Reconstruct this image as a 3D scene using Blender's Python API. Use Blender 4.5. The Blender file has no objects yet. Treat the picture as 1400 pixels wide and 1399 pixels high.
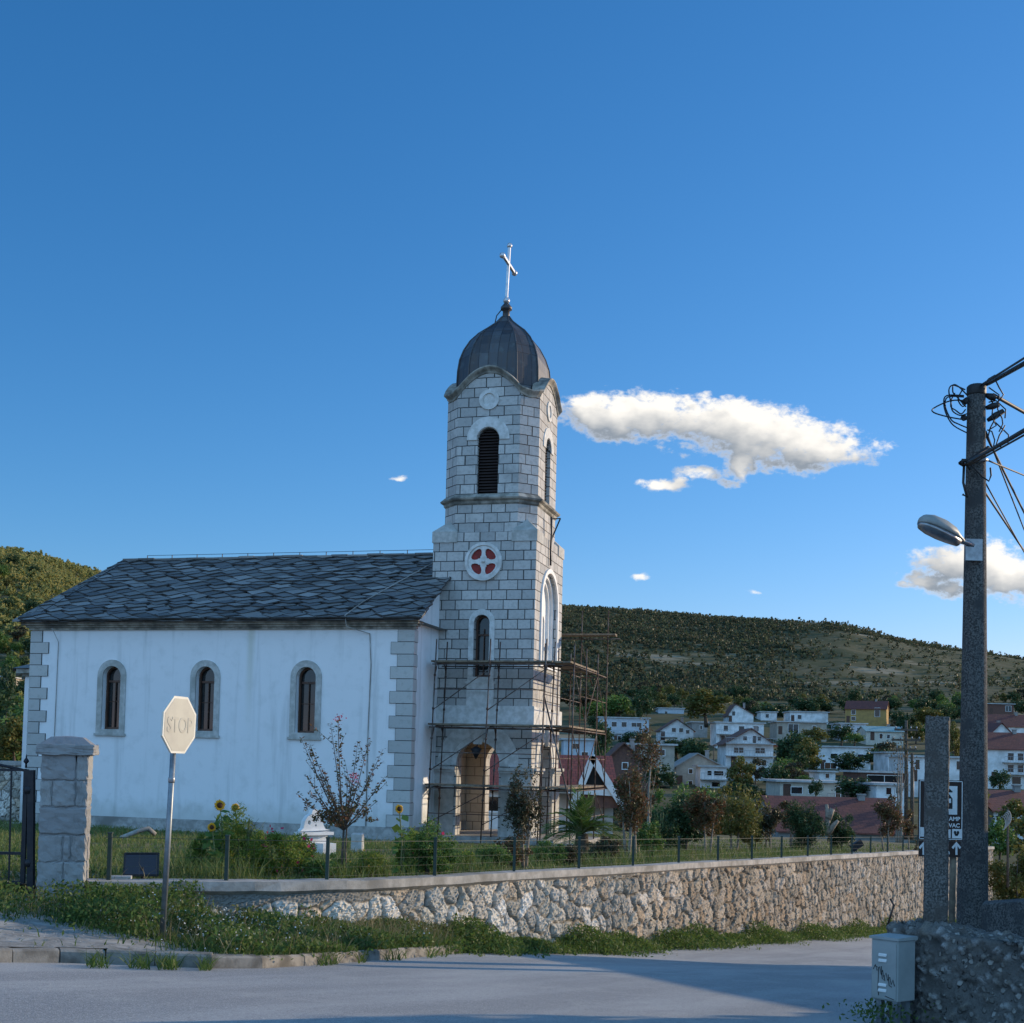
import bpy, bmesh, math, random
import numpy as np
from mathutils import Vector, Matrix
from mathutils.geometry import tessellate_polygon
random.seed(7); RNG = np.random.default_rng(11)
R = math.radians
sc = bpy.context.scene
COL = sc.collection

# ------------------------------------------------------------------ camera
FPX, CXP, CYP = 1740.0, 700.0, 967.0          # focal length and principal point in photo pixels
PITCH, ROLL = R(2.4), R(1.38)
CAMR = Matrix.Rotation(math.pi/2 + PITCH, 3, 'X') @ Matrix.Rotation(ROLL, 3, 'Z')
cam = bpy.data.cameras.new('camera'); cam_o = bpy.data.objects.new('camera', cam); COL.objects.link(cam_o)
cam_o.matrix_world = CAMR.to_4x4()
cam.sensor_width = 36; cam.lens = 36*FPX/1400; cam.shift_y = (CYP-699.5)/1400
cam.clip_start = .1; cam.clip_end = 6000
sc.camera = cam_o

def ray(px, py): return CAMR @ Vector(((px-CXP)/FPX, (CYP-py)/FPX, -1.0))
def at(px, py, Y):
    d = ray(px, py); return d*(Y/d.y)
def onplane(px, py, P0, n):
    d = ray(px, py); return d*(P0.dot(n)/d.dot(n))
def proj(P):
    c = CAMR.transposed() @ Vector(P); return CXP+FPX*c.x/-c.z, CYP-FPX*c.y/-c.z

# ------------------------------------------------------------------ light and sky
SUN_EL, SUN_AZ = R(14), R(26)                  # azimuth from +X towards +Y
SDIR = Vector((math.cos(SUN_AZ)*math.cos(SUN_EL), math.sin(SUN_AZ)*math.cos(SUN_EL), math.sin(SUN_EL)))
sun = bpy.data.lights.new('sun', 'SUN'); sun.energy = 3.3; sun.angle = R(.5); sun.color = (1, .80, .55)
sun_o = bpy.data.objects.new('sun', sun); COL.objects.link(sun_o)
sun_o.rotation_mode = 'QUATERNION'; sun_o.rotation_quaternion = SDIR.to_track_quat('Z', 'Y')

world = bpy.data.worlds.new('World'); sc.world = world; world.use_nodes = True
nt = world.node_tree; nt.nodes.clear()

class NT:
    """tiny helper for wiring shader nodes"""
    def __init__(s, tree): s.t = tree
    def n(s, typ, **kw):
        nd = s.t.nodes.new(typ)
        for k, v in kw.items(): setattr(nd, k, v)
        return nd
    def link(s, a, b): s.t.links.new(a, b)
    def inp(s, sock, v):
        if isinstance(v, bpy.types.NodeSocket): s.link(v, sock)
        elif v is not None: sock.default_value = v
    def math(s, op, a, b=None, c=None, clamp=False):
        nd = s.n('ShaderNodeMath', operation=op, use_clamp=clamp)
        s.inp(nd.inputs[0], a); s.inp(nd.inputs[1], b); s.inp(nd.inputs[2], c)
        return nd.outputs[0]
    def vmath(s, op, a, b=None):
        nd = s.n('ShaderNodeVectorMath', operation=op); s.inp(nd.inputs[0], a); s.inp(nd.inputs[1], b)
        return nd.outputs[0]
    def mix(s, f, a, b, blend='MIX'):
        nd = s.n('ShaderNodeMix', data_type='RGBA', blend_type=blend)
        s.inp(nd.inputs['Factor'], f); s.inp(nd.inputs[6], a); s.inp(nd.inputs[7], b)
        return nd.outputs[2]
    def noise(s, vec, scale=1., detail=4., rough=.55, dist=0.):
        nd = s.n('ShaderNodeTexNoise'); s.inp(nd.inputs['Vector'], vec)
        nd.inputs['Scale'].default_value = scale; nd.inputs['Detail'].default_value = detail
        nd.inputs['Roughness'].default_value = rough; nd.inputs['Distortion'].default_value = dist
        return nd.outputs['Fac'], nd.outputs['Color']
    def smooth(s, v, a, b):
        nd = s.n('ShaderNodeMapRange', interpolation_type='SMOOTHSTEP')
        s.inp(nd.inputs[0], v); nd.inputs[1].default_value = a; nd.inputs[2].default_value = b
        return nd.outputs[0]
    def xyz(s, v):
        nd = s.n('ShaderNodeSeparateXYZ'); s.inp(nd.inputs[0], v); return nd.outputs
    def comb(s, x, y, z=0.):
        nd = s.n('ShaderNodeCombineXYZ'); s.inp(nd.inputs[0], x); s.inp(nd.inputs[1], y); s.inp(nd.inputs[2], z)
        return nd.outputs[0]

def c4(c): return (c[0], c[1], c[2], 1)

W = NT(nt)
sky = W.n('ShaderNodeTexSky', sky_type='NISHITA'); sky.sun_disc = False
sky.sun_elevation = SUN_EL; sky.sun_rotation = math.pi/2 - SUN_AZ
sky.altitude = 100; sky.air_density = 1.0; sky.dust_density = .15; sky.ozone_density = 4.0
tc = W.n('ShaderNodeTexCoord')
dx, dy, dz = W.xyz(tc.outputs['Generated'])
dyc = W.math('MAXIMUM', dy, .02)
U = W.math('DIVIDE', dx, dyc); V = W.math('DIVIDE', dz, dyc)
def sky_uv(px, py):
    d = ray(px, py); return d.x/d.y, d.z/d.y
# cloud layer: sum of soft ellipses broken up by fractal noise, evaluated twice (here and a step towards the sun)
ELL = [(838,568,78,32,1.0),(930,570,110,38,1.1),(1030,594,122,44,1.1),(1110,606,98,38,1.05),(1180,617,46,22,.85),(1004,632,30,26,.9),(918,660,30,10,.72),(962,649,40,11,.76),(990,658,20,8,.7),
       (962,536,20,7,.6),(545,647,13,4,.5),(873,791,13,6,.62),(1020,814,18,4,.55),(1330,778,100,46,1.15),(1430,790,120,40,1.1),(1270,795,42,18,.8),(1235,802,18,7,.7),(782,680,14,4,.3)]
def density(u, v):
    vec = W.comb(u, v, 3.7)
    _, wc = W.noise(vec, 22., 3., .6)
    wv = W.xyz(wc)
    uw = W.math('ADD', u, W.math('MULTIPLY', W.math('SUBTRACT', wv[0], .5), .035))
    vw = W.math('ADD', v, W.math('MULTIPLY', W.math('SUBTRACT', wv[1], .5), .022))
    acc = None
    for px, py, rx, ry, a in ELL:
        cu, cv = sky_uv(px, py)
        eu = W.math('DIVIDE', W.math('SUBTRACT', uw, cu), rx/FPX)
        ev = W.math('DIVIDE', W.math('SUBTRACT', vw, cv), ry/FPX)
        q = W.math('ADD', W.math('MULTIPLY', eu, eu), W.math('MULTIPLY', ev, ev))
        g = W.math('MULTIPLY', W.math('SUBTRACT', 1.3, q), a)
        acc = g if acc is None else W.math('MAXIMUM', acc, g)
    acc = W.math('MAXIMUM', acc, -1.2)
    f, _ = W.noise(W.comb(W.math('MULTIPLY', u, .55), v, 1.3), 42., 8., .6)
    f2, _ = W.noise(W.comb(W.math('MULTIPLY', u, .7), v, 8.3), 22., 4., .55)
    f3, _ = W.noise(W.comb(W.math('MULTIPLY', u, .7), v, 5.1), 130., 8., .65)
    low = W.math('ADD', acc, W.math('MULTIPLY', W.math('SUBTRACT', f2, .5), 1.6))
    d = W.math('ADD', low, W.math('MULTIPLY', W.math('SUBTRACT', f, .5), 2.9))
    d = W.math('ADD', d, W.math('MULTIPLY', W.math('SUBTRACT', f3, .5), 2.1))
    mid = W.math('ADD', low, W.math('MULTIPLY', W.math('SUBTRACT', f, .5), .9))
    return d, mid
dens, mid1 = density(U, V)
_, mid2 = density(W.math('ADD', U, .011), W.math('ADD', V, .011))
mask = W.math('MULTIPLY', W.smooth(dens, .2, 1.15), W.smooth(dy, .05, .2))
lit = W.math('ADD', .38, W.math('MULTIPLY', W.math('SUBTRACT', mid1, mid2), .85), clamp=True)
thin = W.smooth(dens, 1.2, .45)
lit = W.math('MAXIMUM', lit, W.math('MULTIPLY', thin, .62))
CLOUD_DARK, CLOUD_LIT = (2.1, 2.45, 2.9, 1), (7.7, 7.4, 6.9, 1)
FILL_VEIL = (3.1, 6.3, 10.6, 1)
ccol = W.mix(lit, CLOUD_DARK, CLOUD_LIT)
# the camera's cool white balance, and an unseen cloud layer added behind the camera to brighten the facades
sr, sg, sb = W.n('ShaderNodeSeparateColor'), None, None
W.link(sky.outputs[0], sr.inputs[0])
cc = W.n('ShaderNodeCombineColor')
W.link(W.math('MULTIPLY', W.math('POWER', sr.outputs[0], 1.5), .56), cc.inputs[0])
W.link(sr.outputs[1], cc.inputs[1]); W.link(W.math('MULTIPLY', W.math('POWER', sr.outputs[2], .9), 1.44), cc.inputs[2])
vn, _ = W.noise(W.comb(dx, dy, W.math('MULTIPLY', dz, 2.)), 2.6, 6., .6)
fill_veil = W.math('MULTIPLY', W.smooth(dy, .0, -.4), W.math('MULTIPLY', W.smooth(vn, .30, .56), W.smooth(dz, -.05, .1)))
skyv = W.mix(fill_veil, cc.outputs[0], FILL_VEIL)
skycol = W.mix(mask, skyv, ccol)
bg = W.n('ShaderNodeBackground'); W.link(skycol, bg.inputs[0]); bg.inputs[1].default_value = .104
wo = W.n('ShaderNodeOutputWorld'); W.link(bg.outputs[0], wo.inputs[0])
sc.view_settings.view_transform = 'Standard'; sc.view_settings.look = 'None'
sc.view_settings.exposure = 0.45; sc.view_settings.gamma = 1

# ------------------------------------------------------------------ materials
def new_mat(name):
    m = bpy.data.materials.new(name); m.use_nodes = True
    t = m.node_tree; t.nodes.clear(); k = NT(t)
    b = k.n('ShaderNodeBsdfPrincipled'); o = k.n('ShaderNodeOutputMaterial'); k.link(b.outputs[0], o.inputs[0])
    return m, k, b, o
def bump(k, b, h, strength=.3, dist=.02):
    nd = k.n('ShaderNodeBump'); nd.inputs['Strength'].default_value = strength; nd.inputs['Distance'].default_value = dist
    k.link(h, nd.inputs['Height']); k.link(nd.outputs[0], b.inputs['Normal'])
def plain(name, c1, c2=None, scale=3., rough=.7, bmp=.0, bscale=40., metal=0., spec=.4, big=None, bigscale=.5, lo=.35, hi=.65, bdist=.01):
    m, k, b, o = new_mat(name)
    co = k.n('ShaderNodeTexCoord').outputs['Object']
    c2 = c2 or tuple(x*.8 for x in c1)
    f, _ = k.noise(co, scale, 6., .6)
    col = k.mix(k.smooth(f, lo, hi), c4(c1), c4(c2))
    if big:
        g, _ = k.noise(co, bigscale, 4., .6)
        col = k.mix(k.smooth(g, .45, .68), col, c4(big))
    k.link(col, b.inputs['Base Color'])
    b.inputs['Roughness'].default_value = rough; b.inputs['Metallic'].default_value = metal
    b.inputs['Specular IOR Level'].default_value = spec
    if bmp:
        h, _ = k.noise(co, bscale, 5., .6); bump(k, b, h, bmp, bdist)
    return m
def leafmat(name, cols, trans=.35, rough=.55):
    m, k, b, o = new_mat(name)
    g = k.n('ShaderNodeNewGeometry')
    cr = k.n('ShaderNodeValToRGB'); el = cr.color_ramp.elements
    el[0].position = 0; el[0].color = c4(cols[0]); el[1].position = 1; el[1].color = c4(cols[-1])
    for i, c in enumerate(cols[1:-1]):
        e = el.new((i+1)/(len(cols)-1)); e.color = c4(c)
    k.link(g.outputs['Random Per Island'], cr.inputs[0])
    k.link(cr.outputs[0], b.inputs['Base Color']); b.inputs['Roughness'].default_value = rough
    b.inputs['Specular IOR Level'].default_value = .25
    tr = k.n('ShaderNodeBsdfTranslucent'); k.link(cr.outputs[0], tr.inputs[0])
    mx = k.n('ShaderNodeMixShader'); mx.inputs[0].default_value = trans
    k.link(b.outputs[0], mx.inputs[1]); k.link(tr.outputs[0], mx.inputs[2]); k.link(mx.outputs[0], o.inputs[0])
    return m
def ashlar(name, cA, cB, cM, bw=.52, bh=.322, mortar=.014, rough=.85, bmp=.5, stain=(.2,.2,.19)):
    m, k, b, o = new_mat(name)
    uv = k.n('ShaderNodeTexCoord').outputs['UV']; ob = k.n('ShaderNodeTexCoord').outputs['Object']
    u, v, _ = k.xyz(uv)
    row = k.math('FLOOR', k.math('DIVIDE', v, bh))
    f, _ = k.noise(k.comb(k.math('MULTIPLY', u, .9), k.math('MULTIPLY', row, 5.37)), 1., 1., .5)
    uu = k.math('ADD', u, k.math('MULTIPLY', k.math('SUBTRACT', f, .5), .62))
    wob, _ = k.noise(ob, 6., 3., .5)
    vv = k.math('ADD', v, k.math('MULTIPLY', k.math('SUBTRACT', wob, .5), .022))
    br = k.n('ShaderNodeTexBrick'); k.link(k.comb(uu, vv), br.inputs['Vector'])
    br.inputs['Color1'].default_value = c4(cA); br.inputs['Color2'].default_value = c4(cB); br.inputs['Mortar'].default_value = c4(cM)
    br.inputs['Scale'].default_value = 1; br.inputs['Mortar Size'].default_value = mortar; br.inputs['Mortar Smooth'].default_value = .25
    br.inputs['Brick Width'].default_value = bw; br.inputs['Row Height'].default_value = bh
    n1, _ = k.noise(ob, 9., 6., .65); n2, _ = k.noise(ob, .9, 5., .6)
    col = k.mix(k.math('MULTIPLY', k.smooth(n1, .42, .75), .45), br.outputs[0], c4(stain))
    col = k.mix(k.math('MULTIPLY', k.smooth(n2, .5, .75), .4), col, c4(stain))
    k.link(col, b.inputs['Base Color']); b.inputs['Roughness'].default_value = rough
    b.inputs['Specular IOR Level'].default_value = .3
    h = k.math('SUBTRACT', k.math('MULTIPLY', n1, .6), br.outputs['Fac']); bump(k, b, h, bmp, .02)
    return m
def attrmat(name, rough=.9, nscale=14., amt=.5, dark=(.12,.11,.09), bmp=.4, pebbles=0):
    m, k, b, o = new_mat(name)
    a = k.n('ShaderNodeAttribute', attribute_name='Col').outputs['Color']
    co = k.n('ShaderNodeTexCoord').outputs['Object']
    f, _ = k.noise(co, nscale, 6., .65)
    col = k.mix(k.math('MULTIPLY', k.smooth(f, .45, .72), amt), a, c4(dark))
    k.link(col, b.inputs['Base Color']); b.inputs['Roughness'].default_value = rough; b.inputs['Specular IOR Level'].default_value = .25
    if pebbles:
        v = k.n('ShaderNodeTexVoronoi'); v.inputs['Scale'].default_value = pebbles
        k.link(k.vmath('ADD', co, k.vmath('MULTIPLY', k.noise(co, 30., 3., .6)[1], (.03,.03,.03))), v.inputs['Vector'])
        sep = k.n('ShaderNodeSeparateColor'); k.link(v.outputs['Color'], sep.inputs[0])
        pm = k.math('MULTIPLY', k.smooth(v.outputs['Distance'], .5, .3), k.math('GREATER_THAN', sep.outputs[0], .45))
        pcol = k.mix(sep.outputs[1], (.10,.095,.085,1), (.42,.40,.36,1))
        col = k.mix(k.math('MULTIPLY', pm, .85), col, pcol); k.link(col, b.inputs['Base Color'])
        pit = k.smooth(k.noise(co, 13., 4., .7)[0], .62, .7); col = k.mix(pit, col, (.03,.028,.025,1)); k.link(col, b.inputs['Base Color'])
        f = k.math('ADD', k.math('MULTIPLY', f, .5), k.math('SUBTRACT', pm, pit))
    bump(k, b, f, bmp, .02)
    return m
def plaster_mat(name, base, stain, amt=.4, dirt=(.35,.36,.3)):
    m, k, b, o = new_mat(name)
    ob = k.n('ShaderNodeTexCoord').outputs['Object']; x, y, z = k.xyz(ob)
    st = k.comb(k.math('MULTIPLY', x, 2.2), k.math('MULTIPLY', y, 2.2), k.math('MULTIPLY', z, .16))
    f, _ = k.noise(st, 1., 6., .6); g, _ = k.noise(ob, 2.2, 6., .6); h, _ = k.noise(ob, 60., 3., .6)
    col = k.mix(k.math('MULTIPLY', k.smooth(f, .52, .74), amt), c4(base), c4(stain))
    col = k.mix(k.math('MULTIPLY', k.smooth(g, .48, .72), .35), col, c4(tuple(x*1.15 for x in stain)))
    # rain streak below the eave and splash dirt above the plinth
    d = k.math('ABSOLUTE', k.math('ADD', x, k.math('ADD', 5.55, k.math('MULTIPLY', k.math('SUBTRACT', f, .5), .3))))
    sk = k.math('MULTIPLY', k.smooth(d, .22, .02), k.smooth(z, 2.6, 6.6))
    col = k.mix(k.math('MULTIPLY', sk, .5), col, c4((.5,.49,.36)))
    lowd = k.math('MULTIPLY', k.smooth(k.math('ADD', z, k.math('MULTIPLY', g, -.9)), .7, -.1), .45)
    col = k.mix(lowd, col, c4(dirt))
    k.link(col, b.inputs['Base Color']); b.inputs['Roughness'].default_value = .9; b.inputs['Specular IOR Level'].default_value = .2
    bump(k, b, h, .12, .01)
    return m
def slate_mat(name, cols, lichen=(.22,.22,.19)):
    m, k, b, o = new_mat(name)
    g = k.n('ShaderNodeNewGeometry'); ob = k.n('ShaderNodeTexCoord').outputs['Object']
    cr = k.n('ShaderNodeValToRGB'); el = cr.color_ramp.elements
    el[0].color = c4(cols[0]); el[1].color = c4(cols[-1])
    for i, c in enumerate(cols[1:-1]): el.new((i+1)/(len(cols)-1)).color = c4(c)
    k.link(g.outputs['Random Per Island'], cr.inputs[0])
    f, _ = k.noise(ob, 5., 7., .7)
    col = k.mix(k.math('MULTIPLY', k.smooth(f, .5, .7), .55), cr.outputs[0], c4(lichen))
    k.link(col, b.inputs['Base Color']); b.inputs['Roughness'].default_value = .62; b.inputs['Specular IOR Level'].default_value = .35
    h, _ = k.noise(ob, 16., 5., .65); bump(k, b, h, .5, .02)
    return m
def lead_mat(name):
    m, k, b, o = new_mat(name)
    uv = k.n('ShaderNodeTexCoord').outputs['UV']; ob = k.n('ShaderNodeTexCoord').outputs['Object']
    br = k.n('ShaderNodeTexBrick'); k.link(uv, br.inputs['Vector'])
    br.inputs['Color1'].default_value = (.04,.04,.046,1); br.inputs['Color2'].default_value = (.10,.105,.112,1); br.inputs['Mortar'].default_value = (.025,.025,.028,1)
    br.inputs['Scale'].default_value = 1; br.inputs['Mortar Size'].default_value = .014; br.inputs['Brick Width'].default_value = .33; br.inputs['Row Height'].default_value = 1.25
    br.offset = .0
    x, y, z = k.xyz(ob)
    st, _ = k.noise(k.comb(k.math('MULTIPLY', x, 9.), k.math('MULTIPLY', y, 9.), k.math('MULTIPLY', z, .8)), 1., 5., .6)
    g, _ = k.noise(ob, 3., 4., .6)
    col = k.mix(k.math('MULTIPLY', k.smooth(st, .45, .7), .55), br.outputs[0], (.085,.062,.05,1))
    col = k.mix(k.math('MULTIPLY', k.smooth(g, .55, .7), .35), col, (.13,.155,.155,1))
    k.link(col, b.inputs['Base Color']); b.inputs['Roughness'].default_value = .5; b.inputs['Metallic'].default_value = .25
    bump(k, b, k.math('SUBTRACT', 1., br.outputs['Fac']), .3, .02)
    return m
def tile_mat(name, cA, cB, bw=.3, bh=.36):
    m, k, b, o = new_mat(name)
    uv = k.n('ShaderNodeTexCoord').outputs['UV']; ob = k.n('ShaderNodeTexCoord').outputs['Object']
    br = k.n('ShaderNodeTexBrick'); k.link(uv, br.inputs['Vector'])
    br.inputs['Color1'].default_value = c4(cA); br.inputs['Color2'].default_value = c4(cB); br.inputs['Mortar'].default_value = c4(tuple(x*.3 for x in cA))
    br.inputs['Scale'].default_value = 1; br.inputs['Mortar Size'].default_value = .022; br.inputs['Brick Width'].default_value = bw; br.inputs['Row Height'].default_value = bh
    g, _ = k.noise(ob, .7, 5., .65)
    col = k.mix(k.math('MULTIPLY', k.smooth(g, .45, .7), .5), br.outputs[0], c4(tuple(x*.55 for x in cA)))
    k.link(col, b.inputs['Base Color']); b.inputs['Roughness'].default_value = .75
    u, v, _ = k.xyz(uv)
    saw = k.math('FRACT', k.math('DIVIDE', v, bh)); bump(k, b, k.math('SUBTRACT', 1., saw), .8, .05)
    return m

M = {}
M['plaster'] = plaster_mat('white_plaster', (.79,.79,.79), (.50,.51,.50), .6)
M['wall_cream'] = plain('cream_render', (.58,.54,.45), (.46,.43,.36), 1., .95)
M['plaster_house'] = plain('house_plaster', (.80,.80,.79), (.62,.62,.6), .8, .92, big=(.5,.5,.48), bigscale=.35)
M['plaster_trim'] = plain('trim_plaster', (.68,.68,.66), (.5,.5,.47), 5., .88, .15)
M['ashlar'] = ashlar('tower_ashlar', (.56,.545,.515), (.38,.378,.365), (.035,.035,.035), mortar=.016)
M['lining'] = ashlar('porch_lining', (.62,.53,.41), (.52,.44,.34), (.2,.16,.12), mortar=.014, bmp=.3, stain=(.4,.34,.27))  # sun warmth inside the porch put into a lighter, warmer stone colour
M['limestone'] = plain('limestone', (.52,.51,.48), (.38,.38,.355), 7., .85, .3, 25., big=(.31,.31,.28), bigscale=1.3)
M['slate_edge'] = plain('slate_edge', (.075,.075,.075), (.045,.045,.045), 6.)  # shade on the slab edges, put in as a darker colour
M['cornice_stone'] = plain('cornice_stone', (.40,.38,.33), (.2,.19,.16), 4., .9, .4, 20., big=(.1,.1,.09), bigscale=1.2)
M['quoin'] = slate_mat('quoin_stone', [(.48,.48,.46),(.40,.40,.385),(.53,.52,.49),(.44,.44,.42)], (.33,.33,.3))
M['joint'] = plain('dark_joint', (.04,.04,.04))
M['pillar_stone'] = slate_mat('pillar_stone', [(.26,.26,.26),(.31,.31,.30),(.22,.22,.225),(.28,.27,.26)], (.13,.13,.125))
M['slate'] = slate_mat('stone_slates', [(.075,.075,.075), (.17,.168,.16), (.10,.10,.102), (.30,.295,.28), (.13,.13,.13), (.21,.205,.195), (.085,.085,.085)])
M['lead'] = lead_mat('lead_sheet')
M['steel'] = plain('grey_steel', (.35,.36,.37), (.25,.25,.26), 8., .4, metal=.8)
M['white_metal'] = plain('cross_metal', (.62,.63,.64), (.5,.5,.52), 6., .35, metal=.6)
M['brown_wood'] = plain('brown_wood', (.11,.05,.03), (.065,.032,.02), 6., .5)
M['pale_wood'] = plain('weathered_planks', (.24,.19,.13), (.13,.1,.075), 6., .85, .3)
M['red_paint'] = plain('red_paint', (.3,.03,.025), (.18,.025,.022), 5., .7)
M['dark_glass'] = plain('window_glass', (.012,.013,.015), (.02,.02,.02), 2., .06, spec=.6)
M['black'] = plain('black_void', (.01,.01,.01), (.012,.011,.011), 2., .9)
M['louvre'] = plain('louvre_wood', (.035,.022,.02), (.022,.015,.014), 6., .8)
M['rust'] = plain('scaffold_tube', (.11,.062,.045), (.05,.032,.027), 9., .7, metal=.3, big=(.16,.15,.14), bigscale=3.)
M['pole_concrete'] = plain('pole_concrete', (.135,.13,.12), (.035,.034,.033), 38., .95, .9, 60., big=(.05,.05,.05), bigscale=2.2, lo=.4, hi=.6)
M['post_concrete'] = plain('post_concrete', (.17,.16,.145), (.05,.048,.044), 60., .95, .8, 90., big=(.085,.075,.065), bigscale=4., lo=.4, hi=.6)
M['dark_iron'] = plain('painted_iron', (.018,.021,.028), (.03,.03,.033), 8., .5, metal=.4)
M['green_iron'] = plain('green_post', (.022,.045,.035), (.035,.05,.04), 10., .5)
M['cable'] = plain('black_cable', (.012,.012,.013), (.02,.02,.02), 4., .6)
M['coping'] = plain('concrete_coping', (.42,.40,.37), (.28,.27,.25), 6., .9, .4, 40., big=(.2,.19,.17), bigscale=.9)
M['rubble'] = attrmat('rubble_stones', nscale=16., amt=.55)
M['concrete'] = attrmat('rough_concrete', nscale=90., amt=.75, dark=(.05,.047,.043), bmp=.9, pebbles=17.)
M['grey_box'] = plain('grey_enamel', (.30,.32,.31), (.24,.26,.25), 3., .5, .05, 30.)
M['sign_face'] = plain('faded_sign_face', (.50,.48,.40), (.42,.40,.34), 3., .6)
M['sign_rim'] = plain('sign_rim', (.72,.7,.62), (.6,.58,.5), 4., .5)
M['sign_letter'] = plain('faded_letter', (.46,.44,.37), (.40,.38,.32), 6., .6)
M['sign_brown'] = plain('sign_brown', (.032,.018,.015), (.04,.024,.02), 3., .4)
M['sign_white'] = plain('sign_white', (.72,.72,.7), (.6,.6,.58), 4., .45)
M['zinc'] = plain('zinc_post', (.26,.29,.31), (.17,.19,.21), 7., .45, metal=.6)
M['solar'] = plain('solar_panel', (.008,.009,.02), (.012,.012,.03), 5., .15)
M['bark'] = plain('bark', (.13,.1,.075), (.06,.048,.038), 12., .95, .6, 30.)
M['pale_bark'] = plain('pale_bark', (.32,.27,.21), (.18,.15,.12), 10., .9, .4, 30.)
M['tile_red'] = tile_mat('red_tiles', (.24,.045,.025), (.17,.033,.022))
M['tile_far'] = tile_mat('dull_red_tiles', (.20,.055,.034), (.13,.04,.028), .6, .55)
M['roof_flat'] = plain('flat_roof_edge', (.5,.5,.49), (.36,.36,.35), 1., .9)
M['roof_green'] = plain('pale_green_sheet', (.3,.42,.4), (.24,.33,.32), 1., .6)
M['wall_grey'] = plain('grey_render', (.3,.29,.275), (.22,.215,.2), 1., .95)
M['wall_beige'] = plain('beige_render', (.42,.37,.3), (.32,.28,.23), 1., .95)
M['wall_brick'] = plain('brick_wall', (.17,.085,.06), (.12,.062,.05), 3., .95)
M['wall_yellow'] = plain('ochre_render', (.42,.27,.09), (.33,.21,.08), 1., .95)
M['wall_blue'] = plain('bluish_render', (.52,.56,.6), (.42,.46,.5), 1., .95)
M['white_paint'] = plain('white_paint', (.78,.78,.76), (.66,.66,.64), 3., .6)
M['leaf_green'] = leafmat('leaf_green', [(0.0582, 0.1144, 0.0291), (0.104, 0.1872, 0.0416), (0.156, 0.2392, 0.0582), (0.0728, 0.1456, 0.0416)])
M['leaf_dark'] = leafmat('leaf_dark', [(0.024, 0.052, 0.024), (0.044, 0.084, 0.032), (0.07, 0.11, 0.04)], .25)
M['leaf_olive'] = leafmat('leaf_olive', [(0.09, 0.099, 0.027), (0.153, 0.144, 0.036), (0.108, 0.126, 0.036), (0.198, 0.162, 0.045)])
M['leaf_red'] = leafmat('leaf_autumn', [(0.063, 0.072, 0.0324), (0.108, 0.081, 0.036), (0.18, 0.072, 0.0396), (0.081, 0.099, 0.036), (0.135, 0.054, 0.0324)], .3)
M['leaf_bronze'] = leafmat('leaf_bronze', [(0.0546, 0.051, 0.0328), (0.0819, 0.0728, 0.04), (0.0455, 0.0637, 0.0328), (0.1092, 0.0637, 0.04)], .3)
M['leaf_bright'] = leafmat('leaf_bright', [(.14,.22,.035), (.22,.29,.05), (.10,.18,.03), (.30,.29,.07)], .5)
M['grass'] = leafmat('grass_blades', [(0.0805, 0.1368, 0.029), (0.1368, 0.1851, 0.0483), (0.1932, 0.2093, 0.0644), (0.0966, 0.153, 0.0354)], .3)
M['weeds'] = leafmat('weed_leaves', [(0.045, 0.09, 0.021), (0.0825, 0.1425, 0.03), (0.1275, 0.1875, 0.045), (0.06, 0.1125, 0.027), (0.165, 0.1875, 0.06)], .45)
M['dry'] = leafmat('dry_stalks', [(.22,.18,.09), (.3,.25,.14), (.16,.14,.07)], .3)
M['petal_white'] = leafmat('white_petals', [(.6,.6,.55), (.7,.7,.68)], .2)
M['petal_yellow'] = leafmat('yellow_petals', [(.75,.33,.02), (.85,.45,.03)], .3)
M['petal_pink'] = leafmat('pink_petals', [(.5,.03,.09), (.6,.06,.14), (.4,.02,.06)], .3)
M['seed'] = plain('flower_disc', (.05,.02,.01), (.08,.03,.012), 30., .9)
M['scrub'] = leafmat('hill_scrub', [(.052,.078,.045), (.075,.098,.05), (.10,.108,.052), (.064,.094,.052), (.105,.092,.052), (.075,.07,.044)], .45)
M['scrub_gold'] = leafmat('sunlit_hill_scrub', [(.24,.25,.08), (.34,.32,.10), (.25,.26,.085), (.38,.32,.11), (.17,.20,.065)], .5)  # golden sun on the left hill is put into these leaf colours

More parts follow.
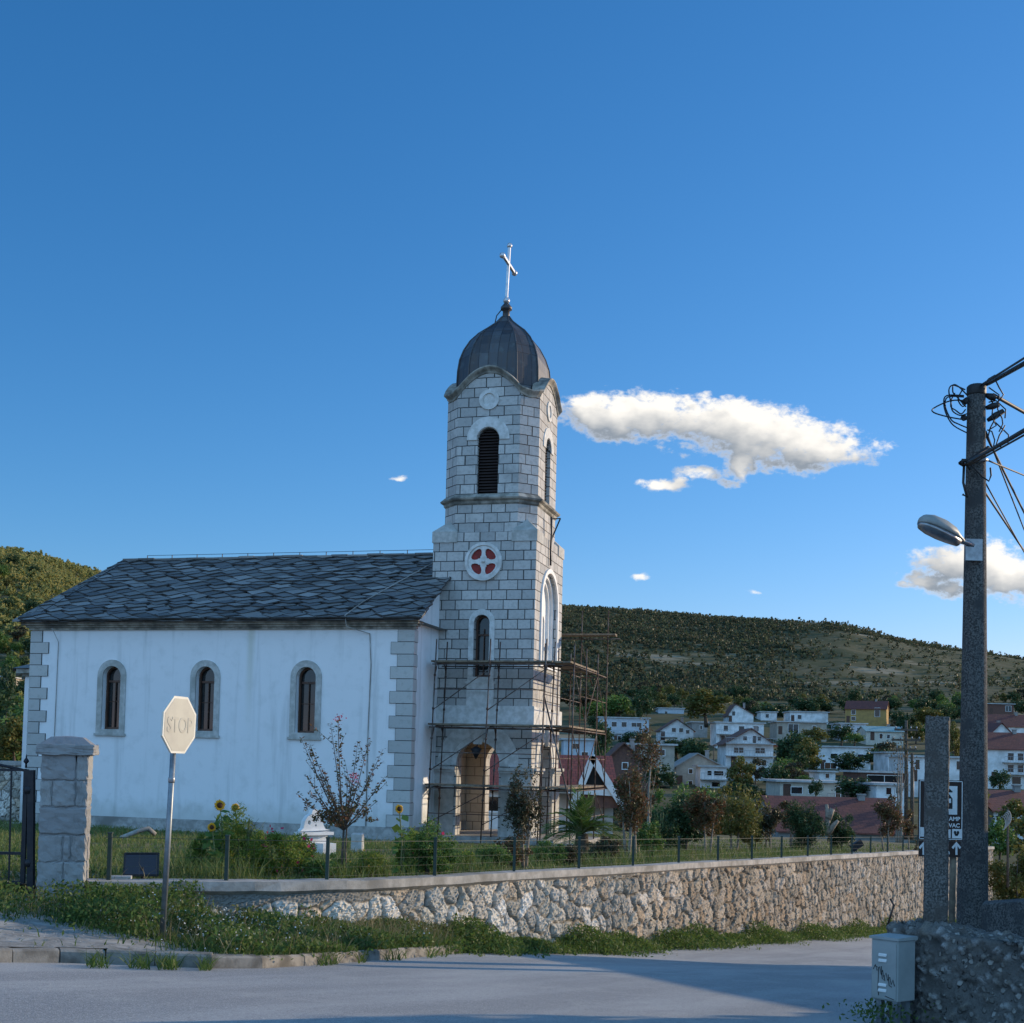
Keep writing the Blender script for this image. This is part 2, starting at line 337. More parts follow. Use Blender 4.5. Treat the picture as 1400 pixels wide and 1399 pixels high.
# ------------------------------------------------------------------ mesh helpers
ROOTM = {}
def world_inv(parent):
    p = parent
    while p is not None and p.parent is not None: p = p.parent
    return ROOTM[p.name].inverted() if p is not None and p.name in ROOTM else Matrix()
def props(o, label=None, cat=None, group=None, kind=None):
    if label: o['label'] = label
    if cat: o['category'] = cat
    if group: o['group'] = group
    if kind: o['kind'] = kind
    return o
def thing(name, label, cat, loc, rz=0., group=None, mat4=None):
    o = bpy.data.objects.new(name, None); COL.objects.link(o); o.empty_display_size = .2
    m = mat4 or (Matrix.Translation(Vector(loc)) @ Matrix.Rotation(rz, 4, 'Z'))
    o.matrix_world = m; ROOTM[o.name] = m.copy()
    return props(o, label, cat, group)
def autouv(me):
    n = len(me.loops)
    if not n: return
    uvl = me.uv_layers.new(name='UVMap')
    co = np.empty(len(me.vertices)*3, np.float32); me.vertices.foreach_get('co', co); co = co.reshape(-1, 3)
    vi = np.empty(n, np.int32); me.loops.foreach_get('vertex_index', vi)
    pn = np.empty(len(me.polygons)*3, np.float32); me.polygons.foreach_get('normal', pn); pn = pn.reshape(-1, 3)
    tot = np.empty(len(me.polygons), np.int32); me.polygons.foreach_get('loop_total', tot)
    N = np.repeat(pn, tot, axis=0); P = co[vi]
    flat = np.abs(N[:, 2]) > .93
    h = np.hypot(N[:, 0], N[:, 1]); h[h < 1e-6] = 1
    tx, ty = -N[:, 1]/h, N[:, 0]/h
    u = P[:, 0]*tx+P[:, 1]*ty; v = P[:, 2]/np.maximum(h, .2)
    u[flat] = P[flat, 0]; v[flat] = P[flat, 1]
    uvl.data.foreach_set('uv', np.stack([u, v], 1).astype(np.float32).ravel())
class MB:
    """collects faces; build() links them as ONE mesh object (verts given in the space of the thing's root)"""
    def __init__(s): s.v = []; s.f = []; s.mi = []; s.sm = []; s.cur = 0; s.smooth = False
    def add(s, vs, fs, smooth=None):
        b = len(s.v); s.v += [tuple(p) for p in vs]
        for f in fs:
            s.f.append(tuple(b+i for i in f)); s.mi.append(s.cur); s.sm.append(s.smooth if smooth is None else smooth)
    def hexa(s, p): s.add(p, [(0,3,2,1),(4,5,6,7),(0,1,5,4),(1,2,6,5),(2,3,7,6),(3,0,4,7)])
    def box(s, x0, x1, y0, y1, z0, z1):
        s.hexa([(x0,y0,z0),(x1,y0,z0),(x1,y1,z0),(x0,y1,z0),(x0,y0,z1),(x1,y0,z1),(x1,y1,z1),(x0,y1,z1)])
    def obox(s, c, ax, ay, az):
        c = Vector(c); ax, ay, az = Vector(ax), Vector(ay), Vector(az)
        s.hexa([c-ax-ay-az, c+ax-ay-az, c+ax+ay-az, c-ax+ay-az, c-ax-ay+az, c+ax-ay+az, c+ax+ay+az, c-ax+ay+az])
    def bar(s, a, b, w, h=None, up=(0,0,1)):
        a, b = Vector(a), Vector(b); d = (b-a); up = Vector(up)
        x = d.cross(up)
        if x.length < 1e-6: x = d.cross(Vector((1,0,0)))
        x.normalize(); y = x.cross(d).normalized()
        s.obox((a+b)/2, d/2, x*w/2, y*(h or w)/2)
    def tube(s, pts, r, n=8, cap=True):
        pts = [Vector(p) for p in pts]; rr = r if isinstance(r, (list, tuple)) else [r]*len(pts)
        vs, fs = [], []; prev = None
        for i, p in enumerate(pts):
            d = (pts[min(i+1, len(pts)-1)]-pts[max(i-1, 0)])
            if d.length < 1e-9: d = Vector((0,0,1))
            d.normalize()
            x = prev - d*prev.dot(d) if prev is not None else d.orthogonal()
            if x.length < 1e-6: x = d.orthogonal()
            x.normalize(); prev = x; y = d.cross(x)
            vs += [p+(x*math.cos(a)+y*math.sin(a))*rr[i] for a in [2*math.pi*j/n for j in range(n)]]
        for i in range(len(pts)-1):
            for j in range(n):
                k = (j+1) % n; fs.append((i*n+j, i*n+k, (i+1)*n+k, (i+1)*n+j))
        if cap: fs.append(tuple(reversed(range(n)))); fs.append(tuple(range((len(pts)-1)*n, len(pts)*n)))
        s.add(vs, fs, True)
    def loft(s, loops, cap=True, smooth=False):
        n = len(loops[0]); vs = [p for l in loops for p in l]; fs = []
        for i in range(len(loops)-1):
            for j in range(n):
                k = (j+1) % n; fs.append((i*n+j, i*n+k, (i+1)*n+k, (i+1)*n+j))
        if cap: fs.append(tuple(reversed(range(n)))); fs.append(tuple(range((len(loops)-1)*n, len(loops)*n)))
        s.add(vs, fs, smooth)
    def lathe(s, c, prof, n=16, smooth=True):
        c = Vector(c)
        s.loft([[c+Vector((r*math.cos(2*math.pi*j/n), r*math.sin(2*math.pi*j/n), z)) for j in range(n)] for r, z in prof], True, smooth)
    def poly(s, pts): s.add(pts, [tuple(range(len(pts)))])
    def tess(s, loops):
        loops = [[Vector(p) for p in l] for l in loops]
        tri = tessellate_polygon(loops); s.add([p for l in loops for p in l], [tuple(t) for t in tri])
    def prism(s, pts, d):
        d = Vector(d); a = [Vector(p) for p in pts]; n = len(a)
        s.add(a+[p+d for p in a], [tuple(reversed(range(n))), tuple(range(n, 2*n))]+[(i, (i+1) % n, n+(i+1) % n, n+i) for i in range(n)])
    def build(s, name, mats, parent=None, world=False, recalc=True, bevel=0, rnd=0.):
        if not isinstance(mats, (list, tuple)): mats = [mats]
        me = bpy.data.meshes.new(name)
        V = s.v
        if world and parent is not None:
            iv = world_inv(parent); V = [tuple(iv @ Vector(p)) for p in V]
        me.from_pydata(V, [], s.f)
        for m in mats: me.materials.append(M[m] if isinstance(m, str) else m)
        me.polygons.foreach_set('material_index', s.mi); me.polygons.foreach_set('use_smooth', s.sm)
        if recalc:
            bm = bmesh.new(); bm.from_mesh(me)
            if bevel: 
                bmesh.ops.bevel(bm, geom=list(bm.edges), offset=bevel, segments=1, affect='EDGES', profile=.6)
            bmesh.ops.recalc_face_normals(bm, faces=bm.faces)
            bm.to_mesh(me); bm.free()
        me.update(); autouv(me)
        o = bpy.data.objects.new(name, me); COL.objects.link(o)
        if parent is not None: o.parent = parent
        return o
def npmesh(name, verts, quads, mat, parent=None, smooth=False, col=None, uv=False):
    """fast mesh from arrays; verts in the root's space"""
    verts = np.ascontiguousarray(verts, np.float32); quads = np.ascontiguousarray(quads, np.int32)
    me = bpy.data.meshes.new(name); k = quads.shape[1]
    me.vertices.add(len(verts)); me.vertices.foreach_set('co', verts.ravel())
    me.loops.add(quads.size); me.loops.foreach_set('vertex_index', quads.ravel())
    me.polygons.add(len(quads)); me.polygons.foreach_set('loop_start', np.arange(0, quads.size, k, dtype=np.int32))
    me.polygons.foreach_set('loop_total', np.full(len(quads), k, np.int32))
    me.polygons.foreach_set('use_smooth', np.full(len(quads), smooth))
    mats = mat if isinstance(mat, (list, tuple)) else [mat]
    for m in mats: me.materials.append(M[m] if isinstance(m, str) else m)
    me.update(calc_edges=True); me.validate()
    if col is not None:
        a = me.attributes.new('Col', 'FLOAT_COLOR', 'POINT')
        a.data.foreach_set('color', np.ascontiguousarray(np.concatenate([col, np.ones((len(col), 1))], 1), np.float32).ravel())
    if uv: autouv(me)
    o = bpy.data.objects.new(name, me); COL.objects.link(o)
    if parent is not None: o.parent = parent
    return o
def leaves(pts, size, aspect=.5, up=.3, rng=None, dirs=None):
    """diamond leaf per point -> (verts, quads)"""
    rng = rng or RNG; pts = np.asarray(pts, float); n = len(pts)
    sz = np.asarray(size) if np.ndim(size) else np.full(n, size)
    sz = sz*(.65+.7*rng.random(n))
    a = rng.normal(size=(n, 3)) if dirs is None else np.asarray(dirs)+.35*rng.normal(size=(n, 3))
    a /= np.linalg.norm(a, axis=1)[:, None]+1e-9
    nn = rng.normal(size=(n, 3)); nn[:, 2] += up*2
    b = np.cross(nn, a); b /= np.linalg.norm(b, axis=1)[:, None]+1e-9
    h = (a*sz[:, None])/2; w = (b*sz[:, None]*aspect)/2
    v = np.stack([pts-h, pts+w-h*.1, pts+h, pts-w-h*.1], 1).reshape(-1, 3)
    return v, np.arange(4*n).reshape(-1, 4)
def crown_points(c, rx, rz, n, clumps=26, spread=.34, rng=None, hollow=.35, flat=0.):
    """leaf positions in uneven clumps through an ellipsoid's volume"""
    rng = rng or RNG
    d = rng.normal(size=(clumps, 3)); d /= np.linalg.norm(d, axis=1)[:, None]
    r = hollow+(1-hollow)*rng.random(clumps)**.6
    cc = d*r[:, None]*(.78+.3*rng.random((clumps, 1)))
    wgt = rng.random(clumps)+.35; idx = rng.choice(clumps, n, p=wgt/wgt.sum())
    loc = rng.normal(size=(n, 3)); loc *= (spread*(.5+.5*rng.random((n, 1))))/np.maximum(1, np.linalg.norm(loc, axis=1)[:, None]/1.5)
    p = cc[idx]+loc*(.6+.6*rng.random(clumps))[idx][:, None]
    return np.asarray(c)+p*np.array([rx, rx, rz])
def limbs(mb, base, top, r0, n, spread, rng=random, sub=2):
    base, top = Vector(base), Vector(top); H = (top-base).length
    mid = base.lerp(top, .5)+Vector((rng.uniform(-.04,.04)*H, rng.uniform(-.04,.04)*H, 0))
    mb.tube([base-Vector((0,0,.15*r0+.05)), base.lerp(mid, .5), mid, top], [r0*1.25, r0, r0*.7, r0*.25], 7)
    for i in range(n):
        t = rng.uniform(.35, .9); p = base.lerp(top, t); a = rng.uniform(0, 6.28)
        q = p+Vector((math.cos(a)*spread, math.sin(a)*spread, rng.uniform(.25,.6)*H*.6))*rng.uniform(.5,1)
        m = p.lerp(q, .5)+Vector((0,0,-.04*H)); mb.tube([p, m, q], [r0*.45*(1.1-t), r0*.3*(1.1-t), r0*.1], 5)
        for j in range(sub):
            e = m+Vector((rng.uniform(-1,1), rng.uniform(-1,1), rng.uniform(.2,1)))*spread*.5
            mb.tube([m, e], [r0*.2, r0*.06], 4)
# ================================================================== SETTING
def z_road(x, y):
    t = np.asarray(y)+.3*np.asarray(x)
    return np.interp(t, [-40, 0, 5, 8.5, 10.5, 17.8, 24.4, 45.6, 60, 80, 120], [-1.45, -1.5, -1.57, -1.78, -2.0, -2.75, -3.55, -5.45, -6.6, -8.2, -9.5])
def zr(x, y): return float(z_road(x, y))
def z_lawn(x, y): return -1.158-.0145*x-.0359*y
def on_road(px, py, dz=0.):
    lo, hi = 2., 120.
    d = ray(px, py)
    for i in range(60):
        m = (lo+hi)/2; P = d*(m/d.y)
        if P.z > zr(P.x, P.y)+dz: lo = m
        else: hi = m
    return d*(lo/d.y)
def grid_mesh(name, xs, ys, zf, mat, **kw):
    X, Y = np.meshgrid(xs, ys); Z = zf(X, Y)
    v = np.stack([X, Y, Z], -1).reshape(-1, 3); nx, ny = len(xs), len(ys)
    i = (np.arange(ny-1)[:, None]*nx+np.arange(nx-1)[None]).reshape(-1)
    return npmesh(name, v, np.stack([i, i+1, i+1+nx, i+nx], 1), mat, smooth=True, **kw)

# ---- materials of the ground
def hill_mat():
    m, k, b, o = new_mat('hillside')
    P = k.n('ShaderNodeNewGeometry').outputs['Position']; x, y, z = k.xyz(P)
    band = k.comb(k.math('MULTIPLY', x, .012), k.math('MULTIPLY', y, .02), k.math('MULTIPLY', z, .11))
    f, _ = k.noise(band, 1., 6., .6); g, _ = k.noise(P, .05, 6., .65); h, _ = k.noise(P, .35, 4., .6)
    col = k.mix(k.smooth(g, .4, .65), (.06,.068,.032,1), (.11,.10,.055,1))
    col = k.mix(k.smooth(f, .55, .66), col, (.26,.22,.15,1))
    col = k.mix(k.math('MULTIPLY', k.smooth(h, .6, .72), .6), col, (.3,.28,.24,1))
    k.link(col, b.inputs['Base Color']); b.inputs['Roughness'].default_value = 1; b.inputs['Specular IOR Level'].default_value = .1
    return m
M['hill'] = hill_mat()
def asphalt_mat():
    m, k, b, o = new_mat('worn_asphalt')
    P = k.n('ShaderNodeNewGeometry').outputs['Position']
    x, y, z = k.xyz(P)
    al = k.math('ADD', k.math('MULTIPLY', x, .49), k.math('MULTIPLY', y, .871)); ac = k.math('SUBTRACT', k.math('MULTIPLY', x, .871), k.math('MULTIPLY', y, .49))
    f, _ = k.noise(k.comb(k.math('MULTIPLY', al, .22), k.math('MULTIPLY', ac, .9)), 1., 5., .6)
    g, _ = k.noise(P, 85., 4., .75); h, _ = k.noise(P, 1.3, 6., .65); q, _ = k.noise(P, 28., 5., .75)
    col = k.mix(k.smooth(f, .38, .65), (.235,.235,.235,1), (.33,.327,.32,1))
    col = k.mix(k.math('MULTIPLY', k.smooth(h, .5, .72), .4), col, (.4,.385,.36,1))
    col = k.mix(k.math('MULTIPLY', k.smooth(g, .5, .62), .6), col, (.6,.59,.57,1))
    col = k.mix(k.math('MULTIPLY', k.smooth(q, .52, .72), .6), col, (.08,.08,.082,1))
    k.link(col, b.inputs['Base Color']); b.inputs['Roughness'].default_value = .88; b.inputs['Specular IOR Level'].default_value = .3
    hh = k.math('ADD', g, k.math('MULTIPLY', q, 1.2)); bump(k, b, hh, .55, .008)
    return m
M['asphalt'] = asphalt_mat()
M['gravel'] = plain('gravelly_concrete', (.27,.255,.235), (.17,.165,.15), 26., .95, .3, 220., big=(.36,.34,.31), bigscale=3.)
M['soil_green'] = plain('lawn_ground', (.06,.07,.025), (.10,.085,.045), 3., 1., .5, 12., big=(.045,.06,.02), bigscale=.8)
M['kerb'] = plain('kerb_stone', (.27,.25,.22), (.17,.155,.135), 5., .92, .5, 40., big=(.11,.1,.085), bigscale=2.5)

# ---- one ground sheet out to the hills
CR_PX = [-2600,-800,-300,0,140,400,770,850,1000,1150,1250,1400,1800,2400,4200]
CR_PY = [820,790,757,772,800,829,847,855,865,876,898,921,956,988,1010]
CR_Y  = [650,650,650,700,720,900,1100,1150,1200,1200,1180,1150,1100,1100,1100]
PROF_Y = [2,20,45,100,135,160,220,260,300,340,400,480,560]
PROF_Z = [-3,-5,-7.2,-7.5,-6.2,-4.8,-2.6,.2,4.5,8.,14.5,23.5,35.]
def smooth_noise(x, y, seed=0):
    r = 0
    for i, (fr, am) in enumerate([(.004,1.),(.011,.5),(.027,.25),(.06,.12)]):
        a = seed*1.7+i*2.3
        r = r+am*np.sin(x*fr*1.3+a+1.7*np.sin(y*fr+a))*np.cos(y*fr*1.1-a+1.3*np.sin(x*fr*.9))
    return r
def terrain(x, y):
    x = np.asarray(x, float); y = np.maximum(np.asarray(y, float), 2.)
    px = CXP+FPX*x/y
    py = np.interp(px, CR_PX, CR_PY); yc = np.interp(px, CR_PX, CR_Y)
    zc = (1040+.0241*(px-700)-py)*yc/FPX
    zb = np.interp(y, PROF_Y, PROF_Z)
    t = np.clip((y-560)/np.maximum(yc-560, 1), 0, 1)
    # the left hill starts rising earlier
    left = np.clip((500-px)/450, 0, 1)
    zl = np.interp(y, [2,20,45,100,200,300], [-3,-4,-4.,-4.,0,12])
    tl = np.clip((y-300)/np.maximum(yc-300, 1), 0, 1)
    hl = np.where(y > 300, 12+(zc-12)*np.sin(tl*np.pi/2)**1.15, zl)
    hr = np.where(y > 560, 35+(zc-35)*np.sin(t*np.pi/2)**1.05, zb)
    h = hr*(1-left)+hl*left
    fall = np.maximum(y-yc, 0); h = h-fall*.25-fall**2*.0004
    amp = np.clip((y-450)/400, 0, 1)*np.clip(1-np.abs(y-yc)/60., 0, 1)*0+np.clip((y-420)/300, 0, 1)*np.clip((yc-y)/150, 0, 1)
    return h+5.*amp*smooth_noise(x, y)
us = np.concatenate([np.linspace(-2.1,-.5,40), np.linspace(-.49,.55,260), np.linspace(.56,2.1,40)])
yy = np.concatenate([np.linspace(2,60,24), np.geomspace(62,600,90), np.linspace(608,1600,120)])
UU, YY = np.meshgrid(us, yy); XX = UU*YY; ZZ = terrain(XX, YY)
ZZ = np.where(YY < 62, np.minimum(ZZ, z_road(XX, YY)-.35), ZZ)
nx, ny = len(us), len(yy); ii = (np.arange(ny-1)[:, None]*nx+np.arange(nx-1)[None]).reshape(-1)
props(npmesh('ground', np.stack([XX, YY, ZZ], -1).reshape(-1, 3), np.stack([ii, ii+1, ii+1+nx, ii+nx], 1), 'hill', smooth=True), kind='structure')

# ---- road
rd = grid_mesh('road', np.linspace(-40, 40, 161), np.linspace(-14, 90, 261), lambda X, Y: z_road(X, Y)+.006*np.sin(X*1.3)*np.cos(Y*.8), 'asphalt')
props(rd, kind='structure')

# ---- retaining wall line: gate pillar -> corner -> downhill
PIL = at(120, 1207, 15.75); 
COR = Vector((-2.28, 17.4, 0)); WD = Vector((.49, .8717, 0)).normalized(); WN = Vector((.8717, -.49, 0)).normalized()
WEND = COR+WD*55.5
LPTS = [Vector((PIL.x, PIL.y, 0)), COR]
# corner smoothed into a short bend
P0 = Vector((PIL.x, PIL.y, 0)); PA = P0.lerp(COR, .55); PB = COR+WD*1.6
bend = [PA*(1-t)**2+COR*2*t*(1-t)+PB*t*t for t in np.linspace(0, 1, 9)]
WALL = [P0]+bend+[WEND]
def wall_at(s):
    for a, b in zip(WALL, WALL[1:]):
        L = (b-a).length
        if s <= L: return a+(b-a)*(s/L), (b-a).normalized()
        s -= L
    return WALL[-1].copy(), WD
WLEN = sum((b-a).length for a, b in zip(WALL, WALL[1:]))
def worley(u, v, cu, cv, seed):
    """nearest / second nearest jittered cell for arrays u, v in metres"""
    gu, gv = np.floor(u/cu).astype(int), np.floor(v/cv).astype(int)
    best = np.full(u.shape, 9.); sec = np.full(u.shape, 9.); bid = np.zeros(u.shape, np.int64)
    for i in (-1, 0, 1):
        for j in (-1, 0, 1):
            a, b = gu+i, gv+j
            h = (a*73856093 ^ b*19349663 ^ seed*83492791) & 0xffffff
            r1 = ((h*1103515245+12345) >> 8 & 0xffff)/65535.; r2 = ((h*69069+907633) >> 8 & 0xffff)/65535.
            off = np.where(b & 1, .5, 0.)
            qx = (a+off*1.+.14+.72*r1)*cu; qy = (b+.18+.64*r2)*cv
            d = np.hypot((u-qx)/cu, (v-qy)/cv)
            nb = d < best
            sec = np.where(nb, best, np.minimum(sec, d)); bid = np.where(nb, h, bid); best = np.where(nb, d, best)
    return best, sec, bid
def hash01(b, k): return ((b*(2654435761+2*k)+k*97) >> 7 & 0xffff)/65535.
def rubble_sheet(path_pts, tops, bots, nrm, cell, nv, disp, tones, mortar, seed, band=None, rough=.02):
    """path_pts (n,2), tops/bots (n) -> verts, quads, colours; stones stand out of the mortar"""
    n = len(path_pts); seg = np.hypot(*np.diff(path_pts, axis=0).T); s = np.concatenate([[0], np.cumsum(seg)])
    t = np.linspace(0, 1, nv); S, T = np.meshgrid(s, t, indexing='ij')
    Z = bots[:, None]+(tops-bots)[:, None]*T
    wu = S+.05*np.sin(Z*9+S*3)+.03*np.sin(S*21+Z*13); wv = Z+.05*np.sin(S*7)+.02*np.sin(S*17-Z*11)
    cu = cell[0]; cv = cell[1]
    b, sec, bid = worley(wu, wv, cu, cv, seed)
    e = sec-b; prof = np.clip(e/.28, 0, 1); prof = prof*prof*(3-2*prof)
    mort = np.clip(1-e/.10, 0, 1)
    fn = (np.sin(S*41+bid % 7)*np.cos(Z*37+bid % 11)+.6*np.sin(S*83-Z*71))*rough*.5+RNG.normal(size=S.shape)*rough*.35
    D = disp*(prof*(.55+.75*hash01(bid, 3))-.25)+fn*prof
    tn = np.asarray(tones); ci = (hash01(bid, 5)*len(tn)).astype(int).clip(0, len(tn)-1)
    col = tn[ci]*(.8+.4*hash01(bid, 9))[..., None]
    mk = (mort**.7)[..., None]; col = col*(1-mk)+np.asarray(mortar)*mk
    if band is not None:
        w = np.clip(((Z-(tops[:, None]-band(S, s)))/.05), 0, 1)
        D = D*(1-w)+w*(disp*.35+RNG.normal(size=S.shape)*.006)
        col = col*(1-w[..., None])+np.asarray((.25,.24,.22))*w[..., None]
    X = path_pts[:, 0][:, None]+nrm[:, 0][:, None]*D; Y = path_pts[:, 1][:, None]+nrm[:, 1][:, None]*D
    v = np.stack([X, Y, Z], -1).reshape(-1, 3)
    i = (np.arange(n-1)[:, None]*nv+np.arange(nv-1)[None]).reshape(-1)
    return v, np.stack([i, i+nv, i+nv+1, i+1], 1), col.reshape(-1, 3)
ss = np.concatenate([np.arange(0, 13, .03), np.arange(13, WLEN, .055)])
pp, nn = [], []
for s in ss:
    p, d = wall_at(s); pp.append((p.x, p.y)); nn.append((d.y, -d.x))
pp, nn = np.array(pp), np.array(nn)
for _ in range(12): nn[1:-1] = (nn[:-2]+nn[1:-1]*2+nn[2:])/4
tops = z_lawn(pp[:, 0], pp[:, 1])-.05; bots = z_road(pp[:, 0], pp[:, 1])-.25
TON = [(.52,.47,.40),(.60,.56,.49),(.43,.40,.34),(.52,.43,.33),(.66,.62,.56),(.38,.36,.32)]
def cem(S, s): return .06+.30*np.clip((5.2-S)/4, 0, 1)+.05*np.sin(S*2.1)+.03*np.sin(S*7.)
far_shade = np.clip((ss-9)/9, 0, 1)[:, None, None]  # weaker light towards the far end, put into the stone colours
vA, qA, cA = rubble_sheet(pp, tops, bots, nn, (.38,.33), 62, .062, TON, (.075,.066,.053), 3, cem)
cA = (cA.reshape(len(ss), 62, 3)*(1-far_shade*np.array([.36,.42,.48]))).reshape(-1, 3)
rw = thing('retaining_wall', 'long rubble stone retaining wall with a concrete coping running downhill along the road', 'stone wall', (COR.x, COR.y, -2.5))
def to_root(v, root): 
    iv = np.array(ROOTM[root.name].inverted()); return v@iv[:3, :3].T+iv[:3, 3]
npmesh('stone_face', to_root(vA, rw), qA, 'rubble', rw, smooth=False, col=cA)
mb = MB(); cps = np.concatenate([np.arange(0, 8, .35), np.arange(8, WLEN, 1.3), [WLEN]])
ring = []
for i, s in enumerate(cps):
    p, d = wall_at(s); nrm = Vector((d.y, -d.x, 0)); z = z_lawn(p.x, p.y)+random.uniform(-.008,.008)
    ring.append([p+nrm*(.10+random.uniform(-.012,.012))+Vector((0,0,z-.07)), p+nrm*(.095+random.uniform(-.01,.01))+Vector((0,0,z+.05)), p-nrm*.24+Vector((0,0,z+.055)), p-nrm*.24+Vector((0,0,z-.3))])
mb.loft(ring); mb.build('coping', 'coping', rw, world=True)
# end face of the wall
p = WEND; mb = MB(); z1 = z_lawn(p.x, p.y); mb.obox(p-WN*.28+Vector((0,0,z1-2.2))-WD*.32, WN*.3, WD*.3, (0,0,2.15)); mb.build('end_block', 'quoin', rw, world=True)

# ---- lawn behind the wall: one plane
lawn = [P0-WN*.1+Vector((-.1,.12,0))]+[Vector(p)+Vector((-.14,.12,0)) for p in bend]+[WEND-WN*.2, WEND+WD*1.5-WN*.2, Vector((20,76,0)), Vector((-46,76,0)), Vector((-46,17.2,0)), Vector((P0.x-.9,P0.y+.35,0))]
mb = MB(); mb.tess([[(p.x, p.y, z_lawn(p.x, p.y)-.05) for p in lawn]])
props(mb.build('lawn', 'soil_green'), kind='structure')

# ---- pavement and kerb on the near left, grass bank between kerb and wall
KB = [on_road(px, py) for px, py in [(-900,1316),(-450,1316),(-140,1316),(0,1316),(100,1316),(200,1320),(330,1326),(420,1321),(520,1312),(600,1307),(650,1302)]]
kerb = thing('kerb', 'row of worn pale kerb stones curving along the road edge', 'kerb', KB[4])
acc = 0
def resample(pts, step):
    out = [pts[0].copy()]; 
    for a, b in zip(pts, pts[1:]):
        L = (b-a).length; n = max(1, round(L/step))
        out += [a.lerp(b, (i+1)/n) for i in range(n)]
    return out
for _ in range(3): KB = [KB[0]]+[p for a, b in zip(KB, KB[1:]) for p in (a.lerp(b, .25), a.lerp(b, .75))]+[KB[-1]]
kp = resample(resample(KB, .15)[::5], .75)
def kdir(i):
    a, b = kp[max(i-1, 0)], kp[min(i+1, len(kp)-1)]; d = (b-a); d.z = 0; return d.normalized()
for i in range(len(kp)-1):
    mb = MB(); a, b = kp[i], kp[i+1]; lp = []
    for q, t in ((a, .004), (b, -.004)):
        d = (b-a).normalized(); p = q+d*t; n = Vector((-d.y, d.x, 0)).normalized(); h = .125+random.uniform(-.008,.008); o = random.uniform(-.006,.006)
        z0 = zr(p.x, p.y)
        lp.append([Vector((p.x,p.y,z0-.15))+n*o, Vector((p.x,p.y,z0+h-.02))+n*(o+.015), Vector((p.x,p.y,z0+h))+n*(o+.045), Vector((p.x,p.y,z0+h))+n*.2, Vector((p.x,p.y,z0-.15))+n*.2])
    mb.loft(lp); mb.build('kerb_stone', 'kerb', kerb, world=True)
# bank surface: strip from kerb back to wall / gate line
bk = []
for i, p in enumerate(kp):
    f = i/(len(kp)-1)
    if p.x < P0.x-.3: q = Vector((p.x-.2, 17.9, 0))
    else:
        s = (p.x-P0.x)*1.12+.0; q, d = wall_at(max(0, s)); q = q+Vector((d.y,-d.x,0))*.02
    row = []
    for t in np.linspace(0, 1, 9):
        x, y = p.x+.12*(1-t)*0+(q.x-p.x)*t, p.y+.19+(q.y-p.y-.19)*t
        if q.x > P0.x-.3 and False: pass
        zz = zr(p.x, p.y)+.12+(min(-1.92, z_lawn(q.x, q.y)-.25)-zr(p.x, p.y)-.12)*min(1, t*1.25) if p.x < 0 else zr(x, y)+.1
        if p.x < P0.x-.3: zz = zr(p.x, p.y)+.12+(-1.83-zr(p.x, p.y)-.12)*min(1, t*1.1) if t < .75 else -1.83+.12*(t-.75)/.25
        zb_ = zr(x, y)+.08+.2*t if p.x > -3.5 else zz
        row.append((x, y, min(zz, max(zb_, zr(x,y)+.06))))
    bk.append(row)
bkA = np.array(bk); nb = bkA.shape[1]; i = (np.arange(len(bk)-1)[:, None]*nb+np.arange(nb-1)[None]).reshape(-1)
props(npmesh('pavement', bkA.reshape(-1, 3), np.stack([i, i+1, i+1+nb, i+nb], 1), 'gravel', smooth=True), kind='structure')
def bank_z(x, y):
    d = (bkA[..., 0]-x)**2+(bkA[..., 1]-y)**2; k = d.argmin(); return bkA.reshape(-1, 3)[k, 2]

# ================================================================== CHURCH
CA = math.atan(.27); CO = Vector((-3.1126, 39.4843, -2.5))
CM = Matrix.Translation(CO) @ Matrix.Rotation(-CA, 4, 'Z')
CEX = Vector((math.cos(CA), -math.sin(CA), 0)); CEY = Vector((math.sin(CA), math.cos(CA), 0))
def cl(px, py, y=None, x=None):
    """photo pixel -> church-local point on the plane y = const (or x = const)"""
    P = onplane(px, py, CO+CEY*y, CEY) if y is not None else onplane(px, py, CO+CEX*x, CEX)
    return CM.inverted() @ P
church = thing('church', 'white plastered stone church with a slate roof and a tall ashlar bell tower', 'church', CO, mat4=CM)
L = 13.69; WH = 6.52; HN = 4.4; RZ = cl(400, 764, y=HN).z; RL = cl(172, 768, y=HN).x
EX, EY, EZ = Vector((1,0,0)), Vector((0,1,0)), Vector((0,0,1))
def arch(cx, z0, zs, w, n=14, rise=None):
    r = w/2; rz = rise or r
    return [(cx-r, z0)]+[(cx-r*math.cos(math.pi*i/n), zs+rz*math.sin(math.pi*i/n)) for i in range(n+1)]+[(cx+r, z0)]
def circ(cx, cz, r, n=24): return [(cx+r*math.cos(2*math.pi*i/n), cz+r*math.sin(2*math.pi*i/n)) for i in range(n)]
class Frame:
    """a wall plane: o origin, u along, n outwards"""
    def __init__(s, o, u, n): s.o, s.u, s.n = Vector(o), Vector(u), Vector(n)
    def p(s, a, z, d=0.): return s.o+s.u*a+Vector((0,0,z))+s.n*d
def panel(mb, fr, outer, holes, depth, d0=0., back=False):
    mb.tess([[fr.p(a, z, d0) for a, z in outer]]+[[fr.p(a, z, d0) for a, z in h] for h in holes])
    for h in holes:
        n = len(h)
        for i in range(n):
            j = (i+1) % n
            mb.add([fr.p(*h[i], d0), fr.p(*h[j], d0), fr.p(*h[j], d0-depth), fr.p(*h[i], d0-depth)], [(0,1,2,3)])
    if back: mb.tess([[fr.p(a, z, d0-depth) for a, z in outer]]+[[fr.p(a, z, d0-depth) for a, z in h] for h in holes])
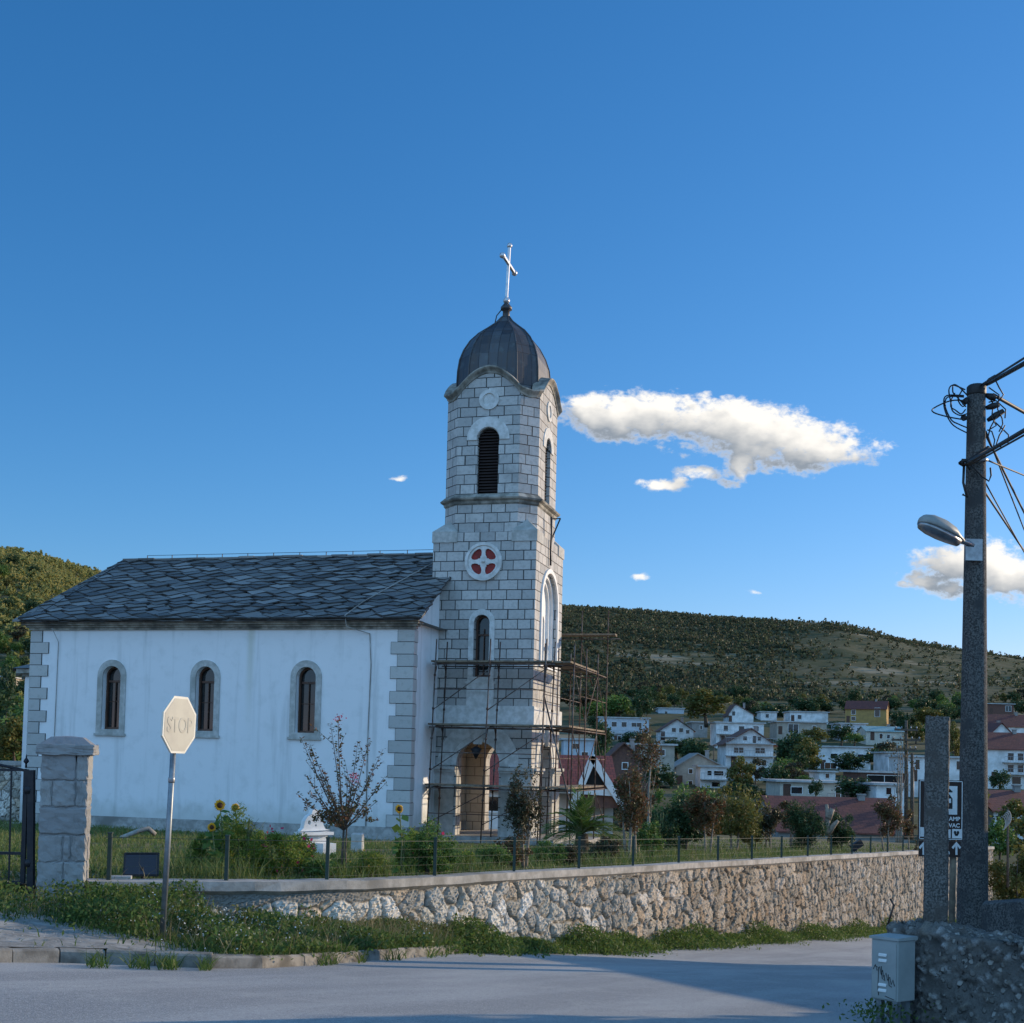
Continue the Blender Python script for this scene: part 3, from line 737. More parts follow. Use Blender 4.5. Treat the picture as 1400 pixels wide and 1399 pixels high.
def ringband(mb, fr, out, inn, d0, d1):
    n = len(out)
    for i in range(n):
        j = (i+1) % n
        mb.add([fr.p(*out[i], d1), fr.p(*out[j], d1), fr.p(*inn[j], d1), fr.p(*inn[i], d1)], [(0,1,2,3)])
        mb.add([fr.p(*out[i], d0), fr.p(*out[j], d0), fr.p(*out[j], d1), fr.p(*out[i], d1)], [(0,1,2,3)])
        mb.add([fr.p(*inn[i], d0), fr.p(*inn[j], d0), fr.p(*inn[j], d1), fr.p(*inn[i], d1)], [(0,1,2,3)])
def disc(mb, fr, loop, d): mb.tess([[fr.p(a, z, d) for a, z in loop]])

# nave walls
near = Frame((0,0,0), EX, -EY)
wx = [-10.56, -7.12, -3.57]
wins = [arch(x, 3.22, 4.98, .68) for x in wx]
mb = MB(); panel(mb, near, [(-L,0),(0,0),(0,WH),(-L,WH)], wins, .3)
mb.poly([(-L,2*HN,0),(0,2*HN,0),(0,2*HN,WH),(-L,2*HN,WH)]); mb.poly([(-L,0,0),(-L,2*HN,0),(-L,2*HN,WH),(-L,0,WH)])
mb.poly([(0,0,0),(0,2*HN,0),(0,2*HN,WH),(0,HN,RZ-.12),(0,0,WH)])
mb.build('nave_wall', 'plaster', church, recalc=False)
mb = MB(); mb.box(-L-.06,.05,-.07,.02,-.3,.34); mb.box(-.02,.06,-.07,2*HN,-.3,.33); mb.box(-L-.6, .3, -.75, -.07, -.4, .02); mb.build('plinth', 'coping', church)
for x in wx:
    o_, i_ = arch(x, 3.08, 5.0, 1.06), arch(x, 3.22, 4.98, .68)
    mb = MB(); ringband(mb, near, o_, i_, -.01, .045); su = mb.build('window', 'limestone', church)
    mb = MB(); fo, fi = arch(x, 3.22, 4.98, .68), arch(x, 3.29, 4.97, .56); ringband(mb, near, fo, fi, -.30, -.2)
    mb.obox(near.p(x, 4.82, -.24), (.25,0,0), (0,.03,0), (0,0,.035)); mb.obox(near.p(x, 4.05, -.24), (.012,0,0), (0,.02,0), (0,0,.78)); mb.obox(near.p(x, 4.15, -.25), (.24,0,0), (0,.012,0), (0,0,.012))
    mb.build('frame', 'brown_wood', su)
    mb = MB(); disc(mb, near, fi, -.28); mb.build('glass', 'dark_glass', su)
    mb = MB(); mb.box(x-.58, x+.58, -.075, .0, 3.0, 3.08); mb.build('sill', 'limestone', su)
# quoins
for right in (True, False):
    mb = MB(); z = 0.34; k = 0
    while z < WH-.1:
        h = min(.385, WH-z-.004); w = (.74 if k % 2 == 0 else .52) if right else (.68 if k % 2 == 0 else .42); w2 = .36 if k % 2 else .3
        for e, dp, mi in ((.0, .018, 1), (.016, .034, 0)):
            mb.cur = mi
            if right: mb.box(-w+e, dp, -dp, w2-e, z+e*.7, z+h-e*.7)
            else: mb.box(-L-dp, -L+w-e, -dp, .5, z+e*.7, z+h-e*.7)
        z += h; k += 1
    mb.build('quoins', ['quoin', 'joint'], church)
# eaves cornice
mb = MB()
for d, z0, z1 in ((.08, WH, WH+.08), (.16, WH+.08, WH+.15), (.26, WH+.15, WH+.245)):
    mb.box(-L-d, d*.9, -d, 0, z0, z1); mb.box(-L-d, 0, 2*HN, 2*HN+d, z0, z1); mb.box(-L-d, -L, 0, 2*HN, z0, z1)
    mb.box(0, d, 0, .16, z0, z1)
mb.build('cornice', 'cornice_stone', church)
# roof: boarding plus individual stone slabs
OV = .36; EZ0 = WH+.25; XR = .32; XLf = -L-.38
slope = (RZ-EZ0)/(HN+OV); 
mb = MB()
A, B_, C_, D_ = (XLf,-OV,EZ0), (XR,-OV,EZ0), (XR,HN,RZ), (RL,HN,RZ)
E_, F_ = (XLf,2*HN+OV,EZ0), (XR,2*HN+OV,EZ0)
mb.poly([A,B_,C_,D_]); mb.poly([E_,D_,C_,F_]); mb.poly([A,D_,E_])
mb.poly([(XLf,-OV,EZ0-.04),(XR,-OV,EZ0-.04),(XR,2*HN+OV,EZ0-.04),(XLf,2*HN+OV,EZ0-.04)])
roof = mb.build('roof', 'slate', church, recalc=False)
def slabs(mb, o, u, up, nrm, ulo, uhi, vmax, pu=.78, pv=.27):
    """diamond stone slabs laid in overlapping diagonal rows; ulo/uhi give the roof edge at height v"""
    o, u, up, nrm = Vector(o), Vector(u), Vector(up), Vector(nrm); rows = int(vmax/pv)+2
    for r in range(rows-1, -1, -1):
        v = r*pv+.02
        a = ulo(v)-.4+(pu/2 if r % 2 else 0)
        while a < uhi(v)+.4:
            s = random.uniform(.84,1.22); q = random.uniform(.85,1.2); sk = random.uniform(-.09,.09); j = lambda m: random.uniform(-m, m)
            pts = [(a+j(.06)+sk, v-pv*.98*q), (a+pu*.55*s, v+j(.05)), (a+j(.06)-sk, v+pv*1.05*q), (a-pu*.55*s, v+j(.05))]
            c = []
            for (aa, vv) in pts:
                vv = min(max(vv, -.05+j(.025)), vmax+.02); aa = min(max(aa, ulo(vv)-.03+j(.03)), uhi(vv)+.05+j(.04)); c.append((aa, vv))
            area = abs(sum(c[i][0]*c[(i+1)%4][1]-c[(i+1)%4][0]*c[i][1] for i in range(4)))/2
            a += pu*random.uniform(.88,1.12)
            if area < .02: continue
            th = random.uniform(.03,.06); lift = [.085+j(.025), .045+j(.02), .012, .045+j(.02)]
            top = [o+u*aa+up*vv+nrm*(l+th) for (aa, vv), l in zip(c, lift)]; bot = [o+u*aa+up*vv+nrm*(l-.01) for (aa, vv), l in zip(c, lift)]
            mb.cur = 0; nb_ = len(mb.v); mb.add(bot+top, [(4,5,6,7)]); mb.cur = 1
            for f_ in ((0,1,5,4),(1,2,6,5),(2,3,7,6),(3,0,4,7)): mb.f.append(tuple(nb_+i_ for i_ in f_)); mb.mi.append(1); mb.sm.append(False)
sl = math.hypot(HN+OV, RZ-EZ0); upn = Vector((0, HN+OV, RZ-EZ0))/sl; nrn = Vector((0, -(RZ-EZ0), HN+OV))/sl
mb = MB(); slabs(mb, (0,-OV,EZ0), EX, upn, nrn, lambda v: XLf+(RL-XLf)*min(1, max(0, v/sl)), lambda v: XR, sl)
mb.build('slab_course', ['slate', 'slate_edge'], roof, recalc=False)
mb = MB(); d_ = Vector((RL,HN,RZ))-Vector((XLf,-OV,EZ0))
for i in range(15):   # hip capping and ridge capping
    p = Vector((XLf,-OV,EZ0))+d_*((i+.5)/15); mb.obox(p+Vector((0,0,.05)), d_/15*.56, d_.cross(EZ).normalized()*.17, Vector((0,0,.03)))
x = RL
while x < -.3:
    w = random.uniform(.5,.8); mb.obox((x+w/2, HN, RZ+.05+random.uniform(-.015,.02)), (w*.52,0,0), (0,.2,0), (0,0,.035)); x += w
mb.build('ridge_capping', 'slate', roof)
mb = MB(); pts = []; x = RL+.9
while x < -.3: 
    mb.bar((x,HN,RZ+.06), (x,HN,RZ+.23), .022); pts.append((x,HN,RZ+.22)); x += 1.02
mb.tube(pts+[(-.25,HN,RZ+.25)], .009, 5); mb.tube([cl(185,770,y=HN*.98)]+[Vector((RL,HN,RZ)).lerp(Vector((XLf+.6,-OV,EZ0+.1)), t)+Vector((.15,0,.12)) for t in (.1,.5,.95)], .012, 5)
mb.build('lightning_conductor', 'dark_iron', roof)
# cable over the roof and down the wall by the quoins
mb = MB(); pr = lambda v, x: Vector((x,-OV,EZ0))+upn*v+nrn*.14
mb.tube([pr(sl*.93,-.35), pr(sl*.7,-.85), pr(sl*.45,-1.4), pr(sl*.2,-1.95), pr(.03,-2.15), (-2.13,-.3,WH+.05), (-1.45,-.03,WH-.15), (-1.38,-.03,5.4), (-1.42,-.03,3.), (-1.4,-.03,.3)], .017, 6)
mb.build('wall_cable', 'coping', church); mb = MB()
mb.tube([(-L+.95,-.28,WH+.05),(-L+1.05,-.03,WH-.4),(-L+1.02,-.03,.5)], .012, 5)
mb.build('wall_cable', 'coping', church)
mb = MB(); nA = 6
ap = [(-L,.75),(-L-.75,.75),(-L-1.9,2.3),(-L-2.2,4.4),(-L-1.8,6.),(-L,7.2)]
mb.prism([(x,y,-.3) for x, y in ap], (0,0,5.3)); apse = mb.build('apse', 'plaster', church)
mb = MB()
for e, z0, z1 in ((.08,5.0,5.1),(.22,5.1,5.26)):
    mb.prism([(x-(e if x < -L else 0), y+(e if y > 4.4 else -e), z0) for x, y in ap], (0,0,z1-z0))
mb.build('cornice', 'cornice_stone', apse)
mb = MB(); tp = (-L,4.4,6.4)
q = [(x-(.3 if x < -L else 0), y+(.3 if y > 4.4 else -.3), 5.27) for x, y in ap]
for i in range(len(q)-1): mb.add([q[i], q[i+1], tp], [(0,1,2)])
mb.build('apse_roof', 'slate', apse)

# ------------------------------------------------------------------ bell tower
TX0, TX1, TY0, TY1 = -.27, 3.25, 2.447, 6.35; TCX, TCY = 1.49, 4.4; TH = 9.96
tower = None
mb = MB()
fN = Frame((0,TY0,0), EX, -EY); fF = Frame((TX1,0,0), EY, EX); fB = Frame((0,TY1,0), EX, EY)
archN = arch(1.46, 0.0, 2.42, 1.44, 18); lowwin = arch(1.48, 5.2, 6.97, .54)
archF = arch(TCY, 0.0, 2.42, 1.6, 18); niche = arch(TCY, 5.75, 7.75, 2.2, 20)
rect = lambda a, b, z0, z1: [(a,z0),(b,z0),(b,z1),(a,z1)]
rose = circ(1.49, 8.98, .5, 28); roseF = circ(TCY, 9.1, .3)
panel(mb, fN, rect(TX0,TX1,0,TH), [archN, lowwin], .5); panel(mb, fF, rect(TY0,TY1,0,TH), [archF, niche], .5)
panel(mb, fB, rect(TX0,TX1,0,TH), [archN], .5); mb.poly([(TX0,TY0,5),(TX0,TY1,5),(TX0,TY1,TH),(TX0,TY0,TH)])
tw_mb = mb; mb = MB()
# porch inside faces
I0, I1, J0, J1 = .02, TX1-.5, TY0+.5, TY1-.5
gN = Frame((0,J0,0), EX, EY); gF = Frame((J0*0+I1,0,0), EY, -EX); gB = Frame((0,J1,0), EX, -EY)
panel(mb, gN, rect(I0,I1,0,3.6), [archN], .0); panel(mb, gF, rect(J0,J1,0,3.6), [archF], .0); panel(mb, gB, rect(I0,I1,0,3.6), [archN], .0)
mb.poly([(I0,J0,3.55),(I1,J0,3.55),(I1,J1,3.55),(I0,J1,3.55)])
mb.poly([(.015,J0,0),(.015,J1,0),(.015,J1,3.6),(.015,J0,3.6)])
lining_mb = mb; mb = tw_mb
# octagonal upper stage
def octa(hx, hy, c, z): return [Vector((TCX+a, TCY+b, z)) for a, b in [(-hx+c,-hy),(hx-c,-hy),(hx,-hy+c),(hx,hy-c),(hx-c,hy),(-hx+c,hy),(-hx,hy-c),(-hx,-hy+c)]]
HX, HY, CC = 1.6, 1.8, .53; Z1, ZC = 11.0, 14.72; AR = .72      # AR: rise of the arched cornice
o0 = octa(HX,HY,CC,TH); o1 = octa(HX,HY,CC,Z1)
mb.loft([o0,o1], False)
# broaches from the square body to the octagon
sq = [Vector((TX0,TY0,TH)),Vector((TX1,TY0,TH)),Vector((TX1,TY1,TH)),Vector((TX0,TY1,TH))]
mb.poly(sq)
fN2 = Frame((0,TCY-HY,0), EX, -EY); fF2 = Frame((TCX+HX,0,0), EY, EX); fB2 = Frame((0,TCY+HY,0), EX, EY); fL2 = Frame((TCX-HX,0,0), EY, -EX)
def gable_top(c, h, n=14):
    return [(c-h+2*h*i/n, ZC+AR*math.sin(math.pi*i/n)**.9) for i in range(n+1)]
faces = [(fN2, TCX, HX-CC), (fF2, TCY, HY-CC), (fB2, TCX, HX-CC), (fL2, TCY, HY-CC)]
for fr, c, h in faces:
    top = gable_top(c, h); bw = arch(c, 11.27, 13.1, .73, 16)
    panel(mb, fr, [(c-h,Z1),(c+h,Z1)]+top[::-1], [bw], .35)
for i in (1,3,5,7):
    a, b = octa(HX,HY,CC,Z1)[i], octa(HX,HY,CC,Z1)[(i+1) % 8]; ta, tb = a.copy(), b.copy(); ta.z = tb.z = ZC
    mb.poly([a,b,tb,ta])
tower = mb.build('tower_wall', 'ashlar', church, recalc=False)
lining_mb.build('porch_lining', 'lining', tower, recalc=False)
for i, (cx, cy) in enumerate([(TX0,TY0),(TX1,TY0),(TX1,TY1),(TX0,TY1)]):
    mb = MB()
    sx, sy = (1 if cx < TCX else -1), (1 if cy < TCY else -1)
    e = .035; X0, Y0 = cx-sx*e, cy-sy*e
    lx, ly = .86, .86
    b0 = [Vector((X0,Y0,TH-.32)), Vector((X0+sx*lx,Y0,TH-.32)), Vector((X0+sx*lx,Y0+sy*.16,TH-.32)), Vector((X0+sx*.14,Y0+sy*ly,TH-.32)), Vector((X0,Y0+sy*ly,TH-.32))]
    b1 = [p+Vector((0,0,.36)) for p in b0]
    ap_ = Vector((cx+sx*.46, cy+sy*.46, TH+.5))
    mb.loft([b0,b1], True); n = 5
    for k in range(n): mb.add([b1[k], b1[(k+1) % n], ap_], [(0,1,2)])
    mb.build('broach', 'limestone', tower)
def octring(mb, prof):
    mb.loft([octa(HX+e, HY+e, CC+e*.58, z) for e, z in prof], True)
mb = MB(); octring(mb, [(.0,10.9),(.05,10.95),(.06,11.02),(.15,11.07),(.17,11.12),(.02,11.26)]); mb.build('string_course', 'cornice_stone', tower)
# arched cornice swept round the octagon
path = []
oc = octa(HX,HY,CC,ZC)
seq = [(fN2,TCX,HX-CC,1),(fF2,TCY,HY-CC,1),(fB2,TCX,HX-CC,-1),(fL2,TCY,HY-CC,-1)]
for fi, (fr, c, h, sg) in enumerate(seq):
    tp = gable_top(c, h, 14)
    if sg < 0: tp = tp[::-1]
    for (a, z) in tp: path.append((fr.p(a, z), fr.n.copy()))
    p_end, nx_fr = path[-1][0], seq[(fi+1) % 4]
    q0 = gable_top(nx_fr[1], nx_fr[2], 14); q0 = q0[0] if nx_fr[3] > 0 else q0[-1]
    q = nx_fr[0].p(*q0); nm = (fr.n+nx_fr[0].n).normalized()
    for t in (.2,.5,.8): path.append((p_end.lerp(q, t)-Vector((0,0,.10*math.sin(math.pi*t))), nm))
prof = [(-.02,-.17),(.03,-.15),(.045,-.09),(.08,-.05),(.125,-.01),(.155,.025),(.155,.07),(-.3,.14)]
n = len(path); vs, fs = [], []
nrms = [p[1] for p in path]
for _ in range(2): nrms = [(nrms[i-1]+nrms[i]*2+nrms[(i+1) % n]).normalized() for i in range(n)]
for i in range(n):
    j = random.uniform(-.012,.012)
    for dn, dz_ in prof: vs.append(path[i][0]+nrms[i]*(dn*1.05+(j if dn > .14 else 0))+Vector((0,0,dz_+(j if dn > .14 else 0))))
m_ = len(prof)
for i in range(n):
    for k in range(m_-1): a, b = i*m_+k, ((i+1) % n)*m_+k; fs.append((a, b, b+1, a+1))
mb = MB(); mb.add(vs, fs); mb.build('arched_cornice', 'cornice_stone', tower)
# dome
prof = [(1.0,14.55),(1.0,14.95),(1.0,15.3),(.99,15.7),(.955,16.1),(.875,16.45),(.745,16.8),(.57,17.1),(.38,17.33),(.21,17.55),(.09,17.78)]
mb = MB(); mb.loft([octa(1.41*r, 1.49*r, .58*r, z) for r, z in prof], True); dome = mb.build('dome', 'lead', tower, recalc=True)
mb = MB()
for i in range(8): mb.tube([octa(1.42*r, 1.50*r, .58*r, z)[i] for r, z in prof], .028, 5)
mb.build('dome_rib', 'lead', dome)
mb = MB(); mb.lathe((TCX,TCY,0), [(.15,17.62),(.13,17.75),(.12,18.02),(.2,18.04),(.2,18.12),(.13,18.2),(.07,18.28)], 12); mb.tube([(TCX-.16,TCY-.1,18.0),(TCX-.3,TCY-.15,17.8),(TCX-.36,TCY-.18,17.45)], .02, 5); mb.build('lantern_stub', 'lead', tower)
mb = MB(); mb.lathe((TCX,TCY,0), [(.03,18.26),(.1,18.3),(.12,18.36),(.1,18.42),(.04,18.48),(.06,18.52),(.035,18.56)], 10)
ct = cl(694, 336, y=HN); zt = ct.z; za = cl(694, 361, y=HN).z
mb.bar((TCX,TCY,18.5), (TCX+.06,TCY,zt), .085, .085, EY); mb.lathe((TCX+.06,TCY,zt), [(.02,-.1),(.085,-.06),(.095,0),(.06,.07),(.0,.1)], 8)
mb.bar((TCX+.04,TCY-.78,za+.02), (TCX+.04,TCY+.78,za-.02), .085, .085)
for s_ in (-1, 1): mb.lathe((TCX+.04,TCY+s_*.8,za-.02), [(.02,-.1),(.09,-.06),(.1,0),(.09,.06),(.02,.1)], 8)
mb.build('cross', 'white_metal', tower)
# belfry openings: surround, louvres
for fi, (fr, c, h) in enumerate(faces[:2]+faces[3:]):
    so, si = arch(c, 13.06, 13.1, 1.46, 18), arch(c, 13.06, 13.1, .78, 18)
    mb = MB(); ringband(mb, fr, so, si, -.01, .035); bl = mb.build('belfry_opening', 'plaster_trim', tower)
    mb = MB()
    for i in range(22):
        z = 11.3+i*.1
        hw = .36 if z < 13.1 else math.sqrt(max(.001, .36**2-(z-13.1)**2))
        mb.obox(fr.p(c, z, -.16), fr.u*hw, fr.n*.05+Vector((0,0,-.035)), Vector((0,0,.012)))
    disc(mb, fr, arch(c, 11.27, 13.1, .73, 16), -.27); mb.build('louvres', 'louvre', bl)
    mb = MB(); ringband(mb, fr, circ(c, 14.4, .34), circ(c, 14.4, .21), -.01, .045); disc(mb, fr, circ(c, 14.4, .215), .006); mb.build('oculus', 'plaster_trim', tower)
# rose with four red petals on the near face
mb = MB(); ringband(mb, fN, circ(1.49,8.98,.63,32), circ(1.49,8.98,.54,32), -.01, .1); ringband(mb, fN, circ(1.49,8.98,.545,32), circ(1.49,8.98,.46,32), .0, .06)
pet = []
for k in range(4):
    a0 = math.pi/4+k*math.pi/2; ca, sa = math.cos(a0), math.sin(a0); lp = []
    for r, w in [(.15,.0),(.19,.05),(.19,.09),(.25,.17),(.33,.22),(.40,.2),(.445,.1),(.455,0),(.445,-.1),(.40,-.2),(.33,-.22),(.25,-.17),(.19,-.09),(.19,-.05)]:
        lp.append((1.49+ca*r-sa*w, 8.98+sa*r+ca*w))
    pet.append(lp)
panel(mb, fN, circ(1.49,8.98,.5,32), pet, .06, d0=.07); mb.lathe(fN.p(1.49,8.98,.07), [(.001,-.05),(.06,-.03),(.06,.03),(.001,.05)], 10)
rw_ = mb.build('rose_window', 'plaster_trim', tower, recalc=False)
mb = MB(); disc(mb, fN, circ(1.49,8.98,.5,32), .015); mb.build('red_glazing', 'red_paint', rw_)
# low lancet window with white surround and apron
so, si = arch(1.48, 5.05, 6.98, .88), arch(1.48, 5.2, 6.97, .54)
mb = MB(); ringband(mb, fN, so, si, -.01, .05); lw = mb.build('window', 'plaster_trim', tower)
mb = MB(); ringband(mb, fN, arch(1.48,5.2,6.97,.54), arch(1.48,5.28,6.96,.42), -.34, -.26); mb.obox(fN.p(1.48,6.6,-.28), (.22,0,0), (0,.02,0), (0,0,.03)); mb.obox(fN.p(1.48,6.0,-.28), (.012,0,0), (0,.02,0), (0,0,.8)); mb.obox(fN.p(1.48,5.75,-.28),(.22,0,0),(0,.015,0),(0,0,.012)); mb.build('frame', 'brown_wood', lw)
mb = MB(); disc(mb, fN, arch(1.48,5.28,6.96,.42), -.33); mb.build('glass', 'dark_glass', lw)
mb = MB(); mb.box(1.02,1.94,TY0-.05,TY0,4.26,5.05); mb.box(.96,2.0,TY0-.075,TY0,4.98,5.06); mb.box(1.2,1.75,TY0-.075,TY0-.05,4.7,4.74); mb.build('apron', 'plaster_trim', tower)
# band, big arch relief, impost, keystone on near and front faces
mb = MB(); mb.box(TX0-.0,TX1+.07,TY0-.07,TY0-.001,3.6,4.26); mb.box(TX1+.001,TX1+.07,TY0,TY1+.07,3.6,4.25); mb.box(TX0,TX1,TY1+.001,TY1+.07,3.6,4.25); mb.build('band_course', 'plaster_trim', tower)
mb = MB()
for fr, c, w in ((fN,1.46,1.44),(fF,TCY,1.6)):
    for r0, r1, d in ((w/2+.02,w/2+.2,.03),(w/2+.2,w/2+.27,.06),(w/2+.27,w/2+.66,.03)):
        ringband(mb, fr, arch(c,2.3,2.35,2*r1,20), arch(c,2.3,2.35,2*r0,20), -.01, d)
    mb.add([fr.p(c-.14,3.0,.11),fr.p(c+.14,3.0,.11),fr.p(c+.24,3.6,.14),fr.p(c-.24,3.6,.14),fr.p(c-.14,3.0,0),fr.p(c+.14,3.0,0),fr.p(c+.24,3.6,0),fr.p(c-.24,3.6,0)], [(0,1,2,3),(0,4,5,1),(1,5,6,2),(2,6,7,3),(3,7,4,0)])
mb.build('arch_moulding', 'plaster_trim', tower)
for fr, c, w, lo, hi in ((fN,1.46,1.44,TX0+.05,TX1),(fF,TCY,1.6,TY0,TY1)):
    for a, b in ((lo-.02,c-w/2-.02),(c+w/2+.02,hi+.1)):
        mb = MB(); m = (a+b)/2; h = (b-a)/2
        for d, z0, z1 in ((.07,2.0,2.08),(.13,2.08,2.16),(.19,2.16,2.26)): mb.obox(fr.p(m,(z0+z1)/2,d/2), fr.u*h, fr.n*d/2, Vector((0,0,(z1-z0)/2)))
        mb.obox(fr.p(m,1.0,.02), fr.u*(h-.06), fr.n*.025, Vector((0,0,1.0)))
        mb.build('impost', 'limestone', tower)
# front niche: stepped arches, two lancets and a small quatrefoil
mb = MB(); fr = fF
for w, z0, d in ((2.5,5.6,.05),):
    ringband(mb, fr, arch(TCY,5.6,7.75,2.5,20), arch(TCY,5.75,7.75,2.2,20), -.01, .06)
for w0, w1, d in ((2.2,1.9,-.1),(1.9,1.62,-.2)): ringband(mb, fr, arch(TCY,5.75,7.75,w0,20), arch(TCY,5.78,7.75,w1,20), d-.12, d)
lan = [arch(TCY-.37,5.9,7.2,.52,12), arch(TCY+.37,5.9,7.2,.52,12), circ(TCY,7.95,.3,18)]
panel(mb, fr, arch(TCY,5.75,7.75,1.7,20), lan, .1, d0=-.3); nw = mb.build('niche_window', 'white_paint', tower, recalc=False)
mb = MB(); disc(mb, fr, arch(TCY,5.75,7.75,1.7,20), -.39); mb.build('glass', 'wall_grey', nw)
mb = MB(); mb.tube([fr.p(TCY-.25,10.75,.06), fr.p(TCY-.22,10.2,.08), fr.p(TCY-.22,9.6,.06), fr.p(TCY-.2,9.1,.07)], .035, 6)
mb.bar(fr.p(TCY-.1,10.7,.05), fr.p(TCY-.1,9.95,.05), .04); mb.bar(fr.p(TCY-.1,10.0,.05), fr.p(TCY+.1,10.75,.3), .04); mb.bar(fr.p(TCY-.1,10.7,.05), fr.p(TCY+.1,10.75,.3), .035); mb.build('bracket', 'dark_iron', tower)
mb = MB(); mb.box(I0,TX1+.9,TY0-.5,TY1+.3,-.3,.03); mb.box(TX1+.9,TX1+1.5,TY0-.3,TY1+.2,-.3,-.1); mb.build('porch_step', 'coping', church)
# the little bell mouth lamp under the near arch
mb = MB(); mb.lathe((1.46,TY0-.25,2.72), [(.02,-.2),(.1,-.05),(.19,.12),(.06,.2),(.02,.22)], 10); mb.bar((1.46,TY0-.25,2.9),(1.46,TY0,3.05),.03)
props(mb.build('porch_lamp', 'dark_iron', church))

# ------------------------------------------------------------------ scaffold round the tower
scf = thing('scaffold', 'rusty tube scaffold with plank decks wrapped round the foot of the bell tower', 'scaffolding', CO, mat4=CM)
LEAN = .026
def tubebar(a, b, r=.024): 
    m = MB(); m.tube([a, b], r, 6); return m
ZD = [.0, 1.72, 3.68, 5.62]
zd1 = cl(663, 1075, y=1.2).z; zd2 = cl(663, 991, y=1.2).z; zd3 = cl(663, 904, y=1.2).z
def lean(x, z): return x+LEAN*(z-3)
yo, yi = 1.15, 2.1
xs_ = [cl(590,1010,y=yo).x, cl(664,1010,y=yo).x, cl(741,1010,y=yo).x]
for x in xs_:
    for y_, dx_ in ((yo,0),(yi,.05)):
        m = tubebar((lean(x+dx_,-.1),y_,-.1), (lean(x+dx_,zd3+.7),y_,zd3+.7))
        for z in (zd1-.45, zd1+.5, zd2-.45, zd2+.5, zd3-.45): m.lathe((lean(x+dx_,z),y_,z), [(.024,-.04),(.04,-.03),(.04,.03),(.024,.04)], 6)
        m.build('standard', 'rust', scf)
    for zd in (zd1, zd2, zd3):
        m = MB(); m.tube([(lean(x,zd-.45),yo,zd-.45),(lean(x+.02,zd-.1),yo+.12,zd-.1),(lean(x+.05,zd-.06),yo+.3,zd-.06),(lean(x+.05,zd-.06),yi-.2,zd-.06),(lean(x+.05,zd-.3),yi,zd-.3)], .02, 5); m.build('frame_head', 'rust', scf)
for zd in (zd1, zd2, zd3):
    for y_ in (yo, yi): tubebar((lean(xs_[0]-.1,zd-.15),y_,zd-.1), (lean(xs_[2]+.3,zd-.15),y_,zd-.1), .02).build('ledger', 'rust', scf)
    tubebar((lean(xs_[0],zd-.9),yo,zd-.9), (lean(xs_[2],zd-.9),yo,zd-.9), .014).build('guard_rail', 'rust', scf)
    for i in range(3):
        m = MB(); y_ = yo+.08+i*.3; m.obox(((lean(xs_[0]+xs_[2],zd*2)/1-LEAN*(2*zd-3)+LEAN*2*(zd-3))/2, y_+.13, zd), ((xs_[2]-xs_[0])/2+.18,0,0), (0,.135,0), (0,0,.028)); m.build('deck_plank', 'pale_wood', scf)
for k, (zd, zu) in enumerate(((0,zd1),(zd1,zd2),(zd2,zd3))):
    for a, b in ((xs_[0],xs_[1]),(xs_[1],xs_[2])):
        tubebar((lean(a,zd+.45),yo-.02,zd+.45), (lean(b,zu-.25),yo-.02,zu-.25), .015).build('brace', 'rust', scf)
# front tower of frames
fx = TX1+.55; fx2 = TX1+1.5
yf = [1.6, 3.5, 5.4, 7.1]
for j, y_ in enumerate(yf):
    for x in (fx, fx2):
        ht = zd3+.6 if j < 3 else 7.9
        tubebar((x,y_,-.1), (x+.03,y_,ht)).build('standard', 'rust', scf)
    for zd in (zd1, zd2, zd3):
        tubebar((fx,y_,zd-.1),(fx2,y_,zd-.1),.02).build('transom', 'rust', scf)
for zd in (zd1, zd2, zd3):
    for x in (fx, fx2):
        tubebar((x,yf[0],zd-.1),(x,yf[-1],zd-.1),.02).build('ledger', 'rust', scf)
        tubebar((x,yf[0],zd-1.),(x,yf[-1],zd-1.),.014).build('guard_rail', 'rust', scf)
    for i in range(3):
        m = MB(); m.box(fx+.05+i*.3, fx+.31+i*.3, yf[0]-.2, yf[-1]+.1 if zd < zd3 else 5.9, zd-.028, zd+.028); m.build('deck_plank', 'pale_wood', scf)
for zd, zu in ((.2,zd1),(zd1,zd2),(zd2,zd3)):
    for j in range(3): tubebar((fx2+.02,yf[j+(0 if j % 2 else 1)],zd+.2),(fx2+.02,yf[j+(1 if j % 2 else 0)],zu-.2),.016).build('brace', 'rust', scf)
tubebar((fx2+.5,1.0,-.2),(fx+.1,1.35,zd2+.9),.03).build('brace', 'rust', scf)
# tall frames behind with one high plank
m = MB(); m.box(TX1-1.5, fx2+.35, 6.75, 7.05, 7.0, 7.06); m.box(TX1-1.5, fx2+.3, 7.1, 7.4, 7.0, 7.06); m.build('deck_plank', 'pale_wood', scf)
tubebar((TX1-1.5,7.12,6.9),(fx2+.45,7.12,6.9),.022).build('ledger','rust',scf)
tubebar((fx,7.12,6.8),(fx+.45,7.12,5.2),.018).build('brace','rust',scf)
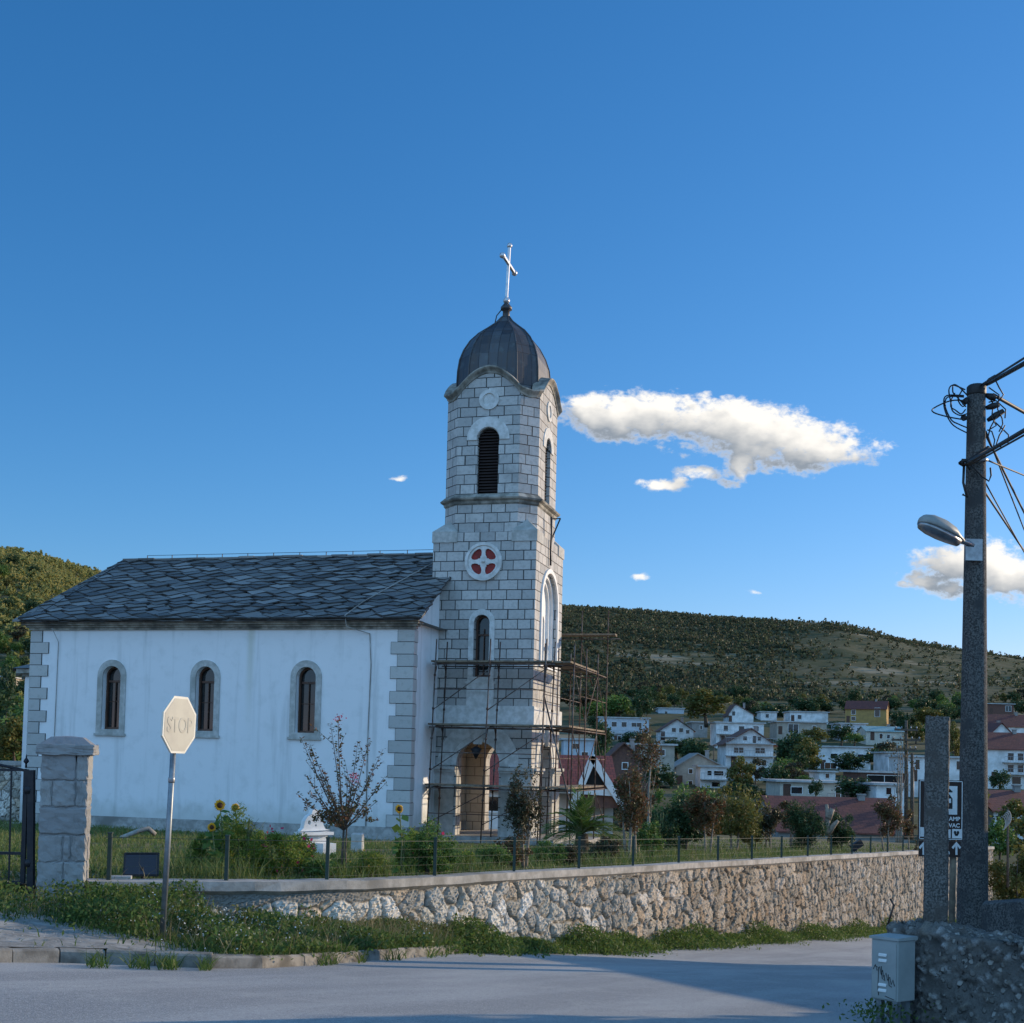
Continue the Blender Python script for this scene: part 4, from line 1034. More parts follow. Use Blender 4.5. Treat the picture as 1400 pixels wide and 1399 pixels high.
# ================================================================== FENCE, PILLAR, GATE
def text_obj(name, body, size, mat4, mat, parent, extrude=.002, bold=0., sx=1.):
    cu = bpy.data.curves.new(name, 'FONT'); cu.body = body; cu.size = size; cu.extrude = extrude; cu.offset = bold
    cu.align_x = 'CENTER'; cu.align_y = 'CENTER'
    t = bpy.data.objects.new(name+'_tmp', cu); COL.objects.link(t)
    me = bpy.data.meshes.new_from_object(t.evaluated_get(bpy.context.evaluated_depsgraph_get()))
    bpy.data.objects.remove(t); bpy.data.curves.remove(cu)
    iv = world_inv(parent); me.transform(iv @ mat4 @ Matrix.Diagonal((sx,1,1,1)))
    me.materials.clear(); me.materials.append(M[mat]); me.name = name
    o = bpy.data.objects.new(name, me); COL.objects.link(o); o.parent = parent
    return o
fence = thing('wire_fence', 'low dark green wire mesh fence on the coping of the rubble retaining wall', 'fence', COR+Vector((0,0,z_lawn(COR.x,COR.y))))
post_px = [255]
S0 = (P0-COR).length
posts = []
for k in range(0, 19):
    p = COR+WD*(2.5*k) if k else wall_at(sum((b-a).length for a, b in zip(WALL, WALL[1:-1]))-1.55)[0]
    posts.append(p)
left_posts = [wall_at(.25)[0], wall_at(1.75)[0]]
allp = left_posts+posts
for i, p in enumerate(allp):
    z = z_lawn(p.x, p.y); q = p-WN*.08 if i > 1 else p+Vector((-.03,.1,0)); h = .62
    m = MB(); m.box(q.x-.024, q.x+.024, q.y-.024, q.y+.024, z+.03, z+h); m.box(q.x-.03, q.x+.03, q.y-.03, q.y+.03, z+h, z+h+.02)
    m.build('post', 'green_iron', fence, world=True)
m = MB()
for a, b in zip(allp, allp[1:]):
    qa, qb = a-WN*.08, b-WN*.08
    if (b-a).length < .2: continue
    za, zb_ = z_lawn(a.x,a.y), z_lawn(b.x,b.y)
    for h, r in ((.58,.005),(.46,.002),(.34,.002),(.22,.002),(.1,.002)): m.tube([qa+Vector((0,0,za+h)), qb+Vector((0,0,zb_+h))], r, 4, False)
    n = int((b-a).length/.2)
    for i in range(1, n): 
        c = qa.lerp(qb, i/n); z = za+(zb_-za)*i/n; m.tube([c+Vector((0,0,z+.08)), c+Vector((0,0,z+.58))], .0014, 3, False)
m.build('wire_mesh', 'green_iron', fence, world=True, recalc=False)

# gate pillar of rough ashlar
pb = at(73, 1246, 15.55); pz0 = pb.z
pw = .565; pxc = pb.x; pyc = 15.85; ztop = at(85, 1030, 15.55).z
pil = thing('gate_pillar', 'stout gate pillar of rough grey stone blocks with a wide cap', 'gate pillar', (pxc, pyc, pz0))
rowsP = [(0,.30,[1.]),(.30,.62,[.56,.44]),(.62,.95,[.55,.13,.32]),(.95,1.28,[1.]),(1.28,1.62,[.26,.5,.24]),(1.62,1.0,[.72,.28])]
Ht = ztop-pz0; sc_ = Ht/1.93; 
rowsP = [(0,.29,[1.]),(.29,.60,[.55,.45]),(.60,.93,[.52,.16,.32]),(.93,1.27,[1.]),(1.27,1.60,[.26,.48,.26]),(1.60,1.93,[.73,.27])]
def rough_block(mb, x0, x1, y0, y1, z0, z1, amp=.012, n=7, seed=0):
    """a stone block with a dressed, uneven face"""
    rg = np.random.default_rng(seed); bm = bmesh.new(); bmesh.ops.create_cube(bm, size=1)
    bmesh.ops.scale(bm, vec=(x1-x0, y1-y0, z1-z0), verts=bm.verts)
    bmesh.ops.bevel(bm, geom=list(bm.edges), offset=min(.02, (z1-z0)*.12), segments=2, affect='EDGES', profile=.5)
    bmesh.ops.subdivide_edges(bm, edges=[e for e in bm.edges if e.calc_length() > .06], cuts=n, use_grid_fill=True)
    ph = rg.random(6)*6.28
    for v in bm.verts:
        p = v.co; nz = math.sin(p.x*23+ph[0])*math.sin(p.z*29+ph[1])+.6*math.sin(p.x*61+p.z*47+ph[2])*math.cos(p.y*53+ph[3])+rg.normal()*.5
        d = Vector(p); 
        if d.length: v.co = p+Vector((p.x/(x1-x0), p.y/(y1-y0), p.z/(z1-z0)))*nz*amp
    c = Vector(((x0+x1)/2, (y0+y1)/2, (z0+z1)/2))
    mb.add([v.co+c for v in bm.verts], [tuple(v.index for v in f.verts) for f in bm.faces] if bm.verts.index_update() is None else [], False); bm.free()
m = MB(); seed = 0
m.box(pxc-pw/2+.015, pxc+pw/2-.015, pyc-pw/2+.015, pyc+pw/2-.015, pz0-.3, ztop-.1)
for z0, z1, ws in rowsP:
    x = pxc-pw/2
    for w in ws:
        seed += 1; sh = .0
        rough_block(m, x+.006, x+w*pw-.006, pyc-pw/2-.01*(seed % 2), pyc+pw/2, pz0-.05*(z0 == 0)+z0*sc_+.006, pz0+z1*sc_-.006-.1*0, .011, 5, seed); x += w*pw
m.build('stone_blocks', 'pillar_stone', pil, world=True, recalc=False)
m = MB(); c = Vector((pxc, pyc, 0)); e = pw/2+.055
rough_block(m, pxc-e, pxc+e, pyc-e, pyc+e, ztop-.02, ztop+.11, .01, 5, 77)
def sqr(h, z): return [Vector((pxc-h,pyc-h,z)), Vector((pxc+h,pyc-h,z)), Vector((pxc+h,pyc+h,z)), Vector((pxc-h,pyc+h,z))]
m.loft([sqr(e*.97, ztop+.09), sqr(e*.55, ztop+.2), sqr(e*.1, ztop+.215)]); m.build('cap', 'pillar_stone', pil, world=True, recalc=False)
pil.matrix_world = Matrix.Translation((pxc, pyc, pz0)) @ Matrix.Rotation(R(13), 4, 'Z')

gate = thing('iron_gate', 'dark wrought iron garden gate hung beside the stone pillar', 'gate', at(34, 1212, 15.5))
gy = 15.55; gp = lambda x, y: at(x, y, gy)
def gbar(name, a, b, w=.035): 
    m = MB(); m.bar(gp(*a), gp(*b), w); return m.build(name, 'dark_iron', gate, world=True)
gbar('hinge_post', (43,1053), (42,1244), .075); gbar('stile', (36,1052), (31,1208), .05)
gbar('rail', (-90,1052), (36,1053), .03); gbar('rail', (-90,1165), (33,1167), .035); gbar('rail', (-90,1206), (32,1207), .04)
m = MB(); m.tube([gp(-90,1020), gp(-40,1032), gp(0,1046), gp(36,1054)], .018, 6); m.build('arched_rail', 'dark_iron', gate, world=True)
for x in (16, -4, -24, -44, -64): gbar('bar', (x, 1050-(36-x)*.12), (x-4, 1207), .017)
m = MB(); f = gp(35.5, 1050); m.lathe(f, [(.014,0),(.012,.05),(.035,.075),(.03,.095),(.01,.12),(.008,.15),(.0,.17)], 8); m.build('finial', 'dark_iron', gate, world=True)
for y in (1080, 1180):
    m = MB(); m.lathe(gp(39, y), [(.05,-.045),(.055,0),(.05,.045)], 8); m.build('hinge', 'dark_iron', gate, world=True)

# ================================================================== STREET THINGS
# faded stop sign
sy_ = 13.9; foot = at(223, 1262, sy_); top = at(234, 1030, sy_); sctr = at(239, 991, sy_)
stop = thing('stop_sign', 'faded cream octagonal stop sign on a leaning zinc pole in the roadside weeds', 'stop sign', foot)
m = MB(); d = (sctr-foot); m.tube([foot-d*.08, foot+d*.98], .031, 12); pole_o = m.build('pole', 'zinc', stop, world=True)
m = MB(); q = foot.lerp(sctr, .72); m.lathe(q, [(.034,-.03),(.037,-.02),(.037,.02),(.034,.03)], 12); m.build('clamp', 'steel', stop, world=True)
upv = d.normalized(); sn = Vector((.945,-.327,0)); sn = (sn-upv*sn.dot(upv)).normalized(); su_ = upv.cross(sn).normalized()
SM = Matrix(((su_.x,upv.x,sn.x,0),(su_.y,upv.y,sn.y,0),(su_.z,upv.z,sn.z,0),(0,0,0,1))); SM = Matrix.Translation(sctr+sn*.05) @ SM
def octl(r): return [(r/math.cos(math.pi/8)*math.cos(math.pi/8+i*math.pi/4), r/math.cos(math.pi/8)*math.sin(math.pi/8+i*math.pi/4)) for i in range(8)]
w = lambda a, b, c_: SM @ Vector((a, b, c_))
m = MB(); m.loft([[w(a,b,-.012) for a,b in octl(.31)], [w(a,b,.012) for a,b in octl(.31)]]); pl_ = m.build('plate', 'sign_rim', stop, world=True)
m = MB(); m.loft([[w(a,b,.012) for a,b in octl(.285)], [w(a,b,.0145) for a,b in octl(.285)]]); m.build('sign_face', 'sign_face', stop, world=True)
m = MB(); m.loft([[w(a,b,-.0125) for a,b in octl(.30)], [w(a,b,-.014) for a,b in octl(.30)]]); m.build('sign_back', 'zinc', stop, world=True)
text_obj('lettering', 'STOP', .235, SM @ Matrix.Translation((0,-.01,.016)), 'sign_letter', stop, .002, .004, .86)

# solar flood light behind the coping
fl = thing('solar_floodlight', 'black solar panel floodlight standing behind the coping near the stop sign', 'solar light', at(192, 1206, 16.9))
pa, pc, pd, pe = at(171,1167,16.8), at(217,1167,16.95), at(216,1197,16.75), at(169,1197,16.6)
nrm = (pc-pa).cross(pe-pa).normalized()
m = MB(); m.prism([pa,pc,pd,pe], nrm*.03); m.build('panel', 'solar', fl, world=True)
m = MB()
for a, b in ((pa,pc),(pc,pd),(pd,pe),(pe,pa)): m.bar(a-nrm*.004, b-nrm*.004, .022)
m.build('frame', 'dark_iron', fl, world=True)
m = MB(); cc_ = (pd+pe)/2; m.tube([cc_+Vector((0,.05,.1)), cc_+Vector((0,.1,-.2))], .02, 6); m.build('stand', 'dark_iron', fl, world=True)
fl2 = thing('spot_light', 'small dark garden spotlight clamped on the coping beside the far fence posts', 'spotlight', at(1172, 1168, 44))
b0 = at(1171, 1167, 44.2)
m = MB(); m.obox(b0+Vector((0,0,.28)), Vector((.17,.0,.12)), Vector((0,.12,0)), Vector((-.06,0,.10))); m.build('lamp_head', 'dark_iron', fl2, world=True)
m = MB(); m.tube([b0, b0+Vector((.02,0,.2))], .035, 6); m.obox(b0+Vector((0,0,.03)), (.2,0,0), (0,.1,0), (0,0,.03)); m.build('base', 'coping', fl2, world=True)

# rough concrete wall at the right
def rough_prism(loop_fn, ns, nt, name, mat, parent, seed):
    pass
cA_, cB_ = at(1214, 1262, 11.0), at(1470, 1297, 9.7)
cA_.z = -1.34; cB_.z = -1.40
cw = thing('concrete_wall', 'rough crumbling concrete wall with exposed pebbles behind the grey cabinet', 'concrete wall', cA_)
CD = (cB_-cA_); CD.z = 0; CLn = CD.length; CD.normalize(); CN = Vector((CD.y,-CD.x,0)); 
if CN.y > 0: CN = -CN
TH_ = .52
us_ = np.arange(-.0, CLn+1.2, .016)
prof_ = [(0,-1.25)]+[(0,z) for z in np.linspace(-1.2,-.02,62)]+[(-.02,0.0)]+[(-t,.0) for t in np.linspace(.04,TH_-.02,26)]+[(-TH_,-.03),(-TH_,-.5)]
pa_ = np.array(prof_); 
U_, Pi = np.meshgrid(us_, np.arange(len(pa_)), indexing='ij')
off = pa_[Pi, 0]; zz = pa_[Pi, 1]
wu, wv = U_+off*1.0, zz-off*.8
b, s2, bid = worley(wu*1.0+.02*np.sin(wv*40), wv+.015*np.sin(wu*55), .075, .06, 9)
peb = (hash01(bid, 2) > .3)*np.clip(1-b/.5, 0, 1)**.6*hash01(bid, 7)
big = np.sin(wu*3.1+1)*np.cos(wv*4.3)+.5*np.sin(wu*8.7-wv*6.1)+.4*np.sin(wu*17+wv*21)
b2, s3, bid2 = worley(wu, wv, .42, .3, 21); crk = np.clip(.5*np.sin(wu*13+2*np.sin(wv*9))*np.sin(wv*17+2*np.sin(wu*7))-.18, 0, 1)*1.6
lower = np.clip((-zz-.5)/.4, 0, 1)
D = .02*big+.055*peb-.05*crk+RNG.normal(size=U_.shape)*.006
topm = (off < -.02)
base = np.array((.155,.148,.135)); col = np.ones(U_.shape+(1,))*base*(.85+.25*big[..., None]*.5)
pc_ = np.array([(.24,.225,.2),(.38,.37,.35),(.13,.12,.11),(.2,.18,.15)])[(hash01(bid, 3)*4).astype(int).clip(0, 3)]
k_ = (np.clip(peb*2.2, 0, 1)*.85)[..., None]; col = col*(1-k_)+pc_*k_; col *= (1-.7*crk[..., None])
fx_ = np.where(topm, 0, D); fz_ = np.where(topm, D*.9+.02*np.sin(U_*5), 0)
sag = -.045*np.clip(U_-.0, 0, 3)+.03*np.sin(U_*2.3)
X = cA_.x+CD.x*U_+CN.x*(off+fx_); Y = cA_.y+CD.y*U_+CN.y*(off+fx_); Z = cA_.z+zz+fz_+(CD.z*0)+np.where(zz > -.9, sag*0, 0)
v = np.stack([X, Y, Z], -1).reshape(-1, 3); npf = len(pa_); i = (np.arange(len(us_)-1)[:, None]*npf+np.arange(npf-1)[None]).reshape(-1)
npmesh('wall_body', to_root(v, cw), np.stack([i, i+npf, i+npf+1, i+1], 1), 'concrete', cw, smooth=True, col=col.reshape(-1, 3))
# broken end of the wall
m = MB(); rg = random.Random(5)
for k in range(16):
    c = cA_-CN*rg.uniform(0,TH_)+Vector((0,0,rg.uniform(-1.1,-.03)))+CD*rg.uniform(-.03,.03); s_ = rg.uniform(.05,.13)
m.obox(cA_-CN*TH_*.5+CD*.05+Vector((0,0,-.63)), CD*.05, CN*TH_*.5, Vector((0,0,.61)))
eb = []
gz, gt = np.meshgrid(np.linspace(-1.25,-.0,50), np.linspace(0,TH_,22), indexing='ij')
b, s2, bid = worley(gt, gz, .085, .075, 31); D = .035*np.clip(1-b/.45, 0, 1)*hash01(bid, 3)+.03*np.sin(gz*9+gt*5)
colE = np.array([(.2,.19,.17),(.3,.28,.25),(.13,.12,.11)])[(hash01(bid, 5)*3).astype(int).clip(0, 2)]*np.clip(.35+1.2*np.clip(1-b/.5, 0, 1), 0, 1)[..., None]
X = cA_.x-CN.x*gt-CD.x*(D-.015); Y = cA_.y-CN.y*gt-CD.y*(D-.015); v = np.stack([X, Y, cA_.z+gz+.02*np.sin(gt*13)], -1).reshape(-1, 3)
i = (np.arange(49)[:, None]*22+np.arange(21)[None]).reshape(-1)
npmesh('broken_end', to_root(v, cw), np.stack([i, i+1, i+23, i+22], 1), 'concrete', cw, smooth=True, col=colE.reshape(-1, 3))
rb = thing('reinforcing_bar', 'rusty bent reinforcing bar sticking out at the broken wall end', 'metal bar', cA_)
m = MB(); m.tube([cA_+Vector((.03,.12,-.02)), at(1222,1238,11.1), at(1217,1229,11.1)], .009, 5); m.build('bar', 'rust', rb, world=True)
# stub concrete post on the wall
cp0, cp1 = at(1279, 1250, 10.95), at(1280, 981, 10.95)
cpost = thing('concrete_post', 'weathered square concrete post standing on the crumbling wall in front of the brown sign', 'concrete post', cp0, -math.atan2(cp0.x, cp0.y))
gz = np.linspace(-.15, (cp1-cp0).z, 110); nsd = 44; vs = []; cols_ = []
for iz, z in enumerate(gz):
    for q in range(nsd):
        a = 2*math.pi*q/nsd; ca, sa = math.cos(a), math.sin(a); r = .099/max(abs(ca), abs(sa))**.85
        n_ = RNG.normal()*.0008+.002*math.sin(z*31+a*5)+.003*math.sin(z*5-a*3)
        vs.append((ca*(r+n_), sa*(r+n_), z+(RNG.normal()*.006 if iz == len(gz)-1 else 0)))
        t_ = RNG.random(); cols_.append(np.array((.125,.118,.108))*(.35+1.3*t_)+(np.array((.09,.06,.045)) if t_ > .93 else 0))
nz_ = len(gz); qd = [(i*nsd+j, i*nsd+(j+1) % nsd, (i+1)*nsd+(j+1) % nsd, (i+1)*nsd+j) for i in range(nz_-1) for j in range(nsd)]
vs.append((0,0,gz[-1]+.01)); cols_.append((.1,.1,.09))
qd += [((nz_-1)*nsd+j, (nz_-1)*nsd+(j+1) % nsd, len(vs)-1, len(vs)-1) for j in range(0)]
po = npmesh('shaft', np.array(vs), np.array(qd), 'post_concrete', cpost, smooth=True)
m = MB(); zt_ = (cp1-cp0).z; m.box(-.095,.097,-.095,.095,zt_-.03,zt_+.004); m.build('top', 'post_concrete', cpost)

# grey utility cabinet
bc = at(1228, 1287, 10.55); bh = bc.z-at(1228, 1371, 10.55).z
cab = thing('utility_cabinet', 'small pale grey metal utility cabinet with black scribbles on steel legs', 'utility box', (bc.x, bc.y, bc.z-bh))
lx = Vector((-.178,.16,0)).normalized(); rx_ = Vector((.185,.12,0)).normalized()
lw_, rw2 = .235, .215
p00 = bc.copy(); p00.z = 0
def cb(a, b_, z): return p00+lx*a+rx_*b_+Vector((0,0,z))
zt_, zb2 = bc.z, bc.z-bh
m = MB(); m.hexa([cb(0,0,zb2), cb(lw_,0,zb2), cb(lw_,rw2,zb2), cb(0,rw2,zb2), cb(0,0,zt_), cb(lw_,0,zt_), cb(lw_,rw2,zt_), cb(0,rw2,zt_)]); body = m.build('body', 'grey_box', cab, world=True, bevel=.006)
m = MB(); m.hexa([cb(-.012,-.012,zt_), cb(lw_+.012,-.012,zt_), cb(lw_+.012,rw2+.012,zt_), cb(-.012,rw2+.012,zt_), cb(-.012,-.012,zt_+.022), cb(lw_+.012,-.012,zt_+.022), cb(lw_+.012,rw2+.012,zt_+.03), cb(-.012,rw2+.012,zt_+.03)]); m.build('lid', 'grey_box', cab, world=True)
dn = -rx_.cross(Vector((0,0,1)));  fn_ = Vector((lx.y,-lx.x,0)); fn_ = fn_ if fn_.dot(Vector((0,-1,0))) > 0 else -fn_
m = MB(); m.hexa([cb(.012,0,zb2+.015)+fn_*t for t in (0,)]+[cb(lw_-.012,0,zb2+.015), cb(lw_-.012,0,zb2+.015)+fn_*.008, cb(.012,0,zb2+.015)+fn_*.008, cb(.012,0,zt_-.015), cb(lw_-.012,0,zt_-.015), cb(lw_-.012,0,zt_-.015)+fn_*.008, cb(.012,0,zt_-.015)+fn_*.008]); door = m.build('door', 'grey_box', cab, world=True)
for zf in (.75,.66,.26,.17):
    m = MB(); c = cb(lw_*.55,0,zb2+bh*zf)+fn_*.012; m.obox(c, lx*.035, fn_*.006+Vector((0,0,-.006)), Vector((0,0,.007))); m.build('louvre_vent', 'sign_white', door, world=True)
m = MB()   # scribbled marker lines
def scr(pts):
    m.tube([cb(a*lw_,0,zb2+bh*z)+fn_*.0095 for a, z in pts], .0035, 4)
scr([(.86,.56),(.7,.53),(.72,.2),(.69,.08)]); scr([(.9,.5),(.82,.58),(.76,.48),(.66,.55),(.6,.42),(.55,.5),(.5,.38),(.42,.46),(.36,.34),(.28,.4),(.22,.28),(.16,.36),(.1,.26)]); scr([(.6,.56),(.56,.36),(.46,.33),(.5,.42)]); scr([(.34,.44),(.3,.26),(.2,.24)]); scr([(.45,.08),(.12,.04)])
m.build('scribble', 'cable', door, world=True)
for a, b_ in ((.03,.03),(lw_-.05,.05),(.05,rw2-.04)):
    m = MB(); p_ = cb(a,b_,0); m.obox(Vector((p_.x,p_.y,zb2-.22)), lx*.022, rx_*.022, Vector((0,0,.22))); m.build('leg', 'zinc', cab, world=True)

# utility pole with street lamp and cables
UY = 20.0
ub, ut = at(1329, 1310, UY), at(1335, 531, UY)
upole = thing('utility_pole', 'tall tapered concrete utility pole carrying a street lamp and tangled cables', 'utility pole', ub)
m = MB(); n_ = 24; pts = [ub.lerp(ut, t) for t in np.linspace(0, 1, n_)]
m.tube(pts, [.245-(.245-.138)*t for t in np.linspace(0, 1, n_)], 20); m.build('shaft', 'pole_concrete', upole, world=True)
m = MB(); m.lathe(ut, [(.142,-.12),(.15,-.1),(.15,.02),(.12,.05),(.0,.06)], 14); m.build('cap', 'cable', upole, world=True)
def up(px, py, dy=0.): return at(px, py, UY+dy)
def hw(name, pts, r, mat='cable'): 
    m = MB(); m.tube(pts, r, 6); return m.build(name, mat, upole, world=True)
hw('bracket', [up(1318,636,-.15), up(1313,633,-.3), up(1316,630,-.3), up(1326,630,-.25), up(1352,612,-.2)], .035)
hw('bracket', [up(1349,629,-.1), up(1346,628,-.25), up(1322,632,-.25)], .03, 'zinc')
for a, b_ in (((1346,527),(1362,515)),((1347,540),(1362,545)),((1348,558),(1366,553)),((1350,575),(1372,562)),((1322,545),(1318,552)),((1320,573),(1316,570))):
    hw('insulator', [up(*a,-.05), up((a[0]+b_[0])/2,(a[1]+b_[1])/2,-.08), up(*b_,-.1)], [.03,.055,.04])
hw('cable_clip', [up(1318,636,-.2), up(1317,660,-.25), up(1322,680,-.25), up(1316,676,-.25)], .02)
hw('cable_clip', [up(1354,640,-.2), up(1355,650,-.3), up(1352,658,-.25), up(1343,652,-.25), up(1324,632,-.27)], .014)
loops = [[(1320,533),(1308,528),(1301,527),(1297,534),(1300,552),(1302,562),(1312,568),(1322,566)],
         [(1322,540),(1312,530),(1304,526),(1303,536),(1308,542),(1320,556)],
         [(1320,548),(1300,548),(1277,558),(1276,564),(1296,570),(1318,574)],
         [(1318,541),(1294,541),(1290,552),(1294,568),(1304,582),(1322,592)],
         [(1318,543),(1296,543),(1292,556),(1300,574),(1310,580),(1322,585)],
         [(1320,560),(1314,566),(1306,561),(1300,556),(1301,545),(1305,538)],
         [(1316,533),(1310,546),(1316,556),(1322,550)]]
for q in loops:
    P_ = [up(x+.5*random.uniform(-1,1), y, -.12+.03*i*(-1)**i) for i, (x, y) in enumerate(q)]
    # smooth through Catmull-Rom
    out = []
    for i in range(len(P_)-1):
        p0_, p1_, p2_, p3_ = P_[max(i-1,0)], P_[i], P_[i+1], P_[min(i+2,len(P_)-1)]
        for t in (0,.25,.5,.75): out.append(.5*((2*p1_)+(-p0_+p2_)*t+(2*p0_-5*p1_+4*p2_-p3_)*t*t+(-p0_+3*p1_-3*p2_+p3_)*t**3))
    hw('cable_loop', out+[P_[-1]], .011)
for q in [[(1350,540),(1358,552),(1356,570),(1362,582),(1352,588)],[(1352,530),(1366,540),(1364,560),(1370,572),(1371,580),(1366,590)],[(1360,577),(1372,588),(1379,595),(1378,608),(1370,612),(1362,608),(1366,596),(1374,582)],[(1352,550),(1362,548),(1375,560),(1374,572)],[(1350,588),(1356,590),(1360,602),(1358,612)],[(1366,548),(1372,540),(1366,530),(1362,522)],[(1350,600),(1354,585),(1362,570),(1370,560)]]:
    hw('jumper_wire', [up(x, y, -.1+.05*math.sin(i*2)) for i, (x, y) in enumerate(q)], .011)
# lamp arm and head
hw('arm', [up(1334,748,-.2), up(1322,742,-.3), up(1308,738,-.42)], .045, 'steel')
m = MB(); c = up(1331,752,-.24); m.obox(c, (.13,0,0), (0,.03,0), (0,0,.17)); m.build('arm_plate', 'steel', upole, world=True)
lamp = thing('street_lamp', 'grey street lamp head pointing left on the concrete utility pole', 'street lamp', up(1310,738,-.4))
la, lb = up(1316,741,-.38), up(1257,713,-.75); ax = (lb-la); ln = ax.length; ax.normalize(); sx_ = ax.cross(Vector((0,0,1))).normalized(); uz_ = sx_.cross(ax).normalized()
st = [(0,.05,.05,-.05),(.1,.09,.07,-.07),(.28,.15,.16,-.08),(.5,.165,.2,-.09),(.75,.16,.19,-.085),(.92,.12,.14,-.07),(1.,.04,.07,-.03)]
lp, lpb = [], []
for t, w_, ht, hb in st:
    o_ = la+ax*ln*t; lp.append([o_+sx_*(w_*math.cos(a))*1.05+uz_*(ht*math.sin(a) if math.sin(a) > 0 else hb*math.sin(a)*-.25) for a in [2*math.pi*j/14 for j in range(14)]])
m = MB(); m.loft(lp, True, True); m.build('housing', 'grey_box', lamp, world=True)
lp = []
for t, w_, ht, hb in st[1:]:
    o_ = la+ax*ln*t; lp.append([o_+sx_*(w_*.93*math.cos(a))+uz_*(hb*abs(math.sin(a))*1.25-.02 if math.sin(a) < 0 else -.02) for a in [2*math.pi*j/14 for j in range(14)]])
m = MB(); m.loft(lp, True, True); m.build('lens', 'steel', lamp, world=True)

# overhead cables leaving the pole to the right
def cable(a, b, sag, r, label, n=44):
    b = a.lerp(b, 5); sag *= .8
    pts = [a.lerp(b, t)-Vector((0,0,sag*4*t*(1-t))) for t in np.linspace(0, 1, n)]
    m = MB(); m.tube(pts, r, 6); o = m.build('overhead_cable', 'cable'); props(o, label, 'cable', 'overhead cables on the concrete pole')
cable(up(1342,526,-.1), up(1430,468,-6), .05, .016, 'thin upper cable rising from the pole top to the right edge')
cable(up(1352,524,-.1), up(1440,467,-6), .12, .034, 'thick twisted cable bundle rising from the pole top')
cable(up(1358,540,0), up(1440,582,2), .1, .03, 'thick cable dropping right from just below the pole top')
cable(up(1322,634,-.3), up(1440,559,-6), .1, .03, 'thick dark cable rising right from the mid pole bracket')
cable(up(1326,636,-.3), up(1440,565,-6), .12, .014, 'thin cable just under the thick one rising from the mid pole bracket')
cable(up(1349,629,-.1), up(1440,664,4), .06, .014, 'thin slack cable running right from the mid pole clamp')
cable(up(1348,590,0), up(1420,772,10), .1, .014, 'left steep cable dropping to the far lower right from upper pole')
cable(up(1348,595,0), up(1425,748,10), .1, .02, 'right steep cable dropping to the far lower right from upper pole')
cable(up(1322,636,-.3), up(1430,790,10), .25, .018, 'steep cable crossing the pole face and dropping to the lower right')
cable(up(1347,660,0), up(1430,802,10), .2, .012, 'lowest steep cable dropping right below the pole bracket')

# brown tourist sign
SY = 18.4
sa_, sb_ = at(1256.5, 1066, SY), at(1317, 1066, SY); sl_ = at(1256.5, 1171, SY)
sign = thing('tourist_sign', 'brown camping direction sign with white lettering between concrete post and pole', 'road sign', at(1302,1300,SY+.1))
W_ = sb_.x-sa_.x; H1 = sa_.z-at(1256.5,1148,SY).z; H2 = sa_.z-sl_.z
SX = lambda px, py, d=0.: Vector((at(px,py,SY).x, SY-d, at(px,py,SY).z))
m = MB(); m.box(sa_.x, sb_.x, SY, SY+.03, sa_.z-H1, sa_.z); bd = m.build('board', 'sign_brown', sign, world=True)
m = MB(); m.box(sa_.x+.01, sb_.x-.03, SY, SY+.03, sa_.z-H2, sa_.z-H1-.012); bd2 = m.build('lower_board', 'sign_brown', sign, world=True)
m = MB(); x0, x1, z1, z0 = sa_.x+.015, sb_.x-.015, sa_.z-.015, sa_.z-H1+.015
for a, b_ in (((x0,z1),(x1,z1)),((x1,z1),(x1,z0)),((x1,z0),(x0,z0)),((x0,z0),(x0,z1))): m.bar((a[0],SY-.002,a[1]),(b_[0],SY-.002,b_[1]), .011, .004, (0,1,0))
m.build('border', 'sign_white', bd, world=True)
def quad(name, px0, py0, px1, py1, mat, par, d=.004):
    a, b_ = SX(px0,py0), SX(px1,py1); m = MB(); m.box(min(a.x,b_.x), max(a.x,b_.x), SY-d, SY-d+.003, min(a.z,b_.z), max(a.z,b_.z)); return m.build(name, mat, par, world=True)
wp = quad('white_panel', 1265, 1074, 1308.5, 1114, 'sign_white', bd)
m = MB(); S_ = lambda px, py: SX(px, py, .0065)
m.prism([S_(1287,1100),S_(1287,1090),S_(1297,1085),S_(1302,1092),S_(1302,1106),S_(1287,1106)], (0,.002,0)); m.prism([S_(1290,1082),S_(1296,1077),S_(1302,1082),S_(1302,1083.5),S_(1290,1083.5)], (0,.002,0))
m.build('pictogram', 'cable', wp, world=True)
m = MB(); S_ = lambda px, py: SX(px, py, .0075); m.prism([S_(1296,1092),S_(1300,1092),S_(1300,1098),S_(1296,1098)], (0,.002,0)); m.build('pictogram', 'sign_white', wp, world=True)
TM = lambda px, py, d=.005: Matrix.Translation(SX(px, py, d)) @ Matrix.Rotation(math.pi/2, 4, 'X')
text_obj('lettering', 'AMP', .081, TM(1304.8,1120), 'sign_white', bd, .001, .002, 1.0); text_obj('lettering', 'VAC', .081, TM(1304.5,1129), 'sign_white', bd, .001, .002, 1.0)
sm1 = quad('small_panel', 1301.5,1133.5,1315,1146.5,'sign_white',bd,.005); quad('small_panel',1258,1131,1264.5,1144,'sign_white',bd,.005); quad('small_panel',1294,1134,1299.5,1146,'sign_white',bd,.005)
m = MB(); S_ = lambda px, py: SX(px, py, .0075)
for x in (1305.5,1309.5): m.prism([S_(x+1.9*math.cos(a),1138+1.9*math.sin(a)) for a in np.linspace(0,6.28,9)[:-1]], (0,.002,0))
m.prism([S_(1304,1139.5),S_(1311,1139.5),S_(1309,1143),S_(1306,1143)], (0,.002,0)); m.build('pictogram', 'cable', sm1, world=True)
